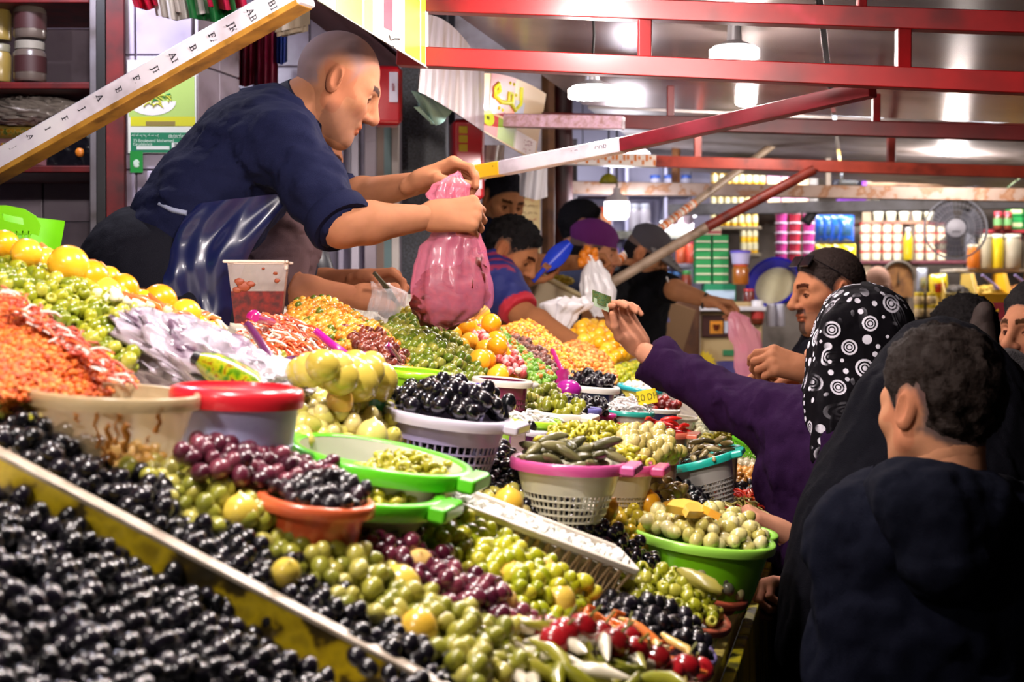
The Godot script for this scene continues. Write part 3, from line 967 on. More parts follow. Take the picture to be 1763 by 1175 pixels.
# words printed across or along a taped strut's front face
func tape_words(o:Node3D,a:Vector3,b:Vector3,ws:Array,h:float,hex:String,off:float,across:=false):
	var x:=(b-a).normalized()
	var y:=Vector3.BACK.cross(x).normalized()
	var z:=x.cross(y)
	var n:=ws.size()
	for i in n:
		var p:=a.lerp(b,(i+0.5)/n)+z*off
		var bs:=Basis(x,y,z)
		if across:bs=Basis(y*-1.0,x,z)
		mi("lettering",text(ws[i],h,"Droid Serif"),M(hex,0.5),o,Transform3D(bs,p-o.position))
# ================================================================ food
var items:={}
# one piece of food, modelled round the origin
func item(k:String)->ArrayMesh:
	if items.has(k):return items[k]
	var g:=G.new()
	var r:=RandomNumberGenerator.new()
	r.seed=9
	match k:
		"olive","far_olive":
			var p:=[]
			var n:=8 if k=="olive" else 5
			for i in n+1:
				var a:=-PI*0.5+PI*i/n
				p.append(Vector2(cos(a)*(0.0106-0.0008*sin(a)) if i<n else 0.0009,sin(a)*0.0132-(0.0012 if i==n else 0.0)))
			p[0].x=0.0
			g.lathe(Transform3D(),p,12 if k=="olive" else 8,1,1,-1.0)
		"wrinkled":
			g.add(lump(0.011,0.0135,0.012,11,9,0.0014,5),Transform3D())
		"pitted":
			g.lathe(Transform3D(),[Vector2(0.0,-0.004),Vector2(0.0034,-0.004),Vector2(0.004,-0.0095),Vector2(0.0062,-0.0105),Vector2(0.0093,-0.006),Vector2(0.0103,0),Vector2(0.0093,0.006),Vector2(0.0062,0.0105),Vector2(0.004,0.0095),Vector2(0.0034,0.002),Vector2(0,0.002)],11,1,1,-0.2)
		"ring":
			g.lathe(Transform3D(),[Vector2(0.0042,-0.0035),Vector2(0.007,-0.0045),Vector2(0.0098,-0.002),Vector2(0.0098,0.002),Vector2(0.007,0.0045),Vector2(0.0042,0.0035),Vector2(0.0042,-0.0035)],11,1,1,-0.2)
		"lemon":
			var p:=[]
			for i in 15:
				var a:=-PI*0.5+PI*i/14
				p.append(Vector2(maxf(cos(a),0.0)*0.031,sin(a)*0.034+(0.006*signf(sin(a)) if absf(sin(a))>0.985 else 0.0)))
			p[0].x=0.0; p[14].x=0.0
			g.lathe(Transform3D(),p,18,1,1,-1.0)
		"round_lemon":
			var p:=[]
			for i in 13:
				var a:=-PI*0.5+PI*i/12
				p.append(Vector2(maxf(cos(a),0.0)*0.03,sin(a)*0.0285-(0.002 if i==12 else 0.0)))
			p[0].x=0.0; p[12].x=0.0
			g.lathe(Transform3D(),p,18,1,1,-1.0)
		"wedge":
			g.slab(Transform3D(Basis(),Vector3.ZERO),PackedVector2Array([Vector2(-0.028,-0.008),Vector2(-0.018,0.008),Vector2(0,0.014),Vector2(0.018,0.008),Vector2(0.028,-0.008),Vector2(0,-0.012)]),0.012)
		"chickpea":g.add(lump(0.0068,0.0068,0.0068,8,6,0.0008,2),Transform3D())
		"crumb":g.add(lump(0.008,0.006,0.009,7,5,0.002,3),Transform3D())
		"cube":g.box(Transform3D(),Vector3(0.009,0.007,0.008),0.0015)
		"shred":
			g.tube([Vector3(-0.017,0,0),Vector3(-0.006,0.003,0.002),Vector3(0.006,0.002,-0.002),Vector3(0.017,-0.002,0.001)],[0.0018,0.0024,0.0024,0.0016],5)
		"strip":
			g.tube([Vector3(-0.028,-0.002,0),Vector3(-0.01,0.004,0.004),Vector3(0.012,0.003,-0.004),Vector3(0.03,-0.002,0.003)],[0.003,0.0055,0.0055,0.003],6)
		"pepper":
			g.tube([Vector3(-0.035,0,0),Vector3(-0.028,0.001,0),Vector3(-0.01,0.004,0.004),Vector3(0.012,0.003,0.002),Vector3(0.035,-0.003,-0.004),Vector3(0.045,-0.005,-0.006)],[0.0015,0.006,0.009,0.0085,0.004,0.0008],9)
		"pickle":
			g.add(lump(0.013,0.012,0.042,10,10,0.0016,6),Transform3D())
		"cherry_body":
			g.add(lump(0.0165,0.015,0.0165,14,10,0.001,7),Transform3D())
		"cherry_stem":
			g.tube([Vector3(0,0.012,0),Vector3(0.001,0.02,0.002),Vector3(0.004,0.03,0.003)],[0.003,0.0015,0.0018],6)
		"cauliflower":
			for i in 7:g.add(lump(0.008,0.007,0.008,7,5,0.002,i),Transform3D(Basis(),Vector3(r.randf_range(-0.012,0.012),r.randf_range(0,0.008),r.randf_range(-0.012,0.012))))
	items[k]=g.done()
	return items[k]
# an uneven rounded lump
func lump(rx:float,ry:float,rz:float,nu:int,nv:int,amp:float,sd:int)->ArrayMesh:
	var g:=G.new()
	var pos:=[]
	for j in nv+1:
		for i in nu+1:
			var a:=TAU*(i%nu)/nu
			var b:=-PI*0.5+PI*j/nv
			var d:=Vector3(cos(a)*cos(b),sin(b),sin(a)*cos(b))
			pos.append(d*Vector3(rx,ry,rz)+d*amp*nz.get_noise_3d(d.x*1.7+sd*9.1,d.y*1.7,d.z*1.7)*2.0)
	var w:=nu+1
	for j in nv+1:
		for i in nu+1:
			var i0:=(i-1+nu)%nu
			var i1:=(i+1)%nu
			var du:Vector3=pos[j*w+i1]-pos[j*w+i0]
			var dv:Vector3=pos[mini(j+1,nv)*w+i]-pos[maxi(j-1,0)*w+i]
			var nn:=dv.cross(du)
			if nn.length()<1e-12:nn=pos[j*w+i]
			g.p(pos[j*w+i],nn.normalized(),Vector2(float(i)/nu,float(j)/nv))
	for j in nv:
		for i in nu:
			var b:=j*w+i
			if j>0:g.tri(b,b+w+1,b+1)
			if j<nv-1:g.tri(b,b+w,b+w+1)
	return g.done()
func poly_dist(p:Vector2,poly:PackedVector2Array)->float:
	var d:=1e9
	for i in poly.size():
		d=minf(d,p.distance_to(Geometry2D.get_closest_point_to_segment(p,poly[i],poly[(i+1)%poly.size()])))
	return d
# A heap of food on a frame (x and z in its plane, y up). o: kind, cols, s (spacing), h, dome, edge, size, ind, name, label, cat, group, rest (label of the mass)
func heap_on(fr:Transform3D,poly:PackedVector2Array,o:Dictionary):
	var mn:=poly[0]
	var mx:=poly[0]
	for q in poly:
		mn=mn.min(q); mx=mx.max(q)
	var s:float=o.s
	var h:float=o.get("h",0.0)
	var dome:float=o.get("dome",0.0)
	var edge:float=o.get("edge",0.05)
	var size:float=o.get("size",1.0)
	var lie:float=o.get("lie",1.0)
	var rough:float=o.get("rough",0.35)
	var rl:=RandomNumberGenerator.new()
	rl.seed=hash(o.label)
	var hf:=func(p:Vector2)->float:
		return h+dome*(1.0-exp(-poly_dist(p,poly)/edge))+0.25*s*nz.get_noise_2d(p.x*14.0,p.y*14.0)*o.get("bumpy",1.0)
	var cols:Array=o.cols
	var wts:Array=o.get("wts",[])
	var pts:=[]
	var row:=0
	var y:=mn.y
	while y<mx.y:
		var x:=mn.x+(s*0.5 if row%2 else 0.0)
		while x<mx.x:
			var p:=Vector2(x+rl.randf_range(-0.22,0.22)*s,y+rl.randf_range(-0.22,0.22)*s)
			if Geometry2D.is_point_in_polygon(p,poly):
				var hh:float=hf.call(p)
				pts.append(Vector3(p.x,hh+rl.randf_range(-rough,rough)*s,p.y))
				if rl.randf()<o.get("top",0.22):pts.append(Vector3(p.x+s*0.5,hh+s*0.62,p.y+s*0.28))
			x+=s
		y+=s*0.87
		row+=1
	var list:=[]
	for p in pts:
		var b:=Basis(Vector3(rl.randfn(),rl.randfn(),rl.randfn()).normalized(),rl.randf()*TAU)
		if lie<1.0:b=Basis(Vector3.UP,rl.randf()*TAU)*Basis(Vector3(1,0,0),rl.randf_range(-0.5,0.5))*Basis(Vector3(0,0,1),rl.randf_range(-0.4,0.4))
		b=b.scaled_local(Vector3.ONE*size*rl.randf_range(0.86,1.12))
		var ci:=rl.randi()%cols.size()
		if wts.size():
			var w:=rl.randf()
			ci=0
			while ci<wts.size()-1 and w>wts[ci]:ci+=1
		list.append([fr*Transform3D(b,p),ci,(fr*p).distance_squared_to(CAM)])
	list.sort_custom(func(a,b):return a[2]<b[2])
	var mo:Dictionary=o.get("mat",{})
	var rg:float=o.get("gloss",0.3)
	var ind:int=mini(o.get("ind",0),list.size())
	var kind:String=o.kind
	for i in ind:
		var t:Transform3D=list[i][0]
		var m:=mi(o.name,item(kind),M(cols[list[i][1]],rg,mo),null,t)
		tag(m,o.label,o.cat,o.get("group",o.label))
		if kind=="cherry_body":mi("stem",item("cherry_stem"),M("6a6a28",0.5),m)
	if list.size()==ind and not o.has("core"):return
	# the mass below and behind them: one body with the further pieces
	var g:=G.new()
	var step:=maxf(s*1.3,0.016)
	var nu:=maxi(2,int((mx.x-mn.x)/step))
	var nv:=maxi(2,int((mx.y-mn.y)/step))
	var idm:={}
	var lower:float=o.get("low",0.45*s)
	for j in nv+1:
		for i in nu+1:
			var p:=Vector2(lerpf(mn.x,mx.x,float(i)/nu),lerpf(mn.y,mx.y,float(j)/nv))
			if Geometry2D.is_point_in_polygon(p,poly):
				var e:=step*0.5
				var h0:float=hf.call(p)
				var nn:=Vector3(h0-hf.call(p+Vector2(e,0)),e,h0-hf.call(p+Vector2(0,e))).normalized()
				idm[j*1000+i]=g.p(fr*Vector3(p.x,h0-lower,p.y),(fr.basis*nn).normalized(),p)
	for j in nv:
		for i in nu:
			var a=idm.get(j*1000+i,-1)
			var b=idm.get(j*1000+i+1,-1)
			var c=idm.get(j*1000+1000+i,-1)
			var d=idm.get(j*1000+1001+i,-1)
			if a>=0 and d>=0 and c>=0:g.tri(a,c,d)
			if a>=0 and d>=0 and b>=0:g.tri(a,d,b)
	var mass:=mi(o.get("mass",o.name+"_heap"),g.done(),M(o.get("corecol",cols[0]),minf(rg+0.3,0.9),o.get("coremat",{})))
	tag(mass,o.get("rest","heap of "+o.label),o.get("restcat",o.cat),"","stuff")
	var rest:=list.slice(ind)
	if rest.is_empty():return
	var mm:=MultiMesh.new()
	mm.transform_format=MultiMesh.TRANSFORM_3D
	mm.use_colors=true
	mm.mesh=item("far_olive" if kind=="olive" and o.get("far",false) else kind)
	mm.instance_count=rest.size()
	for i in rest.size():
		mm.set_instance_transform(i,rest[i][0])
		mm.set_instance_color(i,Color(cols[rest[i][1]]).srgb_to_linear())
	var node:=MultiMeshInstance3D.new()
	node.name="pieces"
	node.multimesh=mm
	var om:=mo.duplicate()
	om.vc=true
	node.material_override=M("ffffff",rg,om)
	mass.add_child(node,true)
var SF:=Transform3D()
func heap(px:Array,o:Dictionary):
	SF=Transform3D(Basis(PA,SN,PA.cross(SN)),O)
	var inv:=SF.affine_inverse()
	var poly:=PackedVector2Array()
	for i in range(0,px.size(),2):
		var q:=inv*on(px[i],px[i+1],o.get("h",0.0))
		poly.append(Vector2(q.x,q.z))
	heap_on(SF,poly,o)
# single pieces set down by place: rows of [px, py, h, size]
func pieces(rows:Array,kind:String,called:String,label:String,cat:String,cols:Array,rg:=0.35,mo:={},part:="",labels:=[],ord:=""):
	if ord:
		rows.sort_custom(func(a,b):return a[0]<b[0])
		for i in rows.size():labels.append("%s, %s from %s"%[label,NTH[i],ord])
	for i in rows.size():
		var q=rows[i]
		var b:=Basis(Vector3(rng.randfn(),rng.randfn(),rng.randfn()).normalized(),rng.randf()*0.9).scaled_local(Vector3.ONE*q[3])
		var m:=mi(called,item(kind),M(cols[i%cols.size()],rg,mo),null,Transform3D(b,on(q[0],q[1],q[2])))
		tag(m,labels[i] if i<labels.size() else label,cat,label)
const NTH:=["first","second","third","fourth","fifth","sixth","seventh","eighth","ninth","tenth","eleventh","twelfth","thirteenth","fourteenth","fifteenth","sixteenth","seventeenth","eighteenth","nineteenth","twentieth"]
const BLK:=["0b0a10","100d14","14101a","0a0a0e"]
const KHK:=["9a9636","a8a044","8a8a2c","b0a850","7c7e28"]
const YGR:=["a4a616","b4b022","929a12","c0b832"]
const PRP:=["4a1426","5c2032","3a0f20","70303e"]
const PAL:=["c8bf62","d4c974","bab254","cfc07c"]
const LEM:=["f0a818","f4b428","e89c14","f6be3a"]
func build_heaps():
	var wet:={"coat":0.6}
	# front bin and the black strip behind its board
	heap([-50,812,60,852,160,902,260,957,350,1012,430,1070,500,1128,560,1190,600,1240,300,1290,-60,1270],{"kind":"olive","cols":BLK,"s":0.0205,"h":0.008,"name":"black_olive","label":"glossy black olive lying in the blurred front bin before the yellow board","cat":"olive","group":"black olives of the front bin","rest":"deep mass of glossy black olives filling the front bin","ind":150,"mat":{"coat":0.8},"gloss":0.22,"rough":0.5,"top":0.3})
	heap([-60,700,0,722,60,745,130,772,250,838,330,908,480,970,600,1050,700,1112,790,1185,800,1230,700,1195,550,1088,400,1000,250,903,120,832,0,766,-60,735],{"kind":"olive","cols":BLK,"s":0.0195,"h":0.036,"dome":0.012,"name":"black_olive","label":"black olive in the narrow strip just behind the yellow board","cat":"olive","group":"black olives behind the board","rest":"narrow strip of black olives between yellow board and khaki olives","ind":60,"mat":{"coat":0.7},"gloss":0.25})
	heap([205,816,270,800,340,805,410,868,500,915,590,948,650,995,720,1038,800,1070,875,1102,900,1135,880,1195,800,1195,705,1108,600,1043,480,963,330,903,250,838],{"kind":"olive","cols":KHK,"s":0.0192,"size":1.0,"h":0.045,"dome":0.03,"name":"green_olive","label":"plump khaki green olive in the heap behind the black strip","cat":"olive","group":"khaki green olives","rest":"long heap of khaki green olives dotted with lemons","ind":150,"mat":wet,"gloss":0.3})
	pieces([[415,885,0.066,0.66],[548,912,0.066,0.7],[492,988,0.058,0.52],[692,1008,0.06,0.7],[720,1085,0.056,0.68],[798,1075,0.056,0.54],[900,1092,0.06,0.6],[655,962,0.055,0.45]],"lemon","preserved_lemon","small yellow preserved lemon among the khaki olives","lemon",["dcc04a","dcb038","d0b848"],0.3,wet,"",["yellow preserved lemon topmost among the khaki olives","lemon beside the purple olives, upper right of the khaki heap","small lemon on the khaki olives nearest the black strip","large lemon on the edge between khaki and purple olives","lemon lying lowest on the khaki olives","lemon on the khaki heap below the purple olives","lemon where khaki and purple olives meet the cherry pepper plate","little lemon half sunk at the purple olives' edge"])
	heap([572,912,640,908,700,938,780,992,860,1044,930,1085,905,1112,850,1098,790,1070,720,1035,640,990,590,950],{"kind":"olive","cols":PRP,"s":0.02,"size":1.04,"h":0.05,"dome":0.028,"name":"purple_olive","label":"shiny purple olive in the band between khaki and yellow green olives","cat":"olive","group":"purple olives of the front band","rest":"band of shiny purple olives","ind":170,"mat":{"coat":0.8},"gloss":0.22})
	pieces([[722,972,0.066,0.58],[866,1040,0.066,0.58]],"lemon","preserved_lemon","pale lemon wedge on the purple olives","lemon",["e0b86a"],0.3,wet,"",["pale lemon piece high on the purple olives","pale lemon piece at the lower end of the purple olives"])
	heap([706,888,745,892,805,928,900,980,985,1016,1020,1040,968,1078,900,1068,840,1030,770,978,708,935],{"kind":"olive","cols":YGR,"s":0.0198,"size":1.05,"h":0.05,"dome":0.035,"name":"green_olive","label":"bright yellow green olive beside the onion crate","cat":"olive","group":"yellow green olives","rest":"heap of bright yellow green olives below the onion crate","ind":120,"mat":wet,"gloss":0.28})
	pieces([[765,908,0.07,0.58],[790,896,0.07,0.5],[880,996,0.068,0.6],[935,985,0.07,0.58],[965,1036,0.066,0.64]],"lemon","preserved_lemon","preserved lemon on the yellow green olives","lemon",["dcb84c","e4c45c"],0.3,wet,"",["lemon near the top of the yellow green olives","small lemon topmost on the yellow green olives","lemon in the middle of the yellow green olives","lemon on the yellow green olives close under the onion crate","lemon lowest on the yellow green olives"])
	heap([485,705,500,668,560,652,600,688,650,712,705,745,690,768,610,772,500,768],{"kind":"olive","cols":PAL,"s":0.0225,"size":1.2,"h":0.07,"dome":0.05,"edge":0.08,"name":"pale_olive","label":"large pale yellow olive in the heap beside the red lidded tub","cat":"olive","group":"large pale olives","rest":"heap of large pale yellow olives behind the lime rimmed colanders","ind":130,"mat":wet,"gloss":0.25})
	pieces([[585,690,0.12,0.65],[640,752,0.1,0.75],[690,758,0.075,0.55]],"lemon","preserved_lemon","lemon on the pale olives","lemon",["e8b860","cdbd6a"],0.3,wet,"",["orange tinged lemon piece high on the pale olives","big pale lemon low on the pale olives by the lime rim","small lemon at the foot of the pale olives"])
	heap([615,700,690,700,770,765,850,785,900,832,950,885,1030,938,1118,972,1120,990,1060,985,960,938,880,895,800,848,755,800,690,760],{"kind":"olive","cols":BLK,"s":0.0195,"size":1.02,"h":0.045,"dome":0.04,"edge":0.035,"name":"black_olive","label":"glossy black olive in the middle slope below the lilac basket","cat":"olive","group":"black olives of the middle slope","rest":"slope of glossy black olives between lilac basket and onion crate","ind":60,"mat":{"coat":0.8},"gloss":0.2})
	heap([768,842,830,826,890,858,900,895,840,885,775,866],{"kind":"olive","cols":PAL,"s":0.021,"h":0.05,"dome":0.02,"name":"pale_olive","label":"pale olive in the small pile above the onion crate","cat":"olive","group":"pale olives above the onion crate","rest":"small pile of pale olives above the onion crate","ind":30,"mat":wet})
	pieces([[875,868,0.075,0.75]],"lemon","preserved_lemon","round yellow lemon above the onion crate","lemon",["e0b43c"],0.3,wet)
	# behind the glass bowl: chopped pickles, orange mince, shreds, pitted olives, carrot mix, lemons
	heap([-20,650,55,655,70,690,60,735,20,728,-20,718],{"kind":"cube","cols":["b8a83a","9c9a2a","c8b860","7f8420"],"s":0.0095,"h":0.05,"dome":0.02,"name":"chopped_pickle","label":"chopped yellow green pickle left of the glass bowl","cat":"pickle","rest":"heap of chopped yellow green pickles left of the glass bowl","ind":0,"mat":wet})
	heap([-30,500,20,520,60,550,115,595,200,645,245,668,150,690,60,690,-30,690],{"kind":"crumb","cols":["a83c04","c04e06","cc6210","d47c2c"],"size":0.55,"s":0.0066,"h":0.075,"dome":0.05,"edge":0.12,"name":"carrot_mince","label":"crumbly orange carrot mince","cat":"salad","rest":"crumbly heap of orange carrot mince behind the glass bowl","ind":0,"gloss":0.6,"bumpy":2.6})
	heap([0,500,30,512,115,572,240,660,220,668,105,592,15,528],{"kind":"shred","cols":["d8ccc0","c04a2c","d8602a","b03c24"],"s":0.0105,"size":0.75,"h":0.11,"dome":0.008,"name":"shredded_salad","label":"white and red shredded radish","cat":"salad","rest":"strip of white and red shreds along the orange mince","ind":0,"gloss":0.4,"lie":0.5})
	heap([-20,448,60,468,120,505,200,548,295,575,250,600,222,642,190,622,130,578,60,535,-20,500],{"kind":"pitted","cols":["868c18","9a9c20","727e14","a8a638"],"s":0.0195,"h":0.06,"dome":0.03,"name":"green_olive","label":"small pitted green olive in the sloping heap below the lemons","cat":"olive","group":"pitted green olives","rest":"heap of small pitted green olives below the lemons","ind":60,"mat":wet,"gloss":0.28})
	heap([60,448,100,455,160,480,235,525,330,555,368,572,335,590,240,575,150,530,95,495],{"kind":"strip","cols":["d8702a","e08a4a","c8602a","d8cf9a","e4dcc0"],"s":0.02,"h":0.065,"dome":0.025,"name":"carrot_stick","label":"orange carrot stick in the pickled strip below the lemons","cat":"carrot","group":"pickled carrot sticks","rest":"strip of pickled carrot and cauliflower below the lemons","ind":40,"lie":0.5,"mat":wet})
	heap([120,470,180,490,250,530,320,560,340,580,250,562,160,520],{"kind":"cauliflower","cols":["d8d2a0","e2dcb4"],"s":0.05,"h":0.09,"dome":0.0,"name":"cauliflower_floret","label":"pale pickled cauliflower floret below the lemons","cat":"cauliflower","group":"cauliflower florets","ind":20,"top":0.0})
	var lr:=[[8,420,0.09,0.75],[46,436,0.1,0.8],[78,444,0.08,0.62],[118,456,0.11,1.05],[108,472,0.09,0.8],[154,478,0.1,1.0],[186,480,0.09,0.72],[182,505,0.09,0.85],[212,497,0.09,0.85],[202,512,0.08,0.7],[232,513,0.08,0.6],[246,520,0.08,0.7],[275,518,0.09,0.95],[272,530,0.08,0.7],[292,535,0.08,0.62],[320,540,0.09,0.85],[342,560,0.08,0.6],[358,566,0.07,0.55],[60,452,0.07,0.6],[318,552,0.08,0.6]]
	pieces(lr,"round_lemon","lemon","shiny yellow lemon along the stall's top","lemon",LEM,0.25,{"coat":0.7},"",[],"the lime punched basket")
	# small salads between seller and ladles
	heap([410,580,440,552,490,560,540,592,560,612,520,630,450,625],{"kind":"shred","cols":["d8582a","e0703a","e8e0cc","c84a24"],"s":0.011,"h":0.06,"dome":0.04,"name":"carrot_salad","label":"grated carrot salad","cat":"salad","rest":"heap of grated carrot and rice salad behind the purple ladle","ind":0,"lie":0.5,"mat":wet})
	heap([408,590,440,585,500,625,470,650,430,640],{"kind":"chickpea","cols":["e0d8b8","d8a850","8a8a30","e8e2d0"],"s":0.011,"h":0.06,"dome":0.02,"name":"corn_salad","label":"pale corn and rice salad","cat":"salad","rest":"pale corn and rice salad beside the purple ladle's handle","ind":0})
	heap([490,548,505,520,550,535,610,570,680,612,720,650,640,640,560,600],{"kind":"chickpea","cols":["d8902a","e0a440","c87820","5a6a18"],"wts":[0.4,0.7,0.92,1.0],"s":0.0125,"h":0.06,"dome":0.05,"name":"chickpea","label":"orange dressed chickpeas","cat":"chickpea","rest":"heap of orange dressed chickpeas with herbs behind the magenta ladle","ind":0,"mat":wet,"size":1.15})
	heap([500,572,545,590,590,620,560,650,520,610],{"kind":"wrinkled","cols":["4a1c18","602820","2e2a14","7a4030"],"s":0.016,"h":0.055,"dome":0.02,"name":"brown_olive","label":"brown red olive beside the chickpeas","cat":"olive","rest":"small heap of brown red olives before the chickpeas","ind":0,"mat":wet,"size":0.8})
	heap([575,560,610,560,700,615,690,640,660,630,610,595],{"kind":"wrinkled","cols":["5a2018","7a3424","8a4a34"],"s":0.014,"h":0.09,"dome":0.02,"name":"bean","label":"dark red beans on the chickpeas","cat":"bean","rest":"dark red beans lying along the edge of the chickpeas","ind":0,"mat":wet,"size":0.66})
	heap([672,610,690,600,745,640,730,655,690,648],{"kind":"shred","cols":["d85a40","e8a080","c84030"],"s":0.011,"h":0.06,"dome":0.03,"name":"red_salad","label":"red shredded salad","cat":"salad","rest":"red shredded salad round the small plum ladle handle","ind":0,"lie":0.5})
	heap([640,585,672,555,722,545,765,575,805,622,832,650,800,672,740,655,700,640],{"kind":"olive","cols":["6a7a1c","82862a","566a14","94923a"],"s":0.0185,"h":0.07,"dome":0.07,"edge":0.12,"name":"small_green_olive","label":"small dull green olive in the heap below the pink bag","cat":"olive","group":"small green olives below the pink bag","rest":"heap of small dull green olives below the pink bag","ind":140,"size":0.92,"mat":wet})
	heap([742,572,775,558,815,570,865,610,900,655,860,668,820,640,785,605],{"kind":"round_lemon","cols":LEM,"s":0.05,"h":0.08,"dome":0.06,"edge":0.08,"name":"lemon","label":"round yellow orange lemon in the heap under the striped shirt's arm","cat":"lemon","group":"lemons under the striped shirt","ind":60,"top":0.1,"mat":{"coat":0.7},"gloss":0.25,"size":0.8})
	heap([805,655,900,640,930,660,920,678,850,672],{"kind":"shred","cols":["e07a4a","e8d8c0","d8602a"],"s":0.012,"h":0.06,"dome":0.03,"name":"carrot_salad","label":"carrot and cabbage salad","cat":"salad","rest":"carrot and cabbage salad below the round lemons","ind":0,"lie":0.5})
	heap([790,568,822,565,880,612,905,650,880,640,840,605],{"kind":"wrinkled","cols":["c8605a","d8a0a0","e0c8b8","a84040"],"s":0.015,"h":0.11,"dome":0.02,"name":"pink_bean","label":"pink and red beans","cat":"bean","rest":"band of pink beans between lemons and green peas","ind":0,"size":0.7})
	heap([822,575,850,568,905,615,955,655,930,665,890,635],{"kind":"chickpea","cols":["5a8a24","74a030","88aa50","c0782a"],"s":0.0125,"h":0.1,"dome":0.02,"name":"green_pea","label":"green chopped peppers and peas","cat":"pea","rest":"long band of green peas and peppers","ind":0,"size":1.2})
	heap([872,588,895,578,935,612,960,645,935,650,905,620],{"kind":"wrinkled","cols":["7a5044","946458","5a3830"],"s":0.0155,"h":0.1,"dome":0.02,"name":"brown_bean","label":"brown pink beans","cat":"bean","rest":"band of brown pink beans beside the green peas","ind":0,"size":0.75})
	heap([860,568,900,555,960,600,1000,640,985,655,950,640,905,600],{"kind":"crumb","cols":["d8982a","c8801c","e0b040","d86a30"],"s":0.012,"h":0.1,"dome":0.03,"name":"spiced_salad","label":"yellow spiced salad","cat":"salad","rest":"yellow orange spiced salad beside the magenta scoop","ind":0})
	heap([960,600,985,590,1050,630,1060,660,1010,660,975,640],{"kind":"crumb","cols":["d88a3a","e0a050","c86a2a"],"s":0.013,"h":0.08,"dome":0.03,"name":"orange_salad","label":"orange salad below the reaching arm","cat":"salad","rest":"orange salad under the reaching seller's hand","ind":0})
	heap([985,575,1010,562,1050,590,1085,612,1095,632,1050,630,1010,605],{"kind":"round_lemon","cols":LEM,"s":0.046,"h":0.07,"dome":0.05,"edge":0.06,"name":"lemon","label":"far yellow orange lemon in the heap behind the reaching arm","cat":"lemon","group":"lemons behind the reaching arm","ind":50,"top":0.1,"size":0.72,"gloss":0.25})
	heap([1045,640,1085,630,1110,645,1110,662,1060,660],{"kind":"olive","far":true,"cols":YGR,"s":0.018,"h":0.06,"dome":0.03,"name":"small_green_olive","label":"far green olives by the purple sleeve","cat":"olive","rest":"heap of green olives under the purple sleeve's cuff","ind":0})
	# bed between the middle bowls
	heap([840,690,880,676,1000,700,1000,725,900,720],{"kind":"olive","cols":["8c8a30","a8a050","6e7420","b8a868"],"s":0.019,"h":0.07,"dome":0.05,"name":"small_green_olive","label":"mixed green olive behind the white rimmed magenta basket","cat":"olive","group":"mixed green olives","rest":"heap of mixed green olives behind the magenta basket","ind":60,"mat":wet})
	heap([915,690,950,668,1010,690,1000,705,950,702],{"kind":"crumb","cols":["5a2414","7a3418","4a1c10"],"s":0.012,"h":0.06,"dome":0.03,"name":"brown_paste","label":"dark brown spice paste","cat":"paste","rest":"dark brown spice paste beside the clear bowl","ind":0})
	heap([930,705,960,688,1030,695,1045,712,990,718],{"kind":"wrinkled","cols":BLK,"s":0.015,"h":0.1,"dome":0.02,"name":"dried_black_olive","label":"wrinkled dry black olives","cat":"olive","rest":"wrinkled dry black olives before the brown paste","ind":0,"mat":wet,"size":0.8})
	heap([985,690,1000,680,1060,672,1075,690,1020,700],{"kind":"olive","far":true,"cols":BLK,"s":0.018,"h":0.06,"dome":0.03,"name":"far_black_olive","label":"far black olives","cat":"olive","rest":"patch of black olives below the magenta ladle bowl","ind":0,"mat":wet})
	heap([985,765,1010,735,1050,740,1050,765],{"kind":"olive","far":true,"cols":BLK,"s":0.018,"h":0.05,"dome":0.03,"name":"far_black_olive","label":"black olives beneath the violet basket","cat":"olive","rest":"patch of black olives beneath the violet basket","ind":0,"mat":wet})
	heap([1020,740,1040,722,1075,735,1075,755,1030,755],{"kind":"cherry_body","cols":["a81c18","d8882a","8a1414"],"s":0.03,"h":0.06,"dome":0.03,"name":"cherry_pepper","label":"small red or orange pepper beside the violet basket","cat":"pepper","group":"small peppers by the violet basket","ind":14,"size":0.8,"mat":wet,"top":0.0})
	heap([1190,745,1210,715,1290,740,1275,775,1230,770],{"kind":"olive","far":true,"cols":["8a8a6a","a09a78","74745a"],"s":0.019,"h":0.06,"dome":0.03,"name":"grey_olive","label":"greyish olives under the purple arm","cat":"olive","rest":"heap of greyish olives under the purple arm","ind":0})
	# right of the black slope
	heap([1020,905,1040,868,1075,880,1110,915,1110,945,1060,935],{"kind":"olive","cols":["b89a1c","c8aa30","a0901c"],"s":0.02,"h":0.06,"dome":0.04,"name":"golden_olive","label":"golden yellow olive between black slope and purple olives","cat":"olive","group":"golden olives","rest":"small heap of golden yellow olives at the lime basin","ind":40,"mat":wet})
	pieces([[1043,878,0.1,0.65],[1150,885,0.105,0.65],[1118,868,0.105,0.65],[1168,890,0.09,0.5]],"lemon","preserved_lemon","lemon by the pink rimmed colander","lemon",["d89a18","c8941c"],0.3,wet,"",["amber lemon on the golden olives under the pink rimmed colander","orange lemon on the speckled heap above the lime basin","flat amber lemon on the speckled heap by the pink rimmed colander","small brown lemon at the speckled heap's right edge"])
	heap([1065,890,1090,862,1130,870,1160,905,1120,918],{"kind":"olive","far":true,"cols":PRP,"s":0.0185,"h":0.06,"dome":0.03,"name":"far_purple_olive","label":"purple olives under the pink colander","cat":"olive","rest":"small heap of purple olives under the pink colander","ind":0,"mat":wet})
	heap([1095,870,1112,838,1150,850,1195,890,1180,912,1140,900],{"kind":"olive","cols":["a88a4a","b89a5a","8c6e34","c0a468"],"s":0.0185,"h":0.06,"dome":0.045,"name":"golden_olive","label":"tan speckled olive above the lime basin","cat":"olive","group":"tan olives above the lime basin","rest":"heap of tan speckled olives above the lime basin","ind":50,"mat":wet})
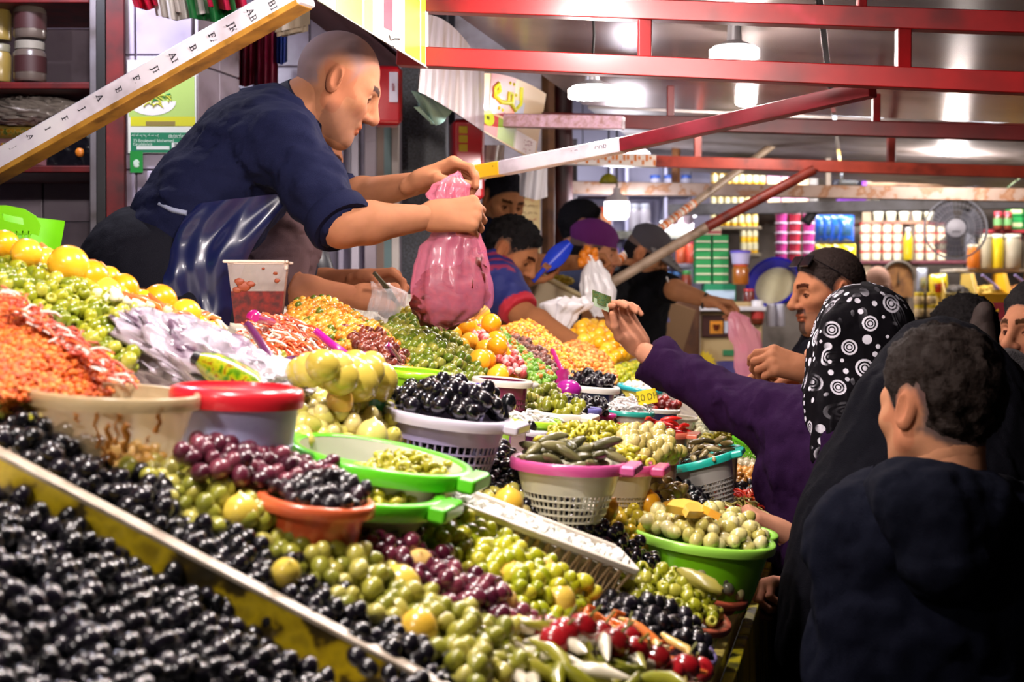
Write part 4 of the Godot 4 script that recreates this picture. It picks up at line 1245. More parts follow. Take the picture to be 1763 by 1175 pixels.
	heap([1120,850,1140,828,1190,850,1250,890,1215,905,1180,890],{"kind":"olive","far":true,"cols":BLK,"s":0.0185,"h":0.05,"dome":0.03,"name":"far_black_olive","label":"black olives below the teal rimmed colander","cat":"olive","rest":"strip of black olives below the teal rimmed colander","ind":0,"mat":{"coat":0.8}})
	heap([1250,795,1270,780,1345,800,1345,835,1290,830],{"kind":"olive","far":true,"cols":["b0a488","c8b898","948868"],"s":0.0185,"h":0.05,"dome":0.03,"name":"beige_olive","label":"beige olives","cat":"olive","rest":"heap of beige olives against the purple robe","ind":0,"mat":wet})
	heap([1235,825,1260,810,1330,825,1335,850,1260,845],{"kind":"olive","far":true,"cols":["c88a34","b87828","d8a050"],"s":0.0165,"h":0.05,"dome":0.03,"name":"amber_olive","label":"amber olives","cat":"olive","rest":"heap of small amber olives in the magenta rimmed bowl","ind":0,"mat":wet})
	heap([1230,845,1260,836,1325,842,1335,858,1270,858],{"kind":"wrinkled","cols":BLK,"s":0.016,"h":0.05,"dome":0.015,"name":"dried_black_olive","label":"dark olives in the row of small bowls","cat":"olive","rest":"dark olives in the small bowl by the purple robe","ind":0,"mat":wet,"size":0.8})
	heap([1235,850,1290,850,1340,862,1340,885,1290,880,1240,868],{"kind":"shred","cols":["b81c14","d8602a","a01410","d83a20"],"s":0.012,"h":0.06,"dome":0.02,"name":"red_salad","label":"red and orange shredded peppers","cat":"salad","rest":"red and orange pepper strips in the magenta bowl","ind":0,"lie":0.5,"mat":wet})
	heap([1200,880,1230,862,1320,868,1345,892,1290,905,1220,895],{"kind":"shred","cols":["b8a858","c8b878","a82818","988c3a"],"s":0.013,"h":0.06,"dome":0.025,"name":"pepper_salad","label":"yellow and red pickled strips","cat":"salad","rest":"yellow and red pickled strips beside the reaching hand","ind":0,"lie":0.5,"mat":wet})
	heap([1210,905,1230,892,1310,902,1310,925,1240,922],{"kind":"wrinkled","cols":["1c1618","28202a","141014"],"s":0.016,"h":0.06,"dome":0.02,"name":"dried_black_olive","label":"black olives by the hand","cat":"olive","rest":"dry black olives just beside the customer's hand","ind":0,"size":0.85})
	heap([1230,922,1300,915,1335,925,1325,945,1260,940],{"kind":"chickpea","cols":["a01c18","b83020","801410"],"s":0.0125,"h":0.06,"dome":0.015,"name":"red_berry","label":"red barberries","cat":"berry","rest":"red berries behind the lime basin","ind":0,"mat":wet})
# ================================================================ bowls, basins, baskets
# rim seen from px l to r at height py, its centre h above the bed; tilt leans the rim to the customers
func rim_frame(l:float,r:float,py:float,h:float,tilt:float)->Array:
	var c:=on((l+r)*0.5,py,h)
	var rad:=(r-l)*0.5/F*dep(c)
	var up:=Vector3.UP*cos(deg_to_rad(tilt))-PU*sin(deg_to_rad(tilt))
	return [frame(c,up,PA),rad]
# o: depth, taper (bottom radius share), body, rim (hex), rimh, rimw, holes (share of the height that is lattice), alpha, oval (across/along)
func basin(called:String,label:String,l:float,r:float,py:float,h:float,tilt:float,o:Dictionary)->Array:
	var fr:=rim_frame(l,r,py,h,tilt)
	var rad:float=fr[1]
	var x:Transform3D=fr[0]
	var t:=thing(called,label,o.get("cat","bowl"),x.origin,o.get("group",""))
	var b:=Transform3D(x.basis,Vector3.ZERO)
	var dp:float=o.depth
	var rb:float=rad*o.get("taper",0.7)
	var rw:float=o.get("rimw",0.008)
	var rh:float=o.get("rimh",0.01)
	var sx:float=o.get("oval",1.0)
	var th:=0.003
	var mo:={"coat":0.3}
	if o.has("alpha"):mo={"alpha":o.alpha}
	if o.has("back"):mo.back=o.back
	if o.has("tex"):mo.tex=o.tex; mo.ts=o.get("ts",2.0)
	var bm:=M(o.body,o.get("gloss",0.3),mo)
	var r0:=rad-rw
	var seg:=40
	var yb:=-dp
	var hl:float=o.get("holes",0.0)
	var rr:=func(y:float)->float:
		var s:=(y+dp)/dp
		return lerpf(rb,r0,pow(s,o.get("curve",0.75)))
	var prof:=[]
	var ymid:=yb+dp*hl
	if hl>0.0:
		for i in 5:
			var y:=lerpf(ymid,0.0,i/4.0)
			prof.append(Vector2(rr.call(y),y))
		for i in 5:
			var y:=lerpf(0.0,ymid,i/4.0)
			prof.append(Vector2(rr.call(y)-th,y))
		prof.append(prof[0])
		mi("body",glathe(b,prof,seg,sx,1.0),bm,t)
		var g:=G.new()
		var n:int=o.get("bars",56)
		for k in n:
			var a:=TAU*k/n
			var pts:=[]
			for i in 3:
				var y:=lerpf(yb,ymid,i/2.0)
				pts.append(b*Vector3(cos(a)*(rr.call(y)-th)*sx,y,sin(a)*(rr.call(y)-th)))
			g.tube(pts,0.002 if k%8 else 0.003,4,false)
		var rings:=int(o.get("rings",4))
		for i in rings+1:
			var y:=lerpf(yb+0.004,ymid,float(i)/rings)
			var rq:float=rr.call(y)
			g.lathe(b,[Vector2(rq-0.004,y-0.0015),Vector2(rq,y-0.0015),Vector2(rq,y+0.0015),Vector2(rq-0.004,y+0.0015),Vector2(rq-0.004,y-0.0015)],seg,sx,1.0)
		g.lathe(b,[Vector2(0,yb-0.002),Vector2(rb,yb-0.002),Vector2(rb,yb+0.002),Vector2(0,yb+0.002)],seg,sx,1.0)
		mi("lattice",g.done(),bm,t)
	else:
		prof.append(Vector2(0,yb))
		for i in 7:
			var y:=lerpf(yb,0.0,i/6.0)
			prof.append(Vector2(rr.call(y),y))
		for i in 7:
			var y:=lerpf(0.0,yb+th,i/6.0)
			prof.append(Vector2(rr.call(y)-th,y))
		prof.append(Vector2(0,yb+th))
		mi("body",glathe(b,prof,seg,sx,1.0),bm,t)
	mi("rim",glathe(b,[Vector2(r0-th,0.001),Vector2(r0,-rh),Vector2(rad-0.001,-rh),Vector2(rad,-rh*0.6),Vector2(rad,0.0),Vector2(rad-0.002,0.003),Vector2(r0,0.003),Vector2(r0-th,0.001)],48,sx,1.0),M(o.rim,0.3,{"coat":0.4} if not o.has("rimalpha") else {"alpha":o.rimalpha}),t)
	if o.has("lug"): # handle lug at the customers' end
		for s in ([1.0,-1.0] if o.lug>1 else [1.0]):
			var g:=G.new()
			g.box(b*Transform3D(Basis(),Vector3(0,-rh*0.4,s*(rad+0.006))),Vector3(0.085,rh*1.2,0.026),0.005)
			mi("handle",g.done(),M(o.rim,0.3,{"coat":0.4}),t)
	return [x,r0-th,sx,t]
# a heap filling a bowl
func fill(bs:Array,o:Dictionary,share:=0.97):
	var x:Transform3D=bs[0]
	var poly:=PackedVector2Array()
	for k in 28:poly.append(Vector2(cos(TAU*k/28)*bs[1]*bs[2],sin(TAU*k/28)*bs[1])*share)
	heap_on(x,poly,o)
# part of a bowl: outline in shares of its radius, x along the aisle, z to the customers
func fill_part(bs:Array,pts:Array,o:Dictionary):
	var poly:=PackedVector2Array()
	for q in pts:poly.append(Vector2(q[0]*bs[1]*bs[2],q[1]*bs[1]))
	heap_on(bs[0],poly,o)
func build_basins():
	var wet:={"coat":0.6}
	# glass bowl
	var bs:=basin("glass_bowl","large clear bowl with sauce drips and brown smears on its side",48,343,676,0.105,4,{"depth":0.1,"taper":0.45,"curve":0.45,"body":"cdb88e","alpha":0.42,"gloss":0.28,"rim":"bca880","rimalpha":0.55,"rimw":0.004,"rimh":0.014})
	var gl:Node3D=bs[3]
	var x:Transform3D=bs[0]
	var R:float=bs[1]
	var rl:=RandomNumberGenerator.new()
	rl.seed=31
	var prof:=func(y:float)->float:return lerpf((R+0.007)*0.45,R+0.003,pow((y+0.1)/0.1,0.45))
	var gs:=G.new()
	for q in [[-12,-0.012,0.045,0.006],[-4,-0.03,0.028,0.009],[2,-0.024,0.03,0.005],[9,-0.03,0.032,0.013],[-2,-0.062,0.014,0.012],[-26,-0.018,0.01,0.006],[33,-0.012,0.03,0.009],[4,-0.018,0.008,0.006],[-8,-0.055,0.02,0.005],[26,-0.045,0.008,0.004]]:
		var a:=deg_to_rad(q[0])+0.0
		var dirc:=(CAM-x.origin); dirc.y=0; dirc=dirc.normalized()
		var pts:=[]
		var rs:=[]
		for i in 6:
			var yy:float=q[1]-q[2]*i/5.0
			var dd:=dirc.rotated(Vector3.UP,a+0.03*sin(i*2.0+q[0]))
			pts.append(dd*(prof.call(yy)+0.0005)+Vector3(0,yy,0))
			rs.append(q[3]*(0.35+0.3*rl.randf())*0.55)
		gs.tube(pts,rs,6)
	mi("sauce_drips",gs.done(),M("b8741c",0.5),gl)
	fill(bs,{"kind":"crumb","cols":["c08a3a","a8742c","d0a860"],"s":0.016,"h":-0.078,"dome":0.01,"name":"leftover_salad","label":"brown leftover sauce in the clear bowl","cat":"salad","rest":"brown leftover salad at the bottom of the clear bowl","ind":0},0.62)
	# tub with a red lid
	var tb:=rim_frame(292,523,682,0.135,2.5)
	var t:=thing("lidded_tub","translucent bluish tub closed with a red lid","tub",tb[0].origin)
	var b:=Transform3D(tb[0].basis,Vector3.ZERO)
	R=tb[1]
	var op:={"alpha":0.7,"back":"8088a0"}
	mi("body",glathe(b,[Vector2(0,-0.128),Vector2(R*0.74,-0.128),Vector2(R*0.78,-0.12),Vector2(R*0.93,-0.004),Vector2(R*0.92,-0.004),Vector2(R*0.77,-0.118),Vector2(0,-0.12)],40),M("ccd0f4",0.3,{"back":"8088b0"}),t)
	mi("lid",glathe(b,[Vector2(R*0.94,-0.012),Vector2(R*0.99,-0.012),Vector2(R,-0.004),Vector2(R,0.004),Vector2(R*0.97,0.01),Vector2(R*0.86,0.013),Vector2(R*0.84,0.008),Vector2(0,0.009)],48),M("c8202c",0.3,{"coat":0.5}),t)
	var gr:=G.new()
	gr.lathe(b,[Vector2(R*0.86,-0.06),Vector2(R*0.872,-0.0585),Vector2(R*0.86,-0.057)],40)
	mi("groove",gr.done(),M("d4d4ee",0.3),t)
	# orange bowl with purple and black olives
	bs=basin("orange_bowl","low orange bowl holding purple and black olives",442,648,860,0.1,8,{"depth":0.062,"taper":0.72,"body":"c4502a","rim":"d06038","rimw":0.01,"rimh":0.012})
	heap([300,775,345,758,420,772,470,785,560,815,610,838,520,850,440,838,350,812],{"kind":"olive","cols":PRP,"s":0.0195,"h":0.09,"dome":0.02,"name":"purple_olive","label":"dull purple olive in the orange bowl beside the red lidded tub","cat":"olive","group":"purple olives of the orange bowl","rest":"purple olives heaped behind the orange bowl","ind":60,"mat":wet})
	fill(bs,{"kind":"wrinkled","cols":["1a1418","221c24","2c1820","141016"],"s":0.0165,"h":0.004,"dome":0.02,"name":"dried_black_olive","label":"small wrinkled black olives in the orange bowl","cat":"olive","rest":"small wrinkled black olives in the orange bowl","ind":0,"size":0.85,"mat":wet})
	# lime rimmed colanders
	var grp:="lime rimmed bowls"
	bs=basin("rimmed_bowl","lower lime rimmed white bowl with sliced olives and lemon, in front",378,772,825,0.085,11,{"depth":0.1,"taper":0.6,"body":"cfcfb4","back":"50503c","rim":"58c81e","rimw":0.012,"rimh":0.018,"lug":2,"group":grp})
	fill_part(bs,[[-0.9,-0.3],[-0.6,-0.75],[0,-0.93],[0.6,-0.7],[0.9,-0.2],[0.85,0.3],[0.5,0.75],[0,0.92],[-0.5,0.75],[-0.85,0.3]],{"kind":"ring","cols":["9c9a1c","b0aa30","8a8818"],"s":0.017,"h":-0.022,"dome":0.012,"name":"sliced_olive","label":"sliced green olive in the lower lime rimmed bowl","cat":"olive","group":"sliced olives of the lower lime bowl","rest":"sliced green olives filling the lower lime rimmed bowl","ind":60,"mat":wet})
	for q in [[0.1,0.42],[-0.1,0.25],[0.2,0.55]]:
		var m:=mi("lemon_wedge",item("wedge"),M("d8a828",0.3,wet),null,bs[0]*Transform3D(Basis(Vector3.UP,q[0]*9.0)*Basis(Vector3.RIGHT,-1.0),Vector3(q[0]*bs[1],0.004,q[1]*bs[1]-0.03)))
		tag(m,"yellow lemon wedge on the lower lime rimmed bowl","lemon","lemon wedges on the lower lime rimmed bowl")
	bs=basin("rimmed_bowl","upper lime rimmed white bowl half full of sliced olives",495,818,785,0.115,11,{"depth":0.1,"taper":0.6,"body":"cfd0ba","back":"50503c","rim":"5ccc22","rimw":0.012,"rimh":0.018,"lug":2,"group":grp})
	fill_part(bs,[[-0.8,0.0],[-0.4,-0.2],[0.1,-0.3],[0.7,-0.1],[0.88,0.2],[0.7,0.6],[0.2,0.9],[-0.4,0.85],[-0.8,0.4]],{"kind":"ring","cols":["a8a420","b8b23a","94901a"],"s":0.0165,"h":-0.02,"dome":0.018,"name":"sliced_olive","label":"sliced green olive in the upper lime rimmed bowl","cat":"olive","group":"sliced olives of the upper lime bowl","rest":"sliced green olives in the upper lime rimmed bowl","ind":70,"mat":wet})
	# lilac basket of black olives
	bs=basin("lilac_basket","lilac plastic basket with pale rim heaped with black olives",652,888,712,0.135,8,{"cat":"basket","depth":0.1,"taper":0.7,"body":"9a90ba","rim":"c9c2d2","rimw":0.013,"rimh":0.014,"holes":0.62,"bars":46,"rings":4,"lug":1})
	fill(bs,{"kind":"olive","cols":BLK,"s":0.0215,"size":1.2,"h":0.012,"dome":0.035,"name":"black_olive","label":"big shiny black olive heaped in the lilac basket","cat":"olive","group":"black olives of the lilac basket","rest":"black olives filling the lilac basket","ind":55,"mat":{"coat":0.8},"gloss":0.2})
	# green bowl of pale lemons
	bs=basin("green_bowl","dark green bowl heaped with large pale lemons",562,675,668,0.12,5,{"depth":0.05,"taper":0.75,"body":"1e7a3c","rim":"2a8c48","rimw":0.005,"rimh":0.01})
	var labs:=[]
	pieces([[585,650,0.155,0.95],[613,655,0.15,1.15],[650,655,0.15,1.05],[652,668,0.135,0.85],[632,640,0.165,0.9],[600,638,0.16,0.85],[578,633,0.165,0.9],[555,630,0.165,0.85],[536,637,0.15,0.9],[520,640,0.14,0.8],[640,628,0.16,0.75],[610,628,0.165,0.8],[565,645,0.15,0.8],[640,676,0.125,0.6],[625,668,0.135,0.8],[596,664,0.135,0.8]],"round_lemon","pale_lemon","large pale waxy lemon in the dark green bowl","lemon",["c0aa48","ccb656","b6a040"],0.25,wet,"",[],"the plum ladle")
	# empty lime basin and the clear box under it
	basin("lime_basin","empty bright lime basin leaning behind the lilac basket",655,778,640,0.16,6,{"cat":"basin","depth":0.05,"taper":0.85,"body":"8cc414","back":"405a08","rim":"9cd420","rimw":0.004,"rimh":0.008})
	t=thing("clear_box","shallow clear box under the lime basin","box",on(722,668,0.085))
	var g:=G.new()
	for q in [[0,1],[0,-1],[1,0],[-1,0]]:g.box(Transform3D(Basis(Vector3.UP,0.1),Vector3(q[0]*0.065,0,q[1]*0.04)),Vector3(0.13 if q[0]==0 else 0.003,0.045,0.08 if q[0] else 0.003),0.001)
	mi("wall",g.done(),M("e8d4dc",0.1,{"alpha":0.35}),t)
	mi("bottom",gbox(Vector3(0,-0.02,0),Vector3(0.13,0.003,0.08),0.1),M("a83a5a",0.3),t)
	# tilted bowl with letters
	bs=basin("lettered_bowl","magenta bowl with a white inside lettered in blue, tilted",762,852,664,0.12,14,{"depth":0.05,"taper":0.7,"body":"a02c70","rim":"e2dcd8","rimw":0.01,"rimh":0.006})
	mi("lining",glathe(Transform3D(bs[0].basis,Vector3.ZERO),[Vector2(bs[1]*0.72,-0.04),Vector2(bs[1]-0.001,-0.002),Vector2(bs[1]-0.003,-0.002),Vector2(bs[1]*0.7,-0.038)],30),M("e8e2e4",0.35),bs[3])
	mi("lettering",text("ADER",0.019,"Droid Sans",0.001,true),M("4a3a9a",0.5),bs[3],Transform3D(Basis(Vector3.UP,-0.1)*Basis(Vector3.RIGHT,-0.75),at(815,665,dep(bs[0].origin)-0.01)-bs[0].origin))
	fill(bs,{"kind":"strip","cols":["e08a4a","d8703a"],"s":0.028,"h":-0.02,"dome":0.01,"name":"carrot_stick","label":"carrot stick in the lettered bowl","cat":"carrot","group":"carrot sticks in the lettered bowl","ind":8,"size":0.6,"lie":0.5,"top":0.0},0.6)
	basin("maroon_basket","maroon plastic basket with a cream rim behind the lettered bowl",812,918,655,0.125,5,{"cat":"basket","depth":0.08,"taper":0.8,"body":"6e1440","rim":"ded2c8","rimw":0.01,"rimh":0.01,"holes":0.6,"bars":44,"rings":4})
	basin("clear_cup","small clear cup bowl beside the maroon basket",888,928,662,0.11,3,{"cat":"cup","depth":0.06,"taper":0.75,"body":"d8ccd4","alpha":0.35,"gloss":0.12,"rim":"e0d8dc","rimalpha":0.5,"rimw":0.003,"rimh":0.004})
	bs=basin("navy_bowl","navy bowl with a white rim holding wrinkled black olives",953,1068,664,0.1,6,{"depth":0.05,"taper":0.8,"body":"20265a","rim":"e2dcd4","rimw":0.012,"rimh":0.012})
	fill(bs,{"kind":"wrinkled","cols":BLK,"s":0.017,"h":0.008,"dome":0.02,"name":"dried_black_olive","label":"wrinkled black olives in the navy bowl","cat":"olive","rest":"wrinkled black olives in the white rimmed navy bowl","ind":0,"mat":wet,"size":0.9})
	bs=basin("teal_bowl","yellow bowl with a turquoise rim by the price tag",1062,1142,668,0.11,9,{"depth":0.055,"taper":0.75,"body":"d8c85a","rim":"1ea0a8","rimw":0.008,"rimh":0.008})
	fill(bs,{"kind":"crumb","cols":["e0d8cc","ece4d8"],"s":0.015,"h":-0.004,"dome":0.012,"name":"white_cheese","label":"white crumbly cheese","cat":"cheese","rest":"white crumbly cheese in the turquoise rimmed bowl","ind":0})
	bs=basin("magenta_basket","magenta basket with a cream rim full of green olives",918,1012,712,0.12,5,{"cat":"basket","depth":0.09,"taper":0.75,"body":"8e2068","rim":"e4dccc","rimw":0.011,"rimh":0.011,"holes":0.5,"bars":44,"rings":4,"lug":1})
	fill(bs,{"kind":"olive","cols":["8a8a20","a0a038","707418"],"s":0.02,"h":0.006,"dome":0.02,"name":"small_green_olive","label":"green olive in the cream rimmed magenta basket","cat":"olive","group":"green olives of the magenta basket","ind":20,"rest":"green olives in the cream rimmed magenta basket","mat":wet})
	bs=basin("lime_bowl","bright lime bowl of white shreds before the magenta basket",855,968,722,0.11,7,{"depth":0.07,"taper":0.75,"body":"92cc1c","rim":"a4d832","rimw":0.006,"rimh":0.008})
	fill(bs,{"kind":"shred","cols":["e4e0dc","d8d4d0"],"s":0.013,"h":-0.006,"dome":0.02,"name":"white_shreds","label":"white shredded radish","cat":"radish","rest":"white shredded radish in the bright lime bowl","ind":0,"lie":0.5})
	bs=basin("purple_bowl","white rimmed purple bowl, nearly empty, with one black olive",868,946,738,0.1,12,{"depth":0.055,"taper":0.72,"body":"8a3a94","rim":"dcd4e2","rimw":0.014,"rimh":0.008})
	tag(mi("black_olive",item("wrinkled"),M("100c12",0.3,wet),null,Transform3D(Basis(),on(914,737,0.108))),"single black olive left on the purple bowl's white rim","olive")
	basin("violet_basket","blue violet lattice basket between magenta basket and clear bowl",985,1037,704,0.115,4,{"cat":"basket","depth":0.085,"taper":0.75,"body":"3c3a86","rim":"6a66a8","rimw":0.008,"rimh":0.01,"holes":0.75,"bars":36,"rings":6})
	basin("pink_dish","shallow magenta dish behind the turquoise rimmed clear bowl",1020,1062,714,0.09,3,{"cat":"dish","depth":0.02,"taper":0.8,"body":"b02878","rim":"c03488","rimw":0.006,"rimh":0.006})
	bs=basin("clear_bowl","clear bowl with a turquoise rim heaped with white shreds",1034,1128,708,0.11,4,{"depth":0.07,"taper":0.72,"body":"bcb8a8","alpha":0.6,"gloss":0.24,"rim":"2aa494","rimw":0.007,"rimh":0.008})
	fill(bs,{"kind":"shred","cols":["ece6e4","e0d8d8","f0ecea"],"s":0.013,"h":0.0,"dome":0.05,"edge":0.06,"name":"white_shreds","label":"mound of white shredded cabbage","cat":"cabbage","rest":"mound of white shreds in the turquoise rimmed clear bowl","ind":0,"lie":0.5})
	bs=basin("navy_tray","navy tray with a white rim holding red olives",1095,1172,704,0.115,4,{"cat":"tray","depth":0.03,"taper":0.85,"body":"242858","rim":"dcd8d2","rimw":0.008,"rimh":0.008})
	fill(bs,{"kind":"wrinkled","cols":["8a1c18","a03024","6a1414"],"s":0.016,"h":0.004,"dome":0.022,"name":"red_olive","label":"red wrinkled olives","cat":"olive","rest":"red wrinkled olives in the white rimmed navy tray","ind":0,"mat":wet,"size":0.9})
	bs=basin("clear_bowl","large clear bowl behind the red chillies",1106,1202,718,0.1,4,{"depth":0.08,"taper":0.7,"body":"b0a890","alpha":0.5,"gloss":0.24,"rim":"b8b0a0","rimalpha":0.6,"rimw":0.004,"rimh":0.006})
	fill(bs,{"kind":"olive","far":true,"cols":["a89a78","8a7a5a","b8ac90"],"s":0.019,"h":-0.03,"dome":0.02,"name":"beige_olive","label":"brownish olives","cat":"olive","rest":"brownish olives in the large clear bowl behind the chillies","ind":0})
	tag(mi("magenta_ball_ladle",lump(0.03,0.024,0.03,16,10,0.0,1),M("a01c88",0.2,{"coat":0.7}),null,Transform3D(Basis(),on(978,672,0.12))),"upturned magenta ladle bowl among the dark olives","ladle")
	# red chillies
	bs=basin("salmon_bowl","brown bowl with a salmon rim holding red chillies",1085,1190,744,0.115,2,{"depth":0.09,"taper":0.7,"body":"8a7258","rim":"cc6a50","rimw":0.006,"rimh":0.01,"lug":1})
	fill(bs,{"kind":"pepper","cols":["b01410","c81c14","98100c"],"s":0.024,"h":0.006,"dome":0.012,"name":"red_chilli","label":"small glossy red chilli heaped in the salmon rimmed bowl","cat":"chilli","group":"red chillies in the salmon rimmed bowl","ind":40,"size":0.62,"lie":0.5,"mat":{"coat":0.7},"top":0.1})
	# pink rimmed colanders
	grp="pink rimmed colanders"
	bs=basin("pink_colander","smaller colander with a pink rim, half behind the first",1010,1132,800,0.145,2,{"cat":"colander","depth":0.1,"taper":0.6,"body":"a89c84","rim":"c0487c","rimw":0.007,"rimh":0.014,"holes":0.5,"bars":48,"rings":6,"lug":1,"group":grp})
	fill(bs,{"kind":"ring","cols":["b4a82a","c4b840","a09a1e"],"s":0.018,"h":0.004,"dome":0.03,"name":"sliced_olive","label":"sliced yellow olive in the smaller pink rimmed colander","cat":"olive","group":"sliced olives of the pink colander","rest":"sliced yellow olives in the smaller pink rimmed colander","ind":50,"mat":wet})
	bs=basin("pink_colander","large whitish colander with a pink rim holding pickles and olives",878,1082,793,0.155,3,{"cat":"colander","depth":0.115,"taper":0.5,"body":"c2c0aa","rim":"c4508c","rimw":0.008,"rimh":0.014,"holes":0.6,"bars":48,"rings":6,"lug":1,"group":grp})
	fill_part(bs,[[-0.7,-0.6],[0.0,-0.9],[0.6,-0.7],[0.3,0.0],[0.4,0.6],[0,0.9],[-0.6,0.7],[-0.92,0.1]],{"kind":"pickle","cols":["5c5836","6c6844","4c4a2c","767048"],"s":0.023,"h":0.004,"dome":0.03,"name":"pickle","label":"greyish green pickled gherkin in the large pink rimmed colander","cat":"gherkin","group":"gherkins of the pink colander","ind":70,"lie":0.5,"size":0.66})
	heap([915,770,950,742,1000,738,1060,745,1130,775,1165,795,1120,805,1070,800,1020,790],{"kind":"ring","cols":["a8a01c","b8b02c","989410","c0b848"],"s":0.018,"h":0.135,"dome":0.035,"name":"sliced_olive","label":"sliced yellow green olive heaped above the pink rimmed colanders","cat":"olive","group":"sliced olives above the pink colanders","rest":"heap of sliced yellow green olives behind the gherkins","ind":80,"mat":wet})
	heap([1060,745,1100,742,1150,765,1165,790,1120,795,1080,775],{"kind":"olive","cols":["b8a860","a89850","c8b878"],"s":0.021,"h":0.165,"dome":0.025,"name":"pale_olive","label":"beige olive on the sliced olives below the red chillies","cat":"olive","group":"beige olives below the chillies","ind":40,"size":1.1,"mat":wet})
	basin("teal_dish","small dish with a blue rim squeezed beside the pink colander",1085,1147,797,0.115,2,{"cat":"dish","depth":0.09,"taper":0.65,"body":"9a8468","rim":"4a94a4","rimw":0.006,"rimh":0.012,"holes":0.5,"bars":32,"rings":5})
	basin("coral_dish","small dish with a coral rim between pink and turquoise colanders",1112,1172,788,0.115,2,{"cat":"dish","depth":0.09,"taper":0.65,"body":"9a7a60","rim":"cc7466","rimw":0.006,"rimh":0.012})
	# turquoise colanders
	grp="turquoise rimmed colanders"
	bs=basin("turquoise_colander","rear grey colander with a turquoise rim full of yellow olives",1190,1276,772,0.12,-4,{"cat":"colander","depth":0.11,"taper":0.6,"body":"7e7058","rim":"2ab0a4","rimw":0.007,"rimh":0.013,"group":grp})
	fill(bs,{"kind":"ring","cols":["b0a41e","c0b43a","d0c050"],"s":0.018,"h":0.006,"dome":0.04,"name":"sliced_olive","label":"bright yellow sliced olive in the rear turquoise rimmed colander","cat":"olive","group":"yellow olives of the turquoise colander","ind":40,"rest":"bright yellow sliced olives in the rear turquoise colander","mat":wet})
	bs=basin("turquoise_colander","front grey colander with a turquoise rim holding dark gherkins",1146,1266,791,0.13,-15,{"cat":"colander","depth":0.105,"taper":0.6,"body":"a4a09a","rim":"22b4a2","rimw":0.007,"rimh":0.013,"holes":0.55,"bars":40,"rings":6,"lug":1,"group":grp})
	fill(bs,{"kind":"pickle","cols":["4a3c1c","5c4c26","3a3018","6a5a34","8a7a50"],"s":0.022,"h":0.004,"dome":0.03,"name":"pickle","label":"small dark brown gherkin in the front turquoise rimmed colander","cat":"gherkin","group":"dark gherkins of the turquoise colander","ind":60,"lie":0.5,"size":0.5,"mat":{"coat":0.4}})
	# lime lattice basket at the edge
	bs=basin("lime_basket","lime green lattice basket tipped against the purple robe",1256,1330,760,0.12,26,{"cat":"basket","depth":0.06,"taper":0.8,"body":"6cc416","rim":"58b012","rimw":0.006,"rimh":0.01,"holes":0.95,"bars":44,"rings":6})
	# lime basin of pale olives
	bs=basin("lime_basin","shorter lime basin rim showing behind the big lime basin",1150,1340,912,0.1,6,{"cat":"basin","depth":0.08,"taper":0.7,"body":"74c018","rim":"94d448","rimw":0.01,"rimh":0.01,"group":"lime basins by the front edge"})
	bs=basin("lime_basin","big lime basin heaped with pale olives at the stall's edge",1082,1336,922,0.11,7,{"cat":"basin","depth":0.11,"taper":0.72,"body":"78c814","back":"3c6a06","rim":"9cdc50","rimw":0.009,"rimh":0.012,"group":"lime basins by the front edge"})
	fill(bs,{"kind":"olive","cols":["c0b668","ccc27c","b2a856","d0c68c"],"s":0.021,"size":1.1,"h":0.006,"dome":0.035,"edge":0.07,"name":"pale_olive","label":"pale beige olive in the big lime basin at the stall's edge","cat":"olive","group":"pale olives of the lime basin","ind":90,"rest":"pale beige olives filling the big lime basin","mat":wet})
	for q in [[-0.5,-0.25,1.2],[-0.55,0.1,1.0],[-0.65,-0.1,1.1]]:
		tag(mi("lemon_slice",item("wedge"),M("e2b848" if q[1]<0.1 else "dc9a28",0.3,wet),null,bs[0]*Transform3D(Basis(Vector3.UP,q[1]*5.0)*Basis(Vector3.RIGHT,-1.2),Vector3(q[0]*bs[1],0.05,q[1]*bs[1])).scaled_local(Vector3.ONE*q[2])),"wide yellow lemon slice at the back of the big lime basin","lemon","lemon slices on the lime basin")
	# plates along the front edge
	grp="shallow plates along the front edge"
	bs=basin("shallow_plate","terracotta plate of mixed olives under the lime basin",1096,1292,1006,0.04,17,{"cat":"plate","depth":0.025,"taper":0.8,"body":"7a3020","rim":"a04a34","rimw":0.01,"rimh":0.008,"group":grp})
	fill(bs,{"kind":"olive","cols":["8a8458","a09a70","6c6a50","b8ac7c","5a5a48"],"s":0.019,"size":0.95,"h":0.004,"dome":0.07,"edge":0.06,"name":"mixed_olive","label":"greyish mixed olive in the terracotta plate under the lime basin","cat":"olive","group":"mixed olives under the lime basin","ind":90,"rest":"greyish mixed olives on the terracotta plate","mat":wet})
	tag(mi("pickle",item("pickle"),M("9a9040",0.3,wet),null,Transform3D(Basis(Vector3(0.5,1,0.2).normalized(),1.0),on(1205,1000,0.1))),"single pale gherkin standing among the mixed olives","gherkin")
	bs=basin("shallow_plate","terracotta plate heaped with sliced green olives",1005,1264,1038,0.04,17,{"cat":"plate","depth":0.025,"taper":0.8,"body":"8a3824","rim":"b05a44","rimw":0.01,"rimh":0.008,"group":grp})
	fill(bs,{"kind":"pitted","cols":["8e9018","a0a02c","7c8012","b0ac40"],"s":0.0185,"size":0.95,"h":0.004,"dome":0.042,"edge":0.07,"name":"sliced_olive","label":"cut green olive on the terracotta plate by the front edge","cat":"olive","group":"cut olives of the terracotta plate","ind":80,"rest":"cut green olives heaped on the terracotta plate","mat":wet})
	bs=basin("shallow_plate","lilac plate heaped with wrinkled black olives by the front edge",970,1240,1092,0.032,17,{"cat":"plate","depth":0.025,"taper":0.8,"body":"5a4a86","rim":"8a7cb4","rimw":0.01,"rimh":0.008,"group":grp})
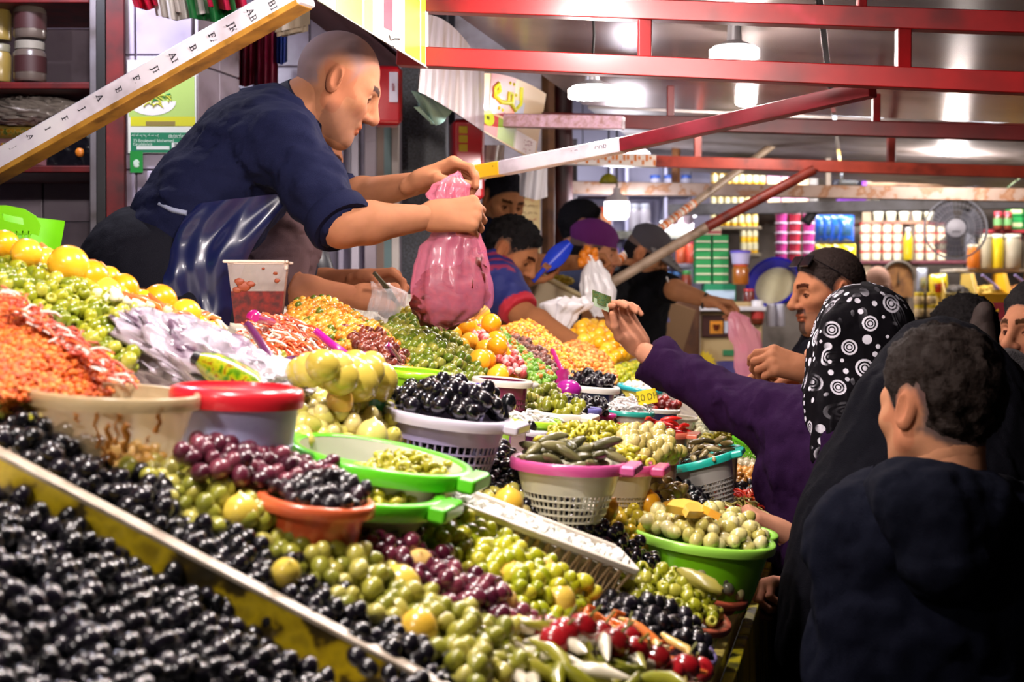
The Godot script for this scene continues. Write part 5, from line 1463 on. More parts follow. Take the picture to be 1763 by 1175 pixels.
	fill(bs,{"kind":"wrinkled","cols":BLK,"s":0.0185,"h":0.004,"dome":0.038,"edge":0.06,"name":"dried_black_olive","label":"wrinkled black olive on the lilac plate by the front edge","cat":"olive","group":"wrinkled olives of the lilac plate","ind":100,"rest":"wrinkled black olives heaped on the lilac plate","mat":{"coat":0.7}})
	bs=basin("shallow_plate","pale pink plate of carrots and cherry peppers",850,1226,1142,0.03,17,{"cat":"plate","depth":0.025,"taper":0.8,"body":"b88878","rim":"d8b4a8","rimw":0.01,"rimh":0.008,"group":grp})
	fill_part(bs,[[0.93,-0.3],[0.95,0.2],[0.7,0.66],[0.2,0.93],[0.25,0.5],[0.3,0.0],[0.3,-0.5],[0.6,-0.75]],{"kind":"strip","cols":["d86a28","e07c3a","c85a1c","d0b060"],"s":0.021,"h":0.008,"dome":0.032,"name":"carrot_stick","label":"orange carrot stick on the pale pink plate","cat":"carrot","group":"carrot sticks of the pink plate","ind":90,"lie":0.5,"mat":wet,"core":1})
	fill_part(bs,[[0.3,-0.9],[0.3,0.0],[0.2,0.94],[-0.3,0.92],[-0.85,0.3],[-0.9,-0.3],[-0.4,-0.85]],{"kind":"strip","cols":["8a7a3a","a8985a","c8b888"],"s":0.022,"h":0.006,"dome":0.022,"name":"pickled_strip","label":"olive brown pickled strip under the cherry peppers","cat":"pickle","ind":0,"rest":"bed of olive brown pickled strips under the cherry peppers","lie":0.5,"mat":wet,"corecol":"7a6a3a"})
	var ch:=[[1002,1082,0.1],[972,1090,0.095],[1058,1108,0.095],[1092,1122,0.09],[955,1105,0.085],[1130,1135,0.08],[1180,1150,0.075],[1155,1160,0.07],[1035,1095,0.085],[1110,1145,0.07],[1205,1155,0.06],[940,1085,0.08],[1080,1100,0.08]]
	var cl:=["dark red cherry pepper leftmost but two of the plate's row, topmost","cherry pepper beside the topmost one on the pink plate","large cherry pepper in the middle of the pink plate","cherry pepper touching the large middle one on the pink plate","cherry pepper nearest the purple olives on the pink plate","cherry pepper below the carrot sticks on the pink plate","cherry pepper near the pink plate's rim by the stall edge","cherry pepper low on the pink plate above the green peppers","cherry pepper behind the large middle one on the pink plate","cherry pepper lowest of the plate's middle cluster","outermost cherry pepper on the pink plate","small cherry pepper at the pink plate's upper rim","cherry pepper half under the carrots on the pink plate"]
	for i in ch.size():
		var m:=mi("cherry_pepper",item("cherry_body"),M(["8c1018","a01820","781014"][i%3],0.2,{"coat":0.9}),null,Transform3D(Basis(Vector3(rng.randf()-0.5,0,rng.randf()-0.5).normalized(),0.6).scaled_local(Vector3.ONE*1.12),on(ch[i][0],ch[i][1],ch[i][2])))
		tag(m,cl[i],"pepper")
		mi("stem",item("cherry_stem"),M("6a6a28",0.5),m)
	bs=basin("shallow_plate","dark terracotta plate of green pickled peppers at the bottom edge",770,1200,1188,0.035,17,{"cat":"plate","depth":0.025,"taper":0.8,"body":"7a2c2c","rim":"8e3a3c","rimw":0.012,"rimh":0.01,"group":grp})
	fill(bs,{"kind":"pepper","cols":["7c7c1a","8e8a2a","6a6c18","a09a50","d8d0b8"],"s":0.026,"h":0.008,"dome":0.045,"edge":0.08,"name":"green_pepper","label":"glossy green pickled pepper on the dark terracotta plate","cat":"pepper","group":"green peppers of the bottom plate","ind":90,"lie":0.5,"mat":{"coat":0.8},"gloss":0.25,"core":1})
	# small bowls beside the purple robe
	grp="magenta rimmed bowls by the purple robe"
	for q in [[1245,1336,832,"magenta rimmed bowl of amber olives by the purple robe"],[1225,1345,862,"magenta rimmed bowl of red pepper strips by the purple robe"]]:
		basin("magenta_bowl",q[3],q[0],q[1],q[2],0.045,10,{"depth":0.035,"taper":0.8,"body":"8a2c7a","rim":"b850a8","rimw":0.006,"rimh":0.01,"group":grp})
	basin("cream_bowl","small cream bowl rim among the pickled strips",1182,1232,872,0.05,8,{"depth":0.03,"taper":0.8,"body":"b8a870","rim":"c8b888","rimw":0.005,"rimh":0.008})
	# onion crate: shallow tray with cross-laced sides
	var A:=on(772,864,0.095)
	var B:=on(1096,985,0.085)
	var dirx:=(B-A).normalized()
	t=thing("onion_crate","cream plastic crate with zigzag laced sides full of white onion","crate",(A+B)*0.5)
	var L:=A.distance_to(B)
	var zx:=PA*-1.0
	var up:=dirx.cross(zx).normalized()*-1.0
	if up.y<0:up=-up
	b=Transform3D(Basis(dirx,up,dirx.cross(up)),Vector3.ZERO)
	var W:=0.075
	for s in [0.0,-1.0]:
		g=G.new()
		g.box(b*Transform3D(Basis(),Vector3(0,0,s*W)),Vector3(L,0.011,0.012),0.003)
		mi("rim_bar",g.done(),M("e6dccc",0.35),t)
		g=G.new()
		g.box(b*Transform3D(Basis(),Vector3(0,-0.055,s*W)),Vector3(L*0.92,0.008,0.008),0.002)
		var n:=17
		for k in n:
			var xa:=lerpf(-L*0.48,L*0.48,float(k)/n)
			var xb:=lerpf(-L*0.46,L*0.46,(k+0.5)/n)
			var xc:=lerpf(-L*0.48,L*0.48,(k+1.0)/n)
			g.tube([b*Vector3(xa,-0.004,s*W),b*Vector3(xb,-0.055,s*W)],0.0028,5)
			g.tube([b*Vector3(xb,-0.055,s*W),b*Vector3(xc,-0.004,s*W)],0.0028,5)
		mi("lacing",g.done(),M("c8a878",0.4),t)
	for s in [-0.5,0.5]:
		g=G.new()
		g.box(b*Transform3D(Basis(),Vector3(s*L,-0.005,-W*0.5)),Vector3(0.012,0.02,W),0.003)
		mi("end_bar",g.done(),M("ece4da",0.35),t)
	g=G.new()
	g.box(b*Transform3D(Basis(),Vector3(0,-0.033,-W*0.5)),Vector3(L*0.94,0.05,W*0.86),0.01)
	mi("liner",g.done(),M("e4e2cc",0.3,{"back":"605e48"}),t)
	var fx:=Transform3D(b.basis,t.position)
	heap_on(fx,PackedVector2Array([Vector2(-L*0.47,-0.005),Vector2(L*0.47,-0.005),Vector2(L*0.47,-W+0.01),Vector2(-L*0.47,-W+0.01)]),{"kind":"cube","cols":["fbfaf2","ffffff","f2f0e4"],"s":0.0105,"h":-0.004,"dome":0.006,"name":"chopped_onion","label":"white chopped onion","cat":"onion","rest":"white chopped onion filling the cream crate","ind":0,"size":1.1,"gloss":0.5})
# ================================================================ ladles, bags, tubs
func ladle(called:String,label:String,hp:Array,bc:Vector3,br:float,hex:String,flip:=true,flat:=0.8):
	var t:=thing(called,label,"ladle",bc)
	var pts:=[]
	for q in hp:pts.append(q-bc)
	var g:=G.new()
	g.tube(pts,0.0068,8)
	g.lathe(Transform3D(Basis(),pts[0]),[Vector2(0,-0.008),Vector2(0.0085,0),Vector2(0,0.008)],10)
	mi("handle",g.done(),M(hex,0.25,{"coat":0.6}),t)
	var p:=[]
	for i in 10:
		var a:=PI*0.5*i/9.0
		p.append(Vector2(br*cos(a),br*flat*sin(a)))
	p[9].x=0.0
	p.reverse()
	var q:=[]
	for e in p:q.append(Vector2(e.x,e.y))
	q.reverse()
	var g2:=G.new()
	var up:=(SN+Vector3(0,0.3,0)).normalized() if flip else -SN
	g2.lathe(frame(Vector3.ZERO,up),q,26)
	mi("bowl",g2.done(),M(hex,0.22,{"coat":0.7}),t)
	return t
# a thin walled bag hung from above: rows of [px, py, half width px]; folds pleat it
func bag(called:String,label:String,rows:Array,d:float,flat:float,folds:int,amp:float,m:Material,sd:=1.0,cat:="bag"):
	var c:=at(rows[rows.size()/2][0],rows[rows.size()/2][1],d)
	var t:=thing(called,label,cat,c)
	var n:=rows.size()
	var g:=G.new()
	var fn:=func(s,v):
		var f:float=v*(n-1)
		var i:=mini(int(f),n-2)
		var e:float=f-i
		e=e*e*(3.0-2.0*e)
		var px:=lerpf(rows[i][0],rows[i+1][0],e)
		var py:=lerpf(rows[i][1],rows[i+1][1],f-i)
		var hw:float=lerpf(rows[i][2],rows[i+1][2],e)/F*d
		var a:float=-s*TAU
		var fold:float=1.0+amp*(1.0-0.55*v)*(sin(a*folds+sd+2.0*nz.get_noise_2d(v*2.0,sd))*0.6+0.6*nz.get_noise_3d(cos(a)*3.0,sin(a)*3.0,v*3.0+sd))
		return at(px,py,d)-c+Vector3(cos(a)*hw*fold,0.01*nz.get_noise_3d(cos(a)*2.0,v*3.0,sd),sin(a)*hw*fold*flat)
	g.sheet(fn,96,48,0.0)
	mi("film",g.done(),m,t)
	return t
func frustum(g:G,x:Transform3D,w0:float,d0:float,w1:float,d1:float,y0:float,y1:float,open:=false):
	var a:=[Vector3(-w0,y0,-d0),Vector3(w0,y0,-d0),Vector3(w0,y0,d0),Vector3(-w0,y0,d0)]
	var b:=[Vector3(-w1,y1,-d1),Vector3(w1,y1,-d1),Vector3(w1,y1,d1),Vector3(-w1,y1,d1)]
	for i in 4:
		var j:=(i+1)%4
		g.quad(x*a[j],x*a[i],x*b[i],x*b[j])
	g.quad(x*a[0],x*a[1],x*a[2],x*a[3])
	if not open:g.quad(x*b[3],x*b[2],x*b[1],x*b[0])
func build_tools():
	# tub of red paste before the seller's apron
	var c:=at(446,556,2.86)
	var t:=thing("paste_tub","clear square tub half full of dark red harissa paste","tub",c)
	var yaw:=Basis(Vector3.UP,0.12)
	var k:=2.86/F
	var g:=G.new()
	frustum(g,Transform3D(yaw,Vector3.ZERO),38*k,36*k,50*k,46*k,0,104*k,true)
	mi("wall",g.done(),M("e6d4c8",0.15,{"alpha":0.2}),t)
	g=G.new()
	g.box(Transform3D(yaw,Vector3(0,104*k,46*k)),Vector3(104*k,0.006,0.006),0.002)
	g.box(Transform3D(yaw,Vector3(0,104*k,-46*k)),Vector3(104*k,0.006,0.006),0.002)
	g.box(Transform3D(yaw,Vector3(50*k,104*k,0)),Vector3(0.006,0.006,92*k),0.002)
	g.box(Transform3D(yaw,Vector3(-50*k,104*k,0)),Vector3(0.006,0.006,92*k),0.002)
	g.box(Transform3D(yaw,Vector3(52*k,98*k,30*k)),Vector3(0.008,0.018,0.02),0.002)
	mi("rim",g.done(),M("d8c4b4",0.25),t)
	g=G.new()
	frustum(g,Transform3D(yaw,Vector3.ZERO),38.6*k,36.6*k,44.6*k,41.6*k,-0.001,54*k)
	mi("paste",g.done(),M("b4603c",0.5,{"tex":"paste","ts":6.0}),t)
	g=G.new()
	for q in [[-30,70,9],[-22,62,12],[-12,66,8],[30,84,4],[33,72,5],[10,92,3],[-34,56,8]]:
		g.add(lump(q[2]*k,q[2]*k*0.7,0.003,8,6,0.001,q[0]),Transform3D(yaw,yaw*Vector3(q[0]*k,q[1]*k,(36+10*q[1]/104.0)*k)))
	mi("smears",g.done(),M("8a3a18",0.5),t)
	# crumpled clear wrap and the bottle on it
	g=G.new()
	c=on(345,632,0.07)
	g.add(crumple(0.14,0.055,0.11,3),Transform3D(Basis(Vector3.UP,0.3)*Basis(Vector3.FORWARD,0.42),Vector3.ZERO))
	t=thing("plastic_wrap","crumpled clear plastic wrap with purple print lying between olives and red lidded tub","plastic bag",c)
	mi("film",g.done(),M("bcb4bc",0.2,{"tex":"bagmarks","ts":5.0,"coat":0.8,"back":"504a50"}),t)
	g=G.new()
	g.add(crumple(0.07,0.035,0.06,8),Transform3D(Basis(Vector3.UP,1.0),Vector3(0.1,-0.025,0.02)))
	mi("loose_end",g.done(),M("c4bcc4",0.2,{"coat":0.8,"back":"605a60"}),t)
	var a:=on(330,612,0.11)
	var b:=on(440,672,0.1)
	t=thing("squeeze_bottle","yellow green bottle with a black cap lying on the plastic wrap","bottle",a)
	var dv:=b-a
	mi("body",gtube([dv*0.08,dv*0.16,dv*0.3,dv*0.55,dv*0.9,dv],[0.008,0.013,0.02,0.024,0.024,0.018],16),M("a8aa14",0.25,{"tex":"print","ts":12.0,"coat":0.5}),t)
	mi("cap",gtube([Vector3.ZERO,dv*0.03,dv*0.1],[0.005,0.009,0.01],12),M("111016",0.4),t)
	# white sheet stuck between the salads
	var wp:=mi("white_sheet",patch(on(478,548,0.06),on(492,545,0.09),on(552,612,0.075),on(530,600,0.05),0.004,0.002,5,5),M("e4e2e6",0.4))
	tag(wp,"narrow white plastic sheet dividing the carrot salad from the brown olives","plastic sheet")
	# ladles
	ladle("ladle","plum purple ladle lying face down before the carrot salad",[on(427,560,0.13),on(445,585,0.125),on(470,622,0.11),on(488,642,0.1)],on(514,650,0.085),0.042,"5a2450")
	ladle("ladle","magenta ladle lying face down on the chickpeas",[on(546,572,0.12),on(570,592,0.12),on(598,612,0.115),on(612,620,0.11)],on(634,628,0.105),0.036,"b0148a",true,0.6)
	ladle("ladle","small magenta ladle head between paste tub and carrot salad",[on(468,555,0.1),on(452,552,0.11),on(440,548,0.115)],on(436,550,0.1),0.014,"a8186a",true,1.2)
	ladle("ladle","plum ladle handle standing in the red shreds below the pink bag",[on(669,596,0.13),on(680,612,0.11),on(690,626,0.09)],on(693,634,0.06),0.02,"8a1a5c")
	t=thing("scoop","magenta flat scoop stuck into the yellow salads","scoop",on(972,650,0.1))
	g=G.new()
	g.tube([on(951,604,0.13)-t.position,on(960,625,0.12)-t.position,on(968,640,0.11)-t.position],0.007,8)
	mi("handle",g.done(),M("b0146e",0.3,{"coat":0.5}),t)
	mi("blade",shifted(patch(on(958,638,0.115),on(975,634,0.115),on(992,656,0.09),on(956,660,0.09),0.012,0.003,6,6),-t.position),M("b8187a",0.25,{"coat":0.6}),t)
	# strainer, clear scoop handle, tag
	c=on(742,772,0.075)
	t=thing("wire_strainer","dark wire strainer lying between lime rim and lilac basket","strainer",c)
	g=G.new()
	var fr:=frame(Vector3.ZERO,(SN+Vector3(0,0,0.5)).normalized(),PA)
	for i in 9:
		var r:=0.012+0.0042*i
		var ring:=[]
		for q in 25:ring.append(fr*Vector3(cos(TAU*q/24)*r,-0.02+0.02*pow(r/0.046,2.0),sin(TAU*q/24)*r))
		g.tube(ring,0.0016 if i<8 else 0.003,5,false)
	for i in 16:
		var sp:=[]
		for q in 6:
			var r:=0.046*q/5.0
			sp.append(fr*Vector3(cos(TAU*i/16)*r,-0.02+0.02*pow(r/0.046,2.0),sin(TAU*i/16)*r))
		g.tube(sp,0.0013,4,false)
	mi("mesh_bowl",g.done(),M("2c2622",0.4,{"metal":0.6}),t)
	t=thing("clear_scoop","clear smoky plastic scoop handle standing in the black olives","scoop",at(893,785,2.5))
	mi("handle",gbar(at(893,742,2.5)-t.position,at(890,826,2.48)-t.position,0.026,0.006),M("8a7468",0.15,{"alpha":0.62}),t)
	mi("grip",gbar(at(893,738,2.5)-t.position,at(893,746,2.5)-t.position,0.04,0.012),M("b0a8a4",0.2),t)
	t=thing("price_tag","yellow price tag reading 20 DH stuck among the bowls","price tag",at(1114,684,3.3))
	mi("card",gxbox(Basis(Vector3.BACK,0.2),Vector3.ZERO,Vector3(0.046,0.034,0.002),0.001),M("e8d41c",0.5),t)
	mi("lettering",text("20 DH",0.02),M("6a5a10",0.6),t,Transform3D(Basis(Vector3.BACK,0.2),Vector3(0,0,0.0015)))
	# lime basket with punched holes, upper left on the lemons
	c=at(22,402,2.62)
	t=thing("punched_basket","lime green plastic basket with oval handle slot and round holes behind the lemons","basket",c)
	k=2.62/F
	g=G.new()
	var outline:=PackedVector2Array([Vector2(-60*k,48*k),Vector2(-10*k,48*k),Vector2(20*k,42*k),Vector2(40*k,30*k),Vector2(48*k,14*k),Vector2(44*k,-4*k),Vector2(30*k,-26*k),Vector2(-60*k,-22*k)])
	var slot:=PackedVector2Array([Vector2(-18*k,34*k),Vector2(18*k,26*k),Vector2(20*k,14*k),Vector2(-14*k,22*k)])
	# outer wall with its slot: two slabs joined round the slot
	g.slab(Transform3D(),PackedVector2Array([outline[0],outline[1],outline[2],outline[3],slot[1],slot[0],Vector2(-60*k,34*k)]),0.004)
	g.slab(Transform3D(),PackedVector2Array([outline[3],outline[4],outline[5],slot[2],slot[1]]),0.004)
	g.slab(Transform3D(),PackedVector2Array([Vector2(-60*k,34*k),slot[0],slot[3],slot[2],outline[5],Vector2(30*k,0),Vector2(-60*k,4*k)]),0.004)
	for i in 9: # struts between the punched holes
		g.box(Transform3D(Basis(),Vector3((-56+10.5*i)*k,-11*k,0)),Vector3(4*k,32*k,0.004),0.001)
	for i in 3:g.box(Transform3D(Basis(Vector3.BACK,0.02),Vector3(-14*k,(-2-10*i)*k,0)),Vector3((92-8*i)*k,3.4*k,0.004),0.001)
	mi("front",g.done(),M("7ed614",0.3,{"back":"3c6a08"}),t)
	g=G.new()
	g.sheet(func(s,u):return Vector3(lerpf(-60,46,s)*k,lerpf(40,-24,u)*k-0.012*s,-0.02-0.13*sin(s*PI*0.5)*(1.0-0.3*u)),10,6,0.003)
	mi("back",g.done(),M("6cc40e",0.3,{"back":"3c6a08"}),t)
	# pale yellow tray and cream crate among the far heaps
	tag(mi("yellow_tray",gxbox(frame(Vector3.ZERO,SN,PA).basis,on(905,572,0.12),Vector3(0.16,0.05,0.1),0.01),M("d8a020",0.4,{"coat":0.4,"tex":"grime","ts":5.0})),"yellow tray among the far salads under the striped shirt's sleeve","tray")
	tag(mi("food_tray",gxbox(frame(Vector3.ZERO,SN,PA).basis,on(522,592,0.055),Vector3(0.02,0.03,0.28),0.004),M("d8b04a",0.4)),"narrow yellow tray edge beside the chickpeas","tray")
	t=thing("cream_crate","cream plastic crate of yellow grains behind the blue scoop","crate",at(945,510,5.6))
	k=5.6/F
	mi("body",gxbox(Basis(Vector3.UP,0.5)*Basis(Vector3.BACK,-0.42),Vector3(0,-0.03,0),Vector3(0.2,0.14,0.14),0.01),M("c8b898",0.5),t)
	mi("rim",gxbox(Basis(Vector3.UP,0.5)*Basis(Vector3.BACK,-0.42),Vector3(0,0.045,0),Vector3(0.22,0.016,0.16),0.005),M("e0d0a4",0.4),t)
	mi("grains",shifted(crumple(0.07,0.02,0.05,4),Vector3(0.02,0.06,0)),M("b8a020",0.5),t)
	build_bags()
func crumple(rx:float,ry:float,rz:float,sd:int)->ArrayMesh:
	var g:=G.new()
	var nu:=48
	var nv:=28
	var fn:=func(s,v):
		var a:float=-s*TAU
		var b:float=PI*0.5-v*PI
		var d:=Vector3(cos(a)*cos(b),sin(b),sin(a)*cos(b))
		var q:=d*3.2+Vector3(sd,0,0)
		var n:=1.0+0.22*(1.0-3.0*absf(nz.get_noise_3d(q.x,q.y,q.z)))+0.1*nz.get_noise_3d(q.x*2.5,q.y*2.5,q.z*2.5)
		return d*Vector3(rx,ry,rz)*n
	g.sheet(fn,nu,nv,0.0008)
	return g.done()
func build_bags():
	# the pink bag held up in the middle
	var pink:=M("f0809e",0.34,{"alpha":0.3,"coat":0.6})
	var t:Node3D=bag("pink_bag","big pink plastic bag full of red brown food held up over the stall",[[790,296,3],[780,306,16],[775,318,32],[770,335,36],[780,362,26],[790,386,26],[784,404,42],[778,430,56],[776,465,64],[777,500,70],[777,530,68],[772,552,50],[764,568,6]],2.98,0.55,9,0.15,pink,2.0)
	var k:=2.98/F
	var g:=G.new()
	for q in [[770,518,56,44],[802,496,38,46],[742,522,34,34],[815,468,22,34],[760,490,36,30]]:
		g.add(lump(q[2]*k,q[3]*k,0.034,20,14,0.01,q[0]),Transform3D(Basis(),at(q[0],q[1],2.98)-t.position))
	mi("contents",g.done(),M("9a5a38",0.6,{"tex":"paste","ts":5.0}),t)
	# clear bag under the second seller's hands
	var clear:=M("e8e6ea",0.3,{"alpha":0.3,"coat":0.8})
	t=bag("clear_bag","clear plastic bag being filled with olives below the second seller's hands",[[655,488,16],[668,505,34],[664,530,36],[660,552,34],[655,574,24],[654,580,4]],3.45,0.7,7,0.15,clear,4.0)
	g=G.new()
	for i in 22:g.add(item("far_olive"),Transform3D(Basis(Vector3(rng.randfn(),rng.randfn(),rng.randfn()).normalized(),2.0),at(635+42*rng.randf(),548+24*rng.randf(),3.45+0.04*rng.randfn())-t.position))
	mi("contents",g.done(),M("7a6a1c",0.35),t)
	# white bags at the far sellers' hands
	var white:=M("e6e2e2",0.35,{"back":"8a8684","coat":0.3})
	t=bag("white_bag","white plastic bag stuffed with orange peel being held by the capped seller",[[1018,440,6],[1022,455,14],[1026,475,24],[1030,500,30],[1032,520,28],[1030,545,10]],5.2,0.6,7,0.2,white,3.0)
	g=G.new()
	for i in 9:g.add(lump(0.016,0.018,0.014,8,6,0.005,i),Transform3D(Basis(),at(1012+12*sin(i*1.9),432+3.4*i,5.2)-t.position))
	mi("orange_peel",g.done(),M("d87a14",0.5),t)
	t=bag("white_bag","white plastic bag hanging open in the striped shirt seller's hand",[[985,512,24],[975,525,42],[968,545,26],[958,570,22],[950,598,18],[945,618,10]],4.9,0.5,8,0.22,white,6.0)
	t=bag("clear_bag","small white bag tip held against the heap by the striped shirt seller",[[1036,632,10],[1045,640,22],[1060,648,20],[1070,655,8]],4.35,0.8,6,0.2,M("dcd8e0",0.2,{"alpha":0.6}),7.0)
	# thin pink bag handed across
	var pk:=M("e89aac",0.3,{"alpha":0.6,"back":"905868"})
	bag("pink_bag","limp pale pink bag with a handle hole passed to the customers",[[1262,538,5],[1272,550,18],[1282,575,26],[1288,600,24],[1286,625,22],[1284,645,16],[1284,660,12]],5.5,0.35,6,0.2,pk,9.0)
	# hanging bundles of carrier bags at the top
	var cols:=["c8183a","c01838","e4dcd8","dcd6d4","e8e2de","1a6a34","b81a44"]
	t=thing("bag_bundle","bundle of red white and green carrier bags hanging at the top left","bag bundle",at(310,0,3.5))
	var rows:=[[222,-20,265,18,0],[245,-20,290,12,1],[260,-25,345,34,2],[285,-25,370,26,3],[270,-30,320,36,4],[318,-20,400,38,5],[350,-30,415,18,6]]
	for q in rows:
		mi("carrier_bag",shifted(gsheet(func(s,v):return at(lerpf(q[0],q[2],s)+10*v,q[1]+(q[3]-q[1]-14*absf(s-0.5))*v,3.5+0.04*sin(s*14.0+q[0])-0.02*q[4]),14,5,0.004),-t.position),M(cols[q[4]],0.35,{"back":"302020"}),t)
	t=thing("paper_bundle","bundle of brown paper bags hanging behind the white strut","bag bundle",at(500,25,3.6))
	for i in 6:
		mi("paper_bag",shifted(gsheet(func(s,v):return at(474+44*s+3*i,-14+(70+8*sin(i*2.0))*v-10*s*v,3.6+0.012*i+0.01*sin(s*9.0)),6,5,0.003),-t.position),M("9a8a74",0.7),t)
	for q in [[405,440,28,150,"7a1430","maroon plastic bags hanging in the recess"],[438,478,22,165,"8a1a3c","second cluster of maroon bags hanging nearer the blue cloth"],[474,494,55,112,"1c3a9a","blue plastic bag hanging beside the maroon bags"],[410,484,150,225,"14121a","black sacks hanging below the maroon bags"]]:
		var o:=thing("hanging_bag",q[5],"bag",at((q[0]+q[1])*0.5,(q[2]+q[3])*0.5,4.75))
		mi("film",shifted(gsheet(func(s,v):return at(lerpf(q[0],q[1],s),lerpf(q[2]+5*sin(s*9.0),q[3]-12*absf(s-0.5),v),4.75-0.05*sin(s*PI)+0.025*sin(s*22.0+v)),30,10,0.003),-o.position),M(q[4],0.35,{"coat":0.4}),o)
	# white cloth bags by the banners
	for q in [[826,868,250,292,4.9,"white bag hanging behind the faded banner"],[895,942,285,345,5.3,"clear crumpled bag hanging at the yellow wrapped strut"]]:
		var o:=thing("hanging_bag",q[5],"bag",at((q[0]+q[1])*0.5,(q[2]+q[3])*0.5,q[4]))
		mi("film",shifted(gsheet(func(s,v):return at(lerpf(q[0],q[1],s),lerpf(q[2],q[3]-14*absf(s-0.6),v),q[4]-0.03*sin(s*PI)+0.012*sin(s*16.0+v*2.0)),18,10,0.002),-o.position),M("dcd8da",0.4,{"back":"706c6c"}),o)
# ================================================================ people
var heads:={}
var hands:={}
func lin(hex:String)->Color:return Color(hex).srgb_to_linear()
func hair_m(p:Vector3)->float:
	var z:=p.z
	var h:=-0.062
	if z>0.075:h=0.062+(z-0.075)*1.6
	elif z>0.04:h=0.024+(z-0.04)*1.09
	elif z>0.012:h=-0.012+(z-0.012)*1.29
	elif z>-0.03:h=-0.012-(0.012-z)*0.5
	else:h=-0.033-(-0.03-z)*0.55
	if absf(p.x)>0.062:return minf(p.y-h,(Vector2((p.y+0.002)/0.037,(p.z+0.013)/0.027).length()-1.0)*0.03)
	return p.y-h
# head round the point between the ears, face along +z; col depends on the kind of beard
func head_sdf(cell:float)->Sdf:
	var s:=Sdf.new(Vector3(-0.105,-0.19,-0.125),Vector3(0.105,0.135,0.135),cell)
	s.ell(Vector3(0,0.028,-0.012),Vector3(0.0765,0.088,0.098),0.02)
	s.ell(Vector3(0,-0.035,0.026),Vector3(0.061,0.08,0.064),0.04)
	for e in [-1.0,1.0]:
		s.cap(Vector3(0.056*e,-0.05,-0.002),Vector3(0.02*e,-0.096,0.06),0.017,0.018,0.035)
		s.ell(Vector3(0.043*e,-0.018,0.056),Vector3(0.022,0.017,0.02),0.025)
		s.cap(Vector3(0.008*e,0.021,0.082),Vector3(0.046*e,0.02,0.066),0.0125,0.01,0.02)
	s.ell(Vector3(0,-0.098,0.068),Vector3(0.021,0.017,0.017),0.025)
	for e in [-1.0,1.0]:s.ell(Vector3(0.031*e,0.0,0.096),Vector3(0.02,0.0125,0.016),0.018,Basis(),true)
	for e in [-1.0,1.0]:s.ell(Vector3(0.031*e,0.001,0.0715),Vector3(0.0145,0.0125,0.0135),0.004)
	s.cap(Vector3(0,0.018,0.087),Vector3(0,-0.027,0.113),0.0085,0.012,0.012)
	s.ell(Vector3(0,-0.03,0.111),Vector3(0.0125,0.011,0.012),0.01)
	for e in [-1.0,1.0]:s.ell(Vector3(0.0135*e,-0.034,0.098),Vector3(0.009,0.0085,0.011),0.008)
	s.cap(Vector3(-0.016,-0.058,0.086),Vector3(0.016,-0.058,0.086),0.0078,0.0078,0.01)
	s.cap(Vector3(-0.012,-0.0595,0.0905),Vector3(0.012,-0.0595,0.0905),0.0052,0.0052,0.006)
	s.cap(Vector3(-0.012,-0.07,0.0885),Vector3(0.012,-0.07,0.0885),0.0062,0.0062,0.006)
	s.cap(Vector3(-0.022,-0.0652,0.094),Vector3(0.022,-0.0652,0.094),0.0022,0.0022,0.004,Vector3.ZERO,1.0,true)
	for e in [-1.0,1.0]:
		var b:=Basis(Vector3.UP,0.35*e)*Basis(Vector3.RIGHT,-0.18)
		s.ell(Vector3(0.0795*e,-0.002,-0.013),Vector3(0.0085,0.032,0.019),0.006,b)
		s.ell(Vector3(0.0875*e,0.002,-0.009),Vector3(0.0065,0.021,0.011),0.006,b,true)
	s.cap(Vector3(0,-0.05,-0.03),Vector3(0,-0.2,-0.045),0.053,0.056,0.03)
	return s
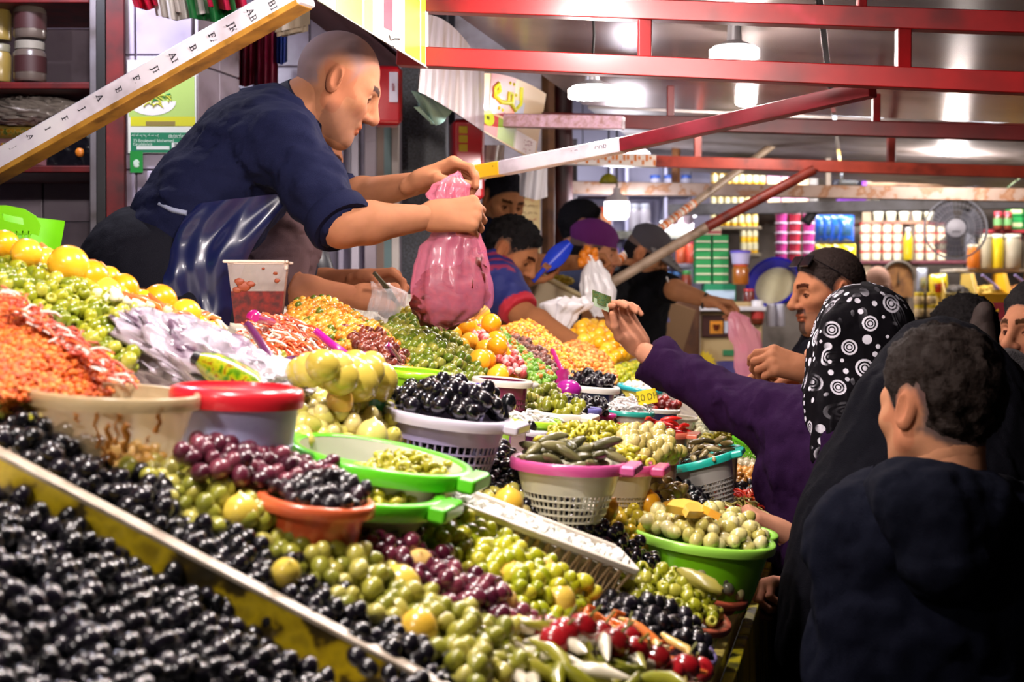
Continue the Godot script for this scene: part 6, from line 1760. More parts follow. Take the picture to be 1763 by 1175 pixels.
func head_mesh(kind:String,fine:bool)->G:
	var key:=kind+str(fine)
	if heads.has(key):return heads[key]
	var skey:="field"+str(fine)
	if not heads.has(skey):heads[skey]=head_sdf(0.0032 if fine else 0.0058)
	var g:=G.new()
	var s:Sdf=heads[skey]
	s.mesh(g,Transform3D(),func(p:Vector3,_g:Vector3)->Color:
		var c:=Color(1,1,1)
		var ax:=absf(p.x)
		var n:=nz.get_noise_3d(p.x*60.0,p.y*60.0,p.z*60.0)
		c=c*(1.0+0.08*n)
		if p.z>0.06:
			if p.y>-0.078 and p.y<-0.0525 and ax<0.023 and p.z>0.078:c=Color(0.84,0.6,0.56)
			elif ax>0.011 and ax<0.05 and absf(p.y-0.027+(ax-0.03)*(ax-0.03)*8.0)<0.006 and p.z>0.064:c=Color(0.1,0.07,0.06)
			var ey:=Vector2((ax-0.031)/0.0135,(p.y+0.001)/0.0065)
			if p.z>0.066 and ey.length()<1.0:
				c=Color(0.1,0.06,0.05) if ey.length()>0.78 or ey.y>0.2 else Color(0.9,0.95,1.0)
				if Vector2(ax-0.031,p.y+0.002).length()<0.0048:c=Color(0.04,0.025,0.02)
			if p.y<-0.028 and p.y>-0.05:c.g*=0.94
		if ax>0.07 and p.y<0.03:c=Color(0.95,0.82,0.8)
		var beard:=0.0
		if kind in ["shaved","stubble","bald"] and p.y<-0.035 and p.y>-0.112 and p.z>-0.005 and c.b>0.6:beard=smoothstep(-0.03,-0.055,p.y+0.25*maxf(0,0.03-p.z))*0.34
		if kind=="goatee":
			if p.z>0.06 and p.y<-0.04 and p.y>-0.055 and ax<0.026 and c.b>0.6:beard=0.75
			if p.z>0.05 and p.y<-0.075 and p.y>-0.112 and ax<0.02:beard=0.8
			elif p.y<-0.05 and p.y>-0.11 and p.z>0.0 and c.b>0.6:beard=maxf(beard,0.3)
		if kind in ["plain","stubble","goatee"]:beard=maxf(beard,0.8*smoothstep(-0.009,0.008,hair_m(p)+0.004*n))
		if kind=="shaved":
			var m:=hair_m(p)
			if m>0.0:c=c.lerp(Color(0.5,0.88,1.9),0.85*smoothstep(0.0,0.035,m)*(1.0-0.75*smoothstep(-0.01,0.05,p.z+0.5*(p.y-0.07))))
		return c*Color(1.0-beard*0.98,1.0-beard*0.86,1.0-beard*0.6))
	heads[key]=g
	return g
func head_basis(yaw:float,pitch:float,roll:=0.0)->Basis:
	var a:=deg_to_rad(yaw)
	var p:=deg_to_rad(pitch)
	var f:=Vector3(sin(a)*cos(p),-sin(p),cos(a)*cos(p))
	var x:=Vector3.UP.cross(f).normalized()
	return Basis(f,deg_to_rad(roll))*Basis(x,f.cross(x),f)
# hair: the scalp's own skin lifted by thickness th, curled by noise
func hair(t:Node3D,xf:Transform3D,th:float,curl:float,hex:String,fine:=true,called:="hair",maskf=null,freq:=90.0):
	var src:=head_mesh("plain",fine)
	var v:=src.v
	var n:=src.n
	var ix:=src.ix
	var g:=G.new()
	var id:={}
	var nb:=xf.basis.inverse().transposed()
	for k in v.size():
		var p:=v[k]
		var m:float=maskf.call(p) if maskf!=null else hair_m(p)
		m+=0.004*nz.get_noise_3d(p.x*70.0,p.y*70.0,p.z*70.0)
		if m>-0.004:
			var nn:=nz.get_noise_3d(p.x*freq,p.y*freq*0.5,p.z*freq)
			var up:=clampf(p.y/0.1,0.3,1.0)
			var q:=p+n[k]*(th*smoothstep(-0.002,0.03,m)*(0.45+0.55*up)-0.0012+curl*nn*smoothstep(0.0,0.02,m))
			var bend:=Vector3(nz.get_noise_3d(p.x*freq+9.0,p.y*freq,p.z*freq),nz.get_noise_3d(p.x*freq,p.y*freq+9.0,p.z*freq),nz.get_noise_3d(p.x*freq,p.y*freq,p.z*freq+9.0))*minf(1.0,curl*120.0)
			id[k]=g.p(xf*q-t.position,(nb*(n[k]+bend)).normalized(),Vector2(p.x,p.y))
	for k in range(0,ix.size(),3):
		if id.has(ix[k]) and id.has(ix[k+1]) and id.has(ix[k+2]):
			g.ix.append(id[ix[k]]); g.ix.append(id[ix[k+1]]); g.ix.append(id[ix[k+2]])
	mi(called,g.done(),M(hex,0.8,{"spec":0.22,"bump":"lumps","ts":9.0,"bs":0.6}),t)
# hand: wrist at the origin, fingers along +y, palm towards +z, thumb at +x (a right hand); curls: four fingers' [knuckle, middle, end] degrees; th: three thumb points
func hand_mesh(pose:String)->ArrayMesh:
	if hands.has(pose):return hands[pose]
	var cu:=[[18,22,12],[20,26,14],[24,28,16],[28,30,18]]
	var th:=[Vector3(0.044,0.048,0.016),Vector3(0.056,0.076,0.024),Vector3(0.058,0.1,0.03)]
	match pose:
		"fist":
			cu=[[62,82,45],[70,88,50],[74,92,52],[76,92,55]]
			th=[Vector3(0.04,0.05,0.024),Vector3(0.032,0.074,0.042),Vector3(0.012,0.088,0.046)]
		"grip":
			cu=[[48,52,30],[58,74,42],[64,82,45],[68,84,46]]
			th=[Vector3(0.042,0.05,0.022),Vector3(0.044,0.076,0.04),Vector3(0.03,0.1,0.054)]
		"pinch":
			cu=[[42,38,26],[52,54,32],[58,62,36],[60,66,38]]
			th=[Vector3(0.042,0.046,0.026),Vector3(0.04,0.076,0.046),Vector3(0.03,0.106,0.06)]
		"note":
			cu=[[30,46,26],[44,56,30],[56,62,36],[62,66,36]]
			th=[Vector3(0.046,0.05,0.022),Vector3(0.05,0.08,0.04),Vector3(0.042,0.11,0.052)]
		"point":
			cu=[[22,18,10],[60,74,40],[68,82,45],[72,84,46]]
			th=[Vector3(0.044,0.05,0.022),Vector3(0.046,0.078,0.036),Vector3(0.034,0.104,0.046)]
	var s:=Sdf.new(Vector3(-0.06,-0.05,-0.035),Vector3(0.09,0.2,0.1),0.003)
	var bx:=[0.031,0.0105,-0.0105,-0.03]
	var by:=[0.088,0.093,0.089,0.08]
	var ln:=[[0.042,0.025,0.021],[0.046,0.029,0.022],[0.042,0.027,0.022],[0.033,0.02,0.019]]
	for i in 4:
		s.cap(Vector3(bx[i]*0.55,0.004,-0.002),Vector3(bx[i],by[i],-0.003),0.0165,0.0125,0.018)
	s.cap(Vector3(0,-0.025,-0.002),Vector3(0,0.02,-0.002),0.022,0.024,0.02,Vector3(0,0,1),0.78)
	s.cap(Vector3(0.018,0.014,0.006),th[0],0.017,0.0135,0.016)
	s.cap(th[0],th[1],0.0125,0.0105,0.005)
	s.cap(th[1],th[2],0.0108,0.0085,0.005)
	for i in 4:
		var p:=Vector3(bx[i],by[i],-0.003)
		var ang:=0.0
		var sp:float=bx[i]*2.2*(1.0 if pose in ["relax","note"] else 0.35)
		for j in 3:
			ang+=deg_to_rad(cu[i][j])
			var d:=Vector3(sp*cos(ang),cos(ang),sin(ang)).normalized()
			var q:Vector3=p+d*ln[i][j]
			var r:float=[0.0098,0.009,0.0083,0.0074][j]*(0.88 if i==3 else 1.0)
			s.cap(p,q,r,r*0.9,0.004 if j else 0.008)
			p=q
	var g:=G.new()
	s.mesh(g,Transform3D(),func(p:Vector3,gr:Vector3)->Color:
		var n:=1.0+0.1*nz.get_noise_3d(p.x*70.0,p.y*70.0,p.z*70.0)
		return Color(n,n*(0.94 if p.z>0.012 else 1.0),n*(0.93 if p.z>0.012 else 1.0)))
	hands[pose]=g.done()
	return hands[pose]
# limb and trunk bones [a, b, ra, rb, blend, axis, stretch] in world places, as one surface under t
func field_of(bones:Array,cell:float)->Sdf:
	var lo:=Vector3.ONE*1e9
	var hi:=-lo
	for b in bones:
		var r:float=maxf(b[2],b[3])*maxf(1.0,b[6] if b.size()>6 else 1.0)+cell*3.0
		lo=lo.min(b[0]-Vector3.ONE*r).min(b[1]-Vector3.ONE*r)
		hi=hi.max(b[0]+Vector3.ONE*r).max(b[1]+Vector3.ONE*r)
	var s:=Sdf.new(lo,hi,cell)
	for b in bones:
		s.cap(b[0],b[1],b[2],b[3],b[4] if b.size()>4 else 0.03,b[5] if b.size()>5 else Vector3.ZERO,b[6] if b.size()>6 else 1.0)
	return s
func cloth(t:Node3D,called:String,bones:Array,mat:Material,o:={})->MeshInstance3D:
	var s:=field_of(bones,o.get("cell",0.012))
	var w:float=o.get("wr",0.004)
	var fr:Vector3=o.get("fr",Vector3(9,9,9))
	if w>0.0:s.wrinkle(func(p:Vector3)->float:return w*(1.0-2.6*absf(nz.get_noise_3d(p.x*fr.x,p.y*fr.y,p.z*fr.z)))+w*0.5*nz.get_noise_3d(p.x*fr.x*2.7,p.y*fr.y*2.7,p.z*fr.z*2.7),0.05)
	for c in o.get("cuts",[]):s.cut(c[0],c[1],c[2] if c.size()>2 else 0.0)
	var g:=G.new()
	s.mesh(g,Transform3D(Basis(),-t.position),o.get("col",null))
	return mi(called,g.done(),mat,t)
# hs: heads [xf, kind, fine]; hd: hands [side, wrist, finger direction, palm normal, pose, size]
func body(t:Node3D,bones:Array,tint:Color,hs:Array,hd:Array,cell:=0.011):
	var g:=G.new()
	if bones.size():
		var s:=field_of(bones,cell)
		s.mesh(g,Transform3D(Basis(),-t.position),func(p:Vector3,_g:Vector3)->Color:return tint*(1.0+0.07*nz.get_noise_3d(p.x*30.0,p.y*30.0,p.z*30.0)))
	for h in hs:g.addg(head_mesh(h[1],h[2]),Transform3D(Basis(),-t.position)*h[0],tint)
	for h in hd:
		var y:Vector3=h[2].normalized()
		var z:Vector3=(h[3]-y*h[3].dot(y)).normalized()
		var x:Vector3=y.cross(z)*h[0]
		g.add(hand_mesh(h[4]),Transform3D(Basis(x,y,z).scaled_local(Vector3.ONE*h[5]),h[1]-t.position),tint)
	mi("body",g.done(),M("ffffff",0.75,{"vc":true,"spec":0.22}),t)
func person(label:String,foot:Vector3)->Node3D:return thing("person",label,"person",foot)
func hx(c:Vector3,b:Basis,s:=Vector3.ONE)->Transform3D:return Transform3D(b.scaled_local(s),c)
const ZX:=Vector3(0,0,1)
func legs(hip:Vector3,fl:float,wide:Vector3,r:=0.085)->Array:
	var out:=[]
	for s in [-1.0,1.0]:
		var a:Vector3=hip+wide*0.09*s
		var k:=Vector3(a.x+wide.x*0.02*s,fl+0.48,a.z+wide.z*0.02*s)+(PU*0.14 if fl>0.5 else Vector3.ZERO)
		var f:=Vector3(k.x,fl+0.08,k.z)
		out.append([a,k,r,r*0.68,0.04])
		out.append([k,f,r*0.68,r*0.5,0.02])
	return out
func shoes(t:Node3D,hip:Vector3,fl:float,wide:Vector3,dir:Vector3):
	for s in [-1.0,1.0]:
		var f:Vector3=Vector3(hip.x,fl+0.04,hip.z)+wide*0.11*s+(PU*0.14 if fl>0.5 else Vector3.ZERO)
		cloth(t,"shoe",[[f-dir*0.05,f+dir*0.06,0.04,0.036,0.02],[f+dir*0.06,f+dir*0.16,0.036,0.03,0.02],[f-dir*0.03,f-dir*0.03+Vector3(0,0.07,0),0.038,0.04,0.02]],M("14120f",0.5),{"wr":0.0})
func build_people():
	sellers()
	customers()
func sellers():
	var skin:=lin("956449")
	var fab:={"bump":"fabric","ts":9.0,"bs":0.5,"spec":0.2}
	# ---------------- the main seller, bent forward over the stall
	var pel:=at(282,452,3.12)
	var t:=person("shaven headed seller in navy shirt bent over the stall, holding up the pink bag",Vector3(pel.x,0.76,pel.z))
	var hb:=head_basis(101,27,0)
	var hc:=at(581,148,3.15)
	var neck:=at(520,196,3.15)
	var chest:=at(440,262,3.13)
	var mid:=at(362,350,3.12)
	var sn:=at(488,248,2.98)
	var sf:=at(502,242,3.31)
	var en:=at(588,388,2.86)
	var ef:=at(585,345,3.36)
	var wn:=at(742,374,2.95)
	var wf:=at(722,315,3.1)
	var bones:=[[neck,hc+hb*Vector3(0,-0.05,-0.03),0.062,0.056,0.02],[chest,neck,0.09,0.062,0.05],[mid,chest,0.09,0.095,0.05,ZX,1.5],[pel,mid,0.1,0.09,0.05,ZX,1.4],[chest,sn,0.06,0.055,0.04],[chest,sf,0.06,0.055,0.04],[sn,en,0.05,0.044,0.02],[sf,ef,0.05,0.044,0.02],[en,en.lerp(wn,0.3),0.043,0.042,0.02],[en.lerp(wn,0.3),wn,0.042,0.025,0.02],[ef,ef.lerp(wf,0.3),0.042,0.041,0.02],[ef.lerp(wf,0.3),wf,0.041,0.025,0.02]]
	bones+=legs(pel,0.76,Vector3(0,0,1),0.075)
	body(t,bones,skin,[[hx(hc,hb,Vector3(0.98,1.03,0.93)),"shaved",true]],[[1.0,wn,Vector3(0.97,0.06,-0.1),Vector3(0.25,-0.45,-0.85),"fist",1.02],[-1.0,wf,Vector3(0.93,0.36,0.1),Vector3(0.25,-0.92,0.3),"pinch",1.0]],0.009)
	var navy:=M("12152e",0.85,fab)
	var shirt:=cloth(t,"shirt",[[at(305,418,3.12),mid,0.125,0.125,0.05,ZX,1.4],[mid,chest,0.122,0.128,0.06,ZX,1.45],[chest,at(492,208,3.15),0.118,0.085,0.06,ZX,1.35],[at(470,232,3.02),sn,0.085,0.078,0.05],[sn,sn.lerp(en,0.55),0.078,0.07,0.04],[sn.lerp(en,0.5),en,0.068,0.06,0.03],[at(480,228,3.26),sf,0.085,0.075,0.05],[sf,ef,0.072,0.056,0.03]],navy,{"cell":0.0095,"wr":0.008,"fr":Vector3(5,7,8),"cuts":[[en+(wn-en).normalized()*0.02+Vector3(0.0,-0.005,0),(en-sn).normalized().lerp(Vector3(0.9,-0.4,0),0.3).normalized(),0.11],[ef+Vector3(0.035,0,0),Vector3(1,-0.2,0).normalized(),0.1],[at(510,178,3.15),(hc-chest).normalized(),0.12]]})
	# rolled cuffs, collar
	for q in [[sn,en,0.062,0.05],[sf,ef,0.056,0.04]]:
		var d:Vector3=(q[1]-q[0]).normalized()
		var fr:=frame(q[1]-d*0.012-t.position,d,Vector3.BACK)
		mi("cuff",glathe(fr,[Vector2(q[2]*0.82,-0.022),Vector2(q[2],-0.026),Vector2(q[2]+0.007,-0.018),Vector2(q[2]+0.008,0.012),Vector2(q[2]+0.003,0.02),Vector2(q[2]*0.84,0.018)],26),navy,t)
	var cd:=(hc+hb*Vector3(0,-0.06,-0.03)-neck).normalized()
	mi("collar",glathe(frame(neck-t.position+cd*0.0,(cd+Vector3(0.15,0.1,0)).normalized(),Vector3.BACK),[Vector2(0.088,-0.034),Vector2(0.083,0.0),Vector2(0.074,0.03),Vector2(0.069,0.031),Vector2(0.076,-0.01),Vector2(0.08,-0.034)],28),M("0e1022",0.7,fab),t)
	cloth(t,"trousers",[[at(250,455,3.12),at(318,440,3.12),0.13,0.125,0.06,ZX,1.3],[at(240,480,3.05),at(330,540,3.02),0.12,0.1,0.05],[at(240,480,3.2),at(330,540,3.22),0.12,0.1,0.05]]+legs(pel,0.76,Vector3(0,0,1),0.1),M("12121a",0.8,fab),{"wr":0.004,"cuts":[[Vector3(0,0.82,0),Vector3.DOWN]]})
	shoes(t,pel,0.76,Vector3(0,0,1),Vector3(1,0,0))
	# glossy apron hanging off the chest to the stall
	var film:=M("10163e",0.3,{"coat":0.35})
	var apron:=func(s,v):
		var top:=at(330,352,2.93).lerp(at(505,330,2.93),s)
		var bot:=at(278,505,2.92).lerp(at(392,562,2.93),s)
		var p:Vector3=top.lerp(bot,v)+(at(296,428,2.93)-at(304,428,2.93))*sin(PI*v)*(1.0-s)*1.6
		p+=(at(420,440,2.93)-at(448,440,2.93))*sin(PI*v)*s*0.9
		var fo:float=0.007*sin(s*9.0+1.2*v)*(0.3+0.7*v)+0.002*sin(s*21.0-3.0*v+2.0*sin(v*4.0))+0.005*sin(v*9.0+s*5.0)
		return p+Vector3(0,0,fo-0.06*(s-0.5)*(s-0.5))-t.position
	mi("apron",gsheet(apron,60,30,0.0015),film,t)
	var g:=G.new()
	g.tube([at(262,346,3.02)-t.position,at(276,352,2.955)-t.position,at(298,362,2.94)-t.position,at(322,367,2.935)-t.position],0.006,6)
	mi("waist_strap",g.done(),M("8a90a8",0.4),t)
	g=G.new()
	g.tube([at(262,346,3.02)-t.position,at(250,342,3.03)-t.position,at(246,350,3.03)-t.position,at(258,354,3.02)-t.position,at(268,350,3.0)-t.position],0.006,6)
	g.tube([at(268,352,3.0)-t.position,at(245,385,2.97)-t.position,at(205,440,2.96)-t.position],0.008,6)
	mi("apron_tie",g.done(),M("14162e",0.6),t)
	# ---------------- second seller, mostly hidden behind the first
	pel=at(470,520,3.75)
	t=person("seller in a brown sweater half hidden behind the main seller, filling a clear bag",Vector3(pel.x,0.76,pel.z))
	hb=head_basis(95,28)
	hc=at(524,262,3.75)
	chest=at(480,370,3.72)
	sn=at(482,385,3.6); en=at(492,506,3.5); wn=at(618,512,3.45)
	sf=at(500,380,3.85); ef=at(535,495,3.8); wf=at(625,482,3.62)
	bones=[[chest,hc+hb*Vector3(0,-0.06,-0.03),0.07,0.056,0.03],[pel,chest,0.1,0.1,0.05,ZX,1.4],[chest,sn,0.06,0.05,0.03],[sn,en,0.048,0.044,0.02],[en,en.lerp(wn,0.3),0.046,0.047,0.02],[en.lerp(wn,0.3),wn,0.046,0.027,0.02],[chest,sf,0.06,0.05,0.03],[sf,ef,0.048,0.042,0.02],[ef,ef.lerp(wf,0.3),0.042,0.043,0.02],[ef.lerp(wf,0.3),wf,0.042,0.029,0.02]]
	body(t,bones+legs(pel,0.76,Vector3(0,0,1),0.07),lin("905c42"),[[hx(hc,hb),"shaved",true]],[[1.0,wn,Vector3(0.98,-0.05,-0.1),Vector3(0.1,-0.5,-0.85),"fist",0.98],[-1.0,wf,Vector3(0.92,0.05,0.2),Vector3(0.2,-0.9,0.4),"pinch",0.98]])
	cloth(t,"sweater",[[pel,chest,0.13,0.13,0.05,ZX,1.4],[chest,at(495,340,3.75),0.12,0.09,0.05,ZX,1.3],[sn,en,0.076,0.066,0.04],[sf,ef,0.076,0.06,0.04]],M("4e3a3c",0.85,fab),{"wr":0.006,"fr":Vector3(8,14,8),"cuts":[[en+Vector3(0.03,-0.0,0),(wn-en).normalized(),0.12],[ef+Vector3(0.015,0,0),(wf-ef).normalized(),0.12]]})
	mi("sleeve_guard",glathe(frame(sf.lerp(ef,0.62)-t.position,(ef-sf).normalized(),Vector3.BACK),[Vector2(0.07,-0.1),Vector2(0.076,-0.09),Vector2(0.074,0.06),Vector2(0.066,0.07)],24),M("23262e",0.35),t)
	cloth(t,"trousers",[[pel,pel+Vector3(0,0.05,0),0.13,0.13,0.05]]+legs(pel,0.76,Vector3(0,0,1),0.09),M("1c1c24",0.8,fab),{"cuts":[[Vector3(0,0.82,0),Vector3.DOWN]]})
	shoes(t,pel,0.76,Vector3(0,0,1),Vector3(1,0,0))
	# spoon in his fist
	var sp:=thing("spoon","dark metal spoon of olives in the second seller's fist","spoon",at(678,510,3.45))
	mi("handle",gtube([at(644,470,3.4)-sp.position,at(668,498,3.43)-sp.position,at(690,535,3.45)-sp.position],[0.005,0.007,0.006],8),M("4c4636",0.35,{"metal":0.6}),sp)
	mi("bowl",glathe(frame(at(698,548,3.45)-sp.position,Vector3(0.3,1,0.2),Vector3.RIGHT),[Vector2(0,-0.014),Vector2(0.018,-0.01),Vector2(0.027,0),Vector2(0.025,0),Vector2(0.016,-0.008),Vector2(0,-0.012)],18,1.2,0.9),M("4c4636",0.35,{"metal":0.6}),sp)
	g=G.new()
	for i in 10:g.add(item("far_olive"),Transform3D(Basis(Vector3(1,i,2).normalized(),i),Vector3(0.022*sin(i*2.4),0.003+0.006*(i%3),0.018*cos(i*2.4))))
	var ol:=mi("olives",shifted(g.done(),at(698,546,3.45)-sp.position),M("8a7a20",0.3),sp)
	# ---------------- young seller in navy, behind
	far_man("young seller with black hair in a navy top, looking down behind the striped shirt",at(845,520,5.75),at(866,346,5.6),head_basis(28,24,-6),"966442","stubble",0.011,"15131a","0e1020",at(850,425,5.65),[at(822,432,5.65),at(818,500,5.6),at(840,540,5.4)],[at(886,430,5.6),at(905,455,5.45),at(1000,452,5.35),Vector3(1,0.1,0),Vector3(0,-0.8,0.4),"fist"],0.004)
	# ---------------- seller in the striped football shirt
	pel=at(800,560,5.05)
	t=person("curly haired seller in a blue and red football shirt reaching down to the heaps",Vector3(pel.x,0.76,pel.z))
	hb=head_basis(72,34,0)
	hc=at(880,434,4.98)
	chest=at(838,500,5.0)
	sn=at(866,487,4.88); en=at(896,538,4.8); wn=at(1002,600,4.55)
	sf=at(862,480,5.12); ef=at(880,505,5.15); wf=at(905,482,5.15)
	bones=[[chest,hc+hb*Vector3(0,-0.06,-0.03),0.075,0.055,0.03],[pel,chest,0.1,0.1,0.05,ZX,1.4],[sn,en,0.046,0.042,0.02],[chest,sn,0.06,0.05,0.03],[en,en.lerp(wn,0.3),0.042,0.043,0.02],[en.lerp(wn,0.3),wn,0.043,0.028,0.02],[chest,sf,0.05,0.045,0.03],[sf,ef,0.045,0.04,0.02],[ef,wf,0.04,0.028,0.02],[at(890,545,4.95),at(800,562,4.9),0.034,0.03,0.02]]
	body(t,bones+legs(pel,0.76,Vector3(0,0,1),0.065),lin("8e5c3c"),[[hx(hc,hb,Vector3.ONE*0.97),"plain",true]],[[1.0,wn,Vector3(0.75,-0.65,0.1),Vector3(-0.5,-0.5,-0.7),"fist",0.95],[-1.0,wf,Vector3(0.6,0.6,0.2),Vector3(0.5,-0.3,-0.7),"grip",0.95]])
	hair(t,hx(hc,hb,Vector3.ONE*0.97),0.015,0.013,"0f0c0c",true,"hair",null,45.0)
	var blue:=lin("101c58")
	var wine:=lin("7a1838")
	cloth(t,"football_shirt",[[pel,chest,0.13,0.13,0.05,ZX,1.4],[chest,at(856,462,4.99),0.12,0.075,0.05,ZX,1.25],[sn,en,0.074,0.07,0.04],[sf,ef,0.07,0.06,0.04]],M("ffffff",0.7,{"vc":true,"bump":"fabric","ts":9.0}),{"wr":0.005,"cuts":[[en,(en-sn).normalized(),0.12],[ef,(ef-sf).normalized(),0.1]],"col":func(p:Vector3,_g:Vector3)->Color:
		var q:float=(p-sn).dot((en-sn).normalized())
		if p.distance_to(en)<0.09 and q>(en-sn).length()-0.03:return lin("a01424")
		if q<0.015 and (p.z+5.0)*26.0-floorf((p.z+5.0)*26.0)<0.4:return wine
		return blue})
	cloth(t,"trousers",[[pel,pel+Vector3(0,0.05,0),0.125,0.125,0.05]]+legs(pel,0.76,Vector3(0,0,1),0.09),M("1c1c24",0.8,fab),{"cuts":[[Vector3(0,0.82,0),Vector3.DOWN]]})
	shoes(t,pel,0.76,Vector3(0,0,1),Vector3(1,0,0))
	var bsc:=thing("scoop","blue plastic scoop in the striped shirt seller's raised hand","scoop",at(965,440,5.1))
	mi("blade",shifted(gsheet(func(s,v):return at(lerpf(936,982,v)+22*(s-0.5)*(0.45+0.55*sin(PI*v)),lerpf(464,418,v)+24*(s-0.5)*(0.45+0.55*sin(PI*v)),5.1+0.02*sin(PI*s)),8,10,0.003),-bsc.position),M("2440c0",0.35),bsc)
	mi("handle",gtube([at(918,484,5.12)-bsc.position,at(938,462,5.1)-bsc.position],0.009,8),M("2440c0",0.35),bsc)
	# ---------------- seller in a purple cap, black haired one behind, and the one in the striped cap
	t=far_man("seller in a plum cap and blue grey jacket facing the shelves",at(995,560,6.0),at(1022,436,5.9),head_basis(78,8),"a87252","stubble",0.0,"","3a4058",at(1000,500,5.95),[at(985,505,5.9),at(975,560,5.85),at(1000,600,5.8)],[at(1018,500,6.0),at(1030,550,6.0),at(1050,580,5.8)],0.004)
	cap(t,hx(at(1022,436,5.9),head_basis(78,8)),"4e1a4c","plum_cap",0.028,0.0)
	far_man("black haired seller standing before the maroon pipe",at(985,560,6.5),at(1003,392,6.45),head_basis(98,4),"a87050","plain",0.018,"0c0a0c","2a2a36",at(990,470,6.5),[at(975,470,6.45),at(965,530,6.4),at(985,580,6.35)],[at(1005,470,6.55),at(1010,530,6.55),at(1030,580,6.5)],0.006)
	t=far_man("seller in a ribbed cap and black striped shirt stretching his arm across the stall",at(1085,590,6.25),at(1113,440,6.1),head_basis(70,30),"a87450","stubble",0.0,"","0a0a0e",at(1092,505,6.15),[at(1062,495,6.0),at(1020,548,5.75),at(1095,598,5.45)],[at(1128,492,6.1),at(1165,500,5.95),at(1222,520,5.75),Vector3(0.95,-0.15,0.1),Vector3(0.2,-0.9,0.3),"pinch"],0.005,0.55)
	cap(t,hx(at(1113,440,6.1),head_basis(70,30)),"3a3638","ribbed_cap",0.02,0.075,"ribs")
	var gw:=G.new()
	for q in [[1058,500,1075,555],[1066,498,1083,556],[1148,478,1156,498]]:gw.tube([at(q[0],q[1],5.93)-t.position,at(q[2],q[3],5.98)-t.position],0.004,5)
	mi("stripe",gw.done(),M("d8d8d8",0.6),t)
	mi("bracelet",glathe(frame(at(1213,518,5.77)-t.position,Vector3(0.95,-0.3,0.3),Vector3.BACK),[Vector2(0.03,-0.004),Vector2(0.034,-0.004),Vector2(0.034,0.004),Vector2(0.03,0.004)],20),M("0c0c0e",0.5),t)
# a figure farther off: near arm na = [shoulder, elbow, wrist], far arm fa the same plus an optional hand [dir, palm, pose]
func far_man(label:String,pel:Vector3,hc:Vector3,hb:Basis,skin:String,kind:String,hth:float,hcol:String,shirt:String,chest:Vector3,na:Array,fa:Array,curl:=0.0,cutf:=0.5)->Node3D:
	var fl:=0.76
	var t:=person(label,Vector3(pel.x,fl,pel.z))
	var wide:Vector3=(na[0]-fa[0]); wide.y=0; wide=wide.normalized()
	var bones:=[[chest,hc+hb*Vector3(0,-0.06,-0.03),0.07,0.054,0.03],[pel,chest,0.1,0.1,0.05,wide,1.35]]
	var hd:=[]
	var cuts:=[]
	var sh:=[[pel,chest,0.125,0.13,0.05,wide,1.35],[chest,chest.lerp(hc,0.45),0.12,0.07,0.05,wide,1.25]]
	for a in [na,fa]:
		bones+=[[chest,a[0],0.06,0.05,0.03],[a[0],a[1],0.046,0.042,0.02],[a[1],a[2],0.043,0.028,0.02]]
		sh.append([a[0],a[1],0.075,0.062,0.04])
		var cp:Vector3=a[0].lerp(a[1],1.0 if a.size()<4 else cutf+0.25)
		cuts.append([cp,(a[1]-a[0]).normalized(),0.11])
		if a.size()>4:hd.append([-1.0,a[2],a[3],a[4],a[5],0.95])
		else:hd.append([1.0,a[2],(a[2]-a[1]).normalized(),Vector3(0,-1,0.2),"relax",0.95])
	body(t,bones+legs(pel,fl,wide,0.065),lin(skin),[[hx(hc,hb,Vector3.ONE*0.98),kind,false]],hd,0.012)
	if hth>0.0:hair(t,hx(hc,hb,Vector3.ONE*0.98),hth,curl,hcol,false)
	cloth(t,"shirt",sh,M(shirt,0.85,{"bump":"fabric","ts":9.0,"spec":0.2}),{"cell":0.014,"wr":0.005,"cuts":cuts})
	cloth(t,"trousers",[[pel,pel+Vector3(0,0.04,0),0.125,0.125,0.05]]+legs(pel,fl,wide,0.09),M("1e1e26",0.8),{"cell":0.016,"wr":0.003,"cuts":[[Vector3(0,fl+0.06,0),Vector3.DOWN]]})
	return t
func cap(t:Node3D,xf:Transform3D,hex:String,called:String,th:float,brim:float,how:=""):
	hair(t,xf,0.012,0.003,"100c0c",false,"hair",func(p:Vector3)->float:return minf(hair_m(p),0.02-p.y))
	hair(t,xf,th,0.002,hex,false,"cap",func(p:Vector3)->float:return p.y-0.034+0.25*minf(p.z+0.02,0.0) if absf(p.x)<0.09 else -1.0,30.0)
	if brim>0.0:
		var g:=G.new()
		for i in 5:
			var r:=0.088+0.006*i
			var pts:=[]
			for k in 15:
				var a:=lerpf(-1.3,1.3,k/14.0)
				pts.append(xf*Vector3(sin(a)*r,0.045-0.008*i*cos(a),cos(a)*(r+brim*i/5.0*0.9)+0.0)-t.position)
			g.tube(pts,0.007,6)
		mi("brim",g.done(),M("5a5450",0.7),t)
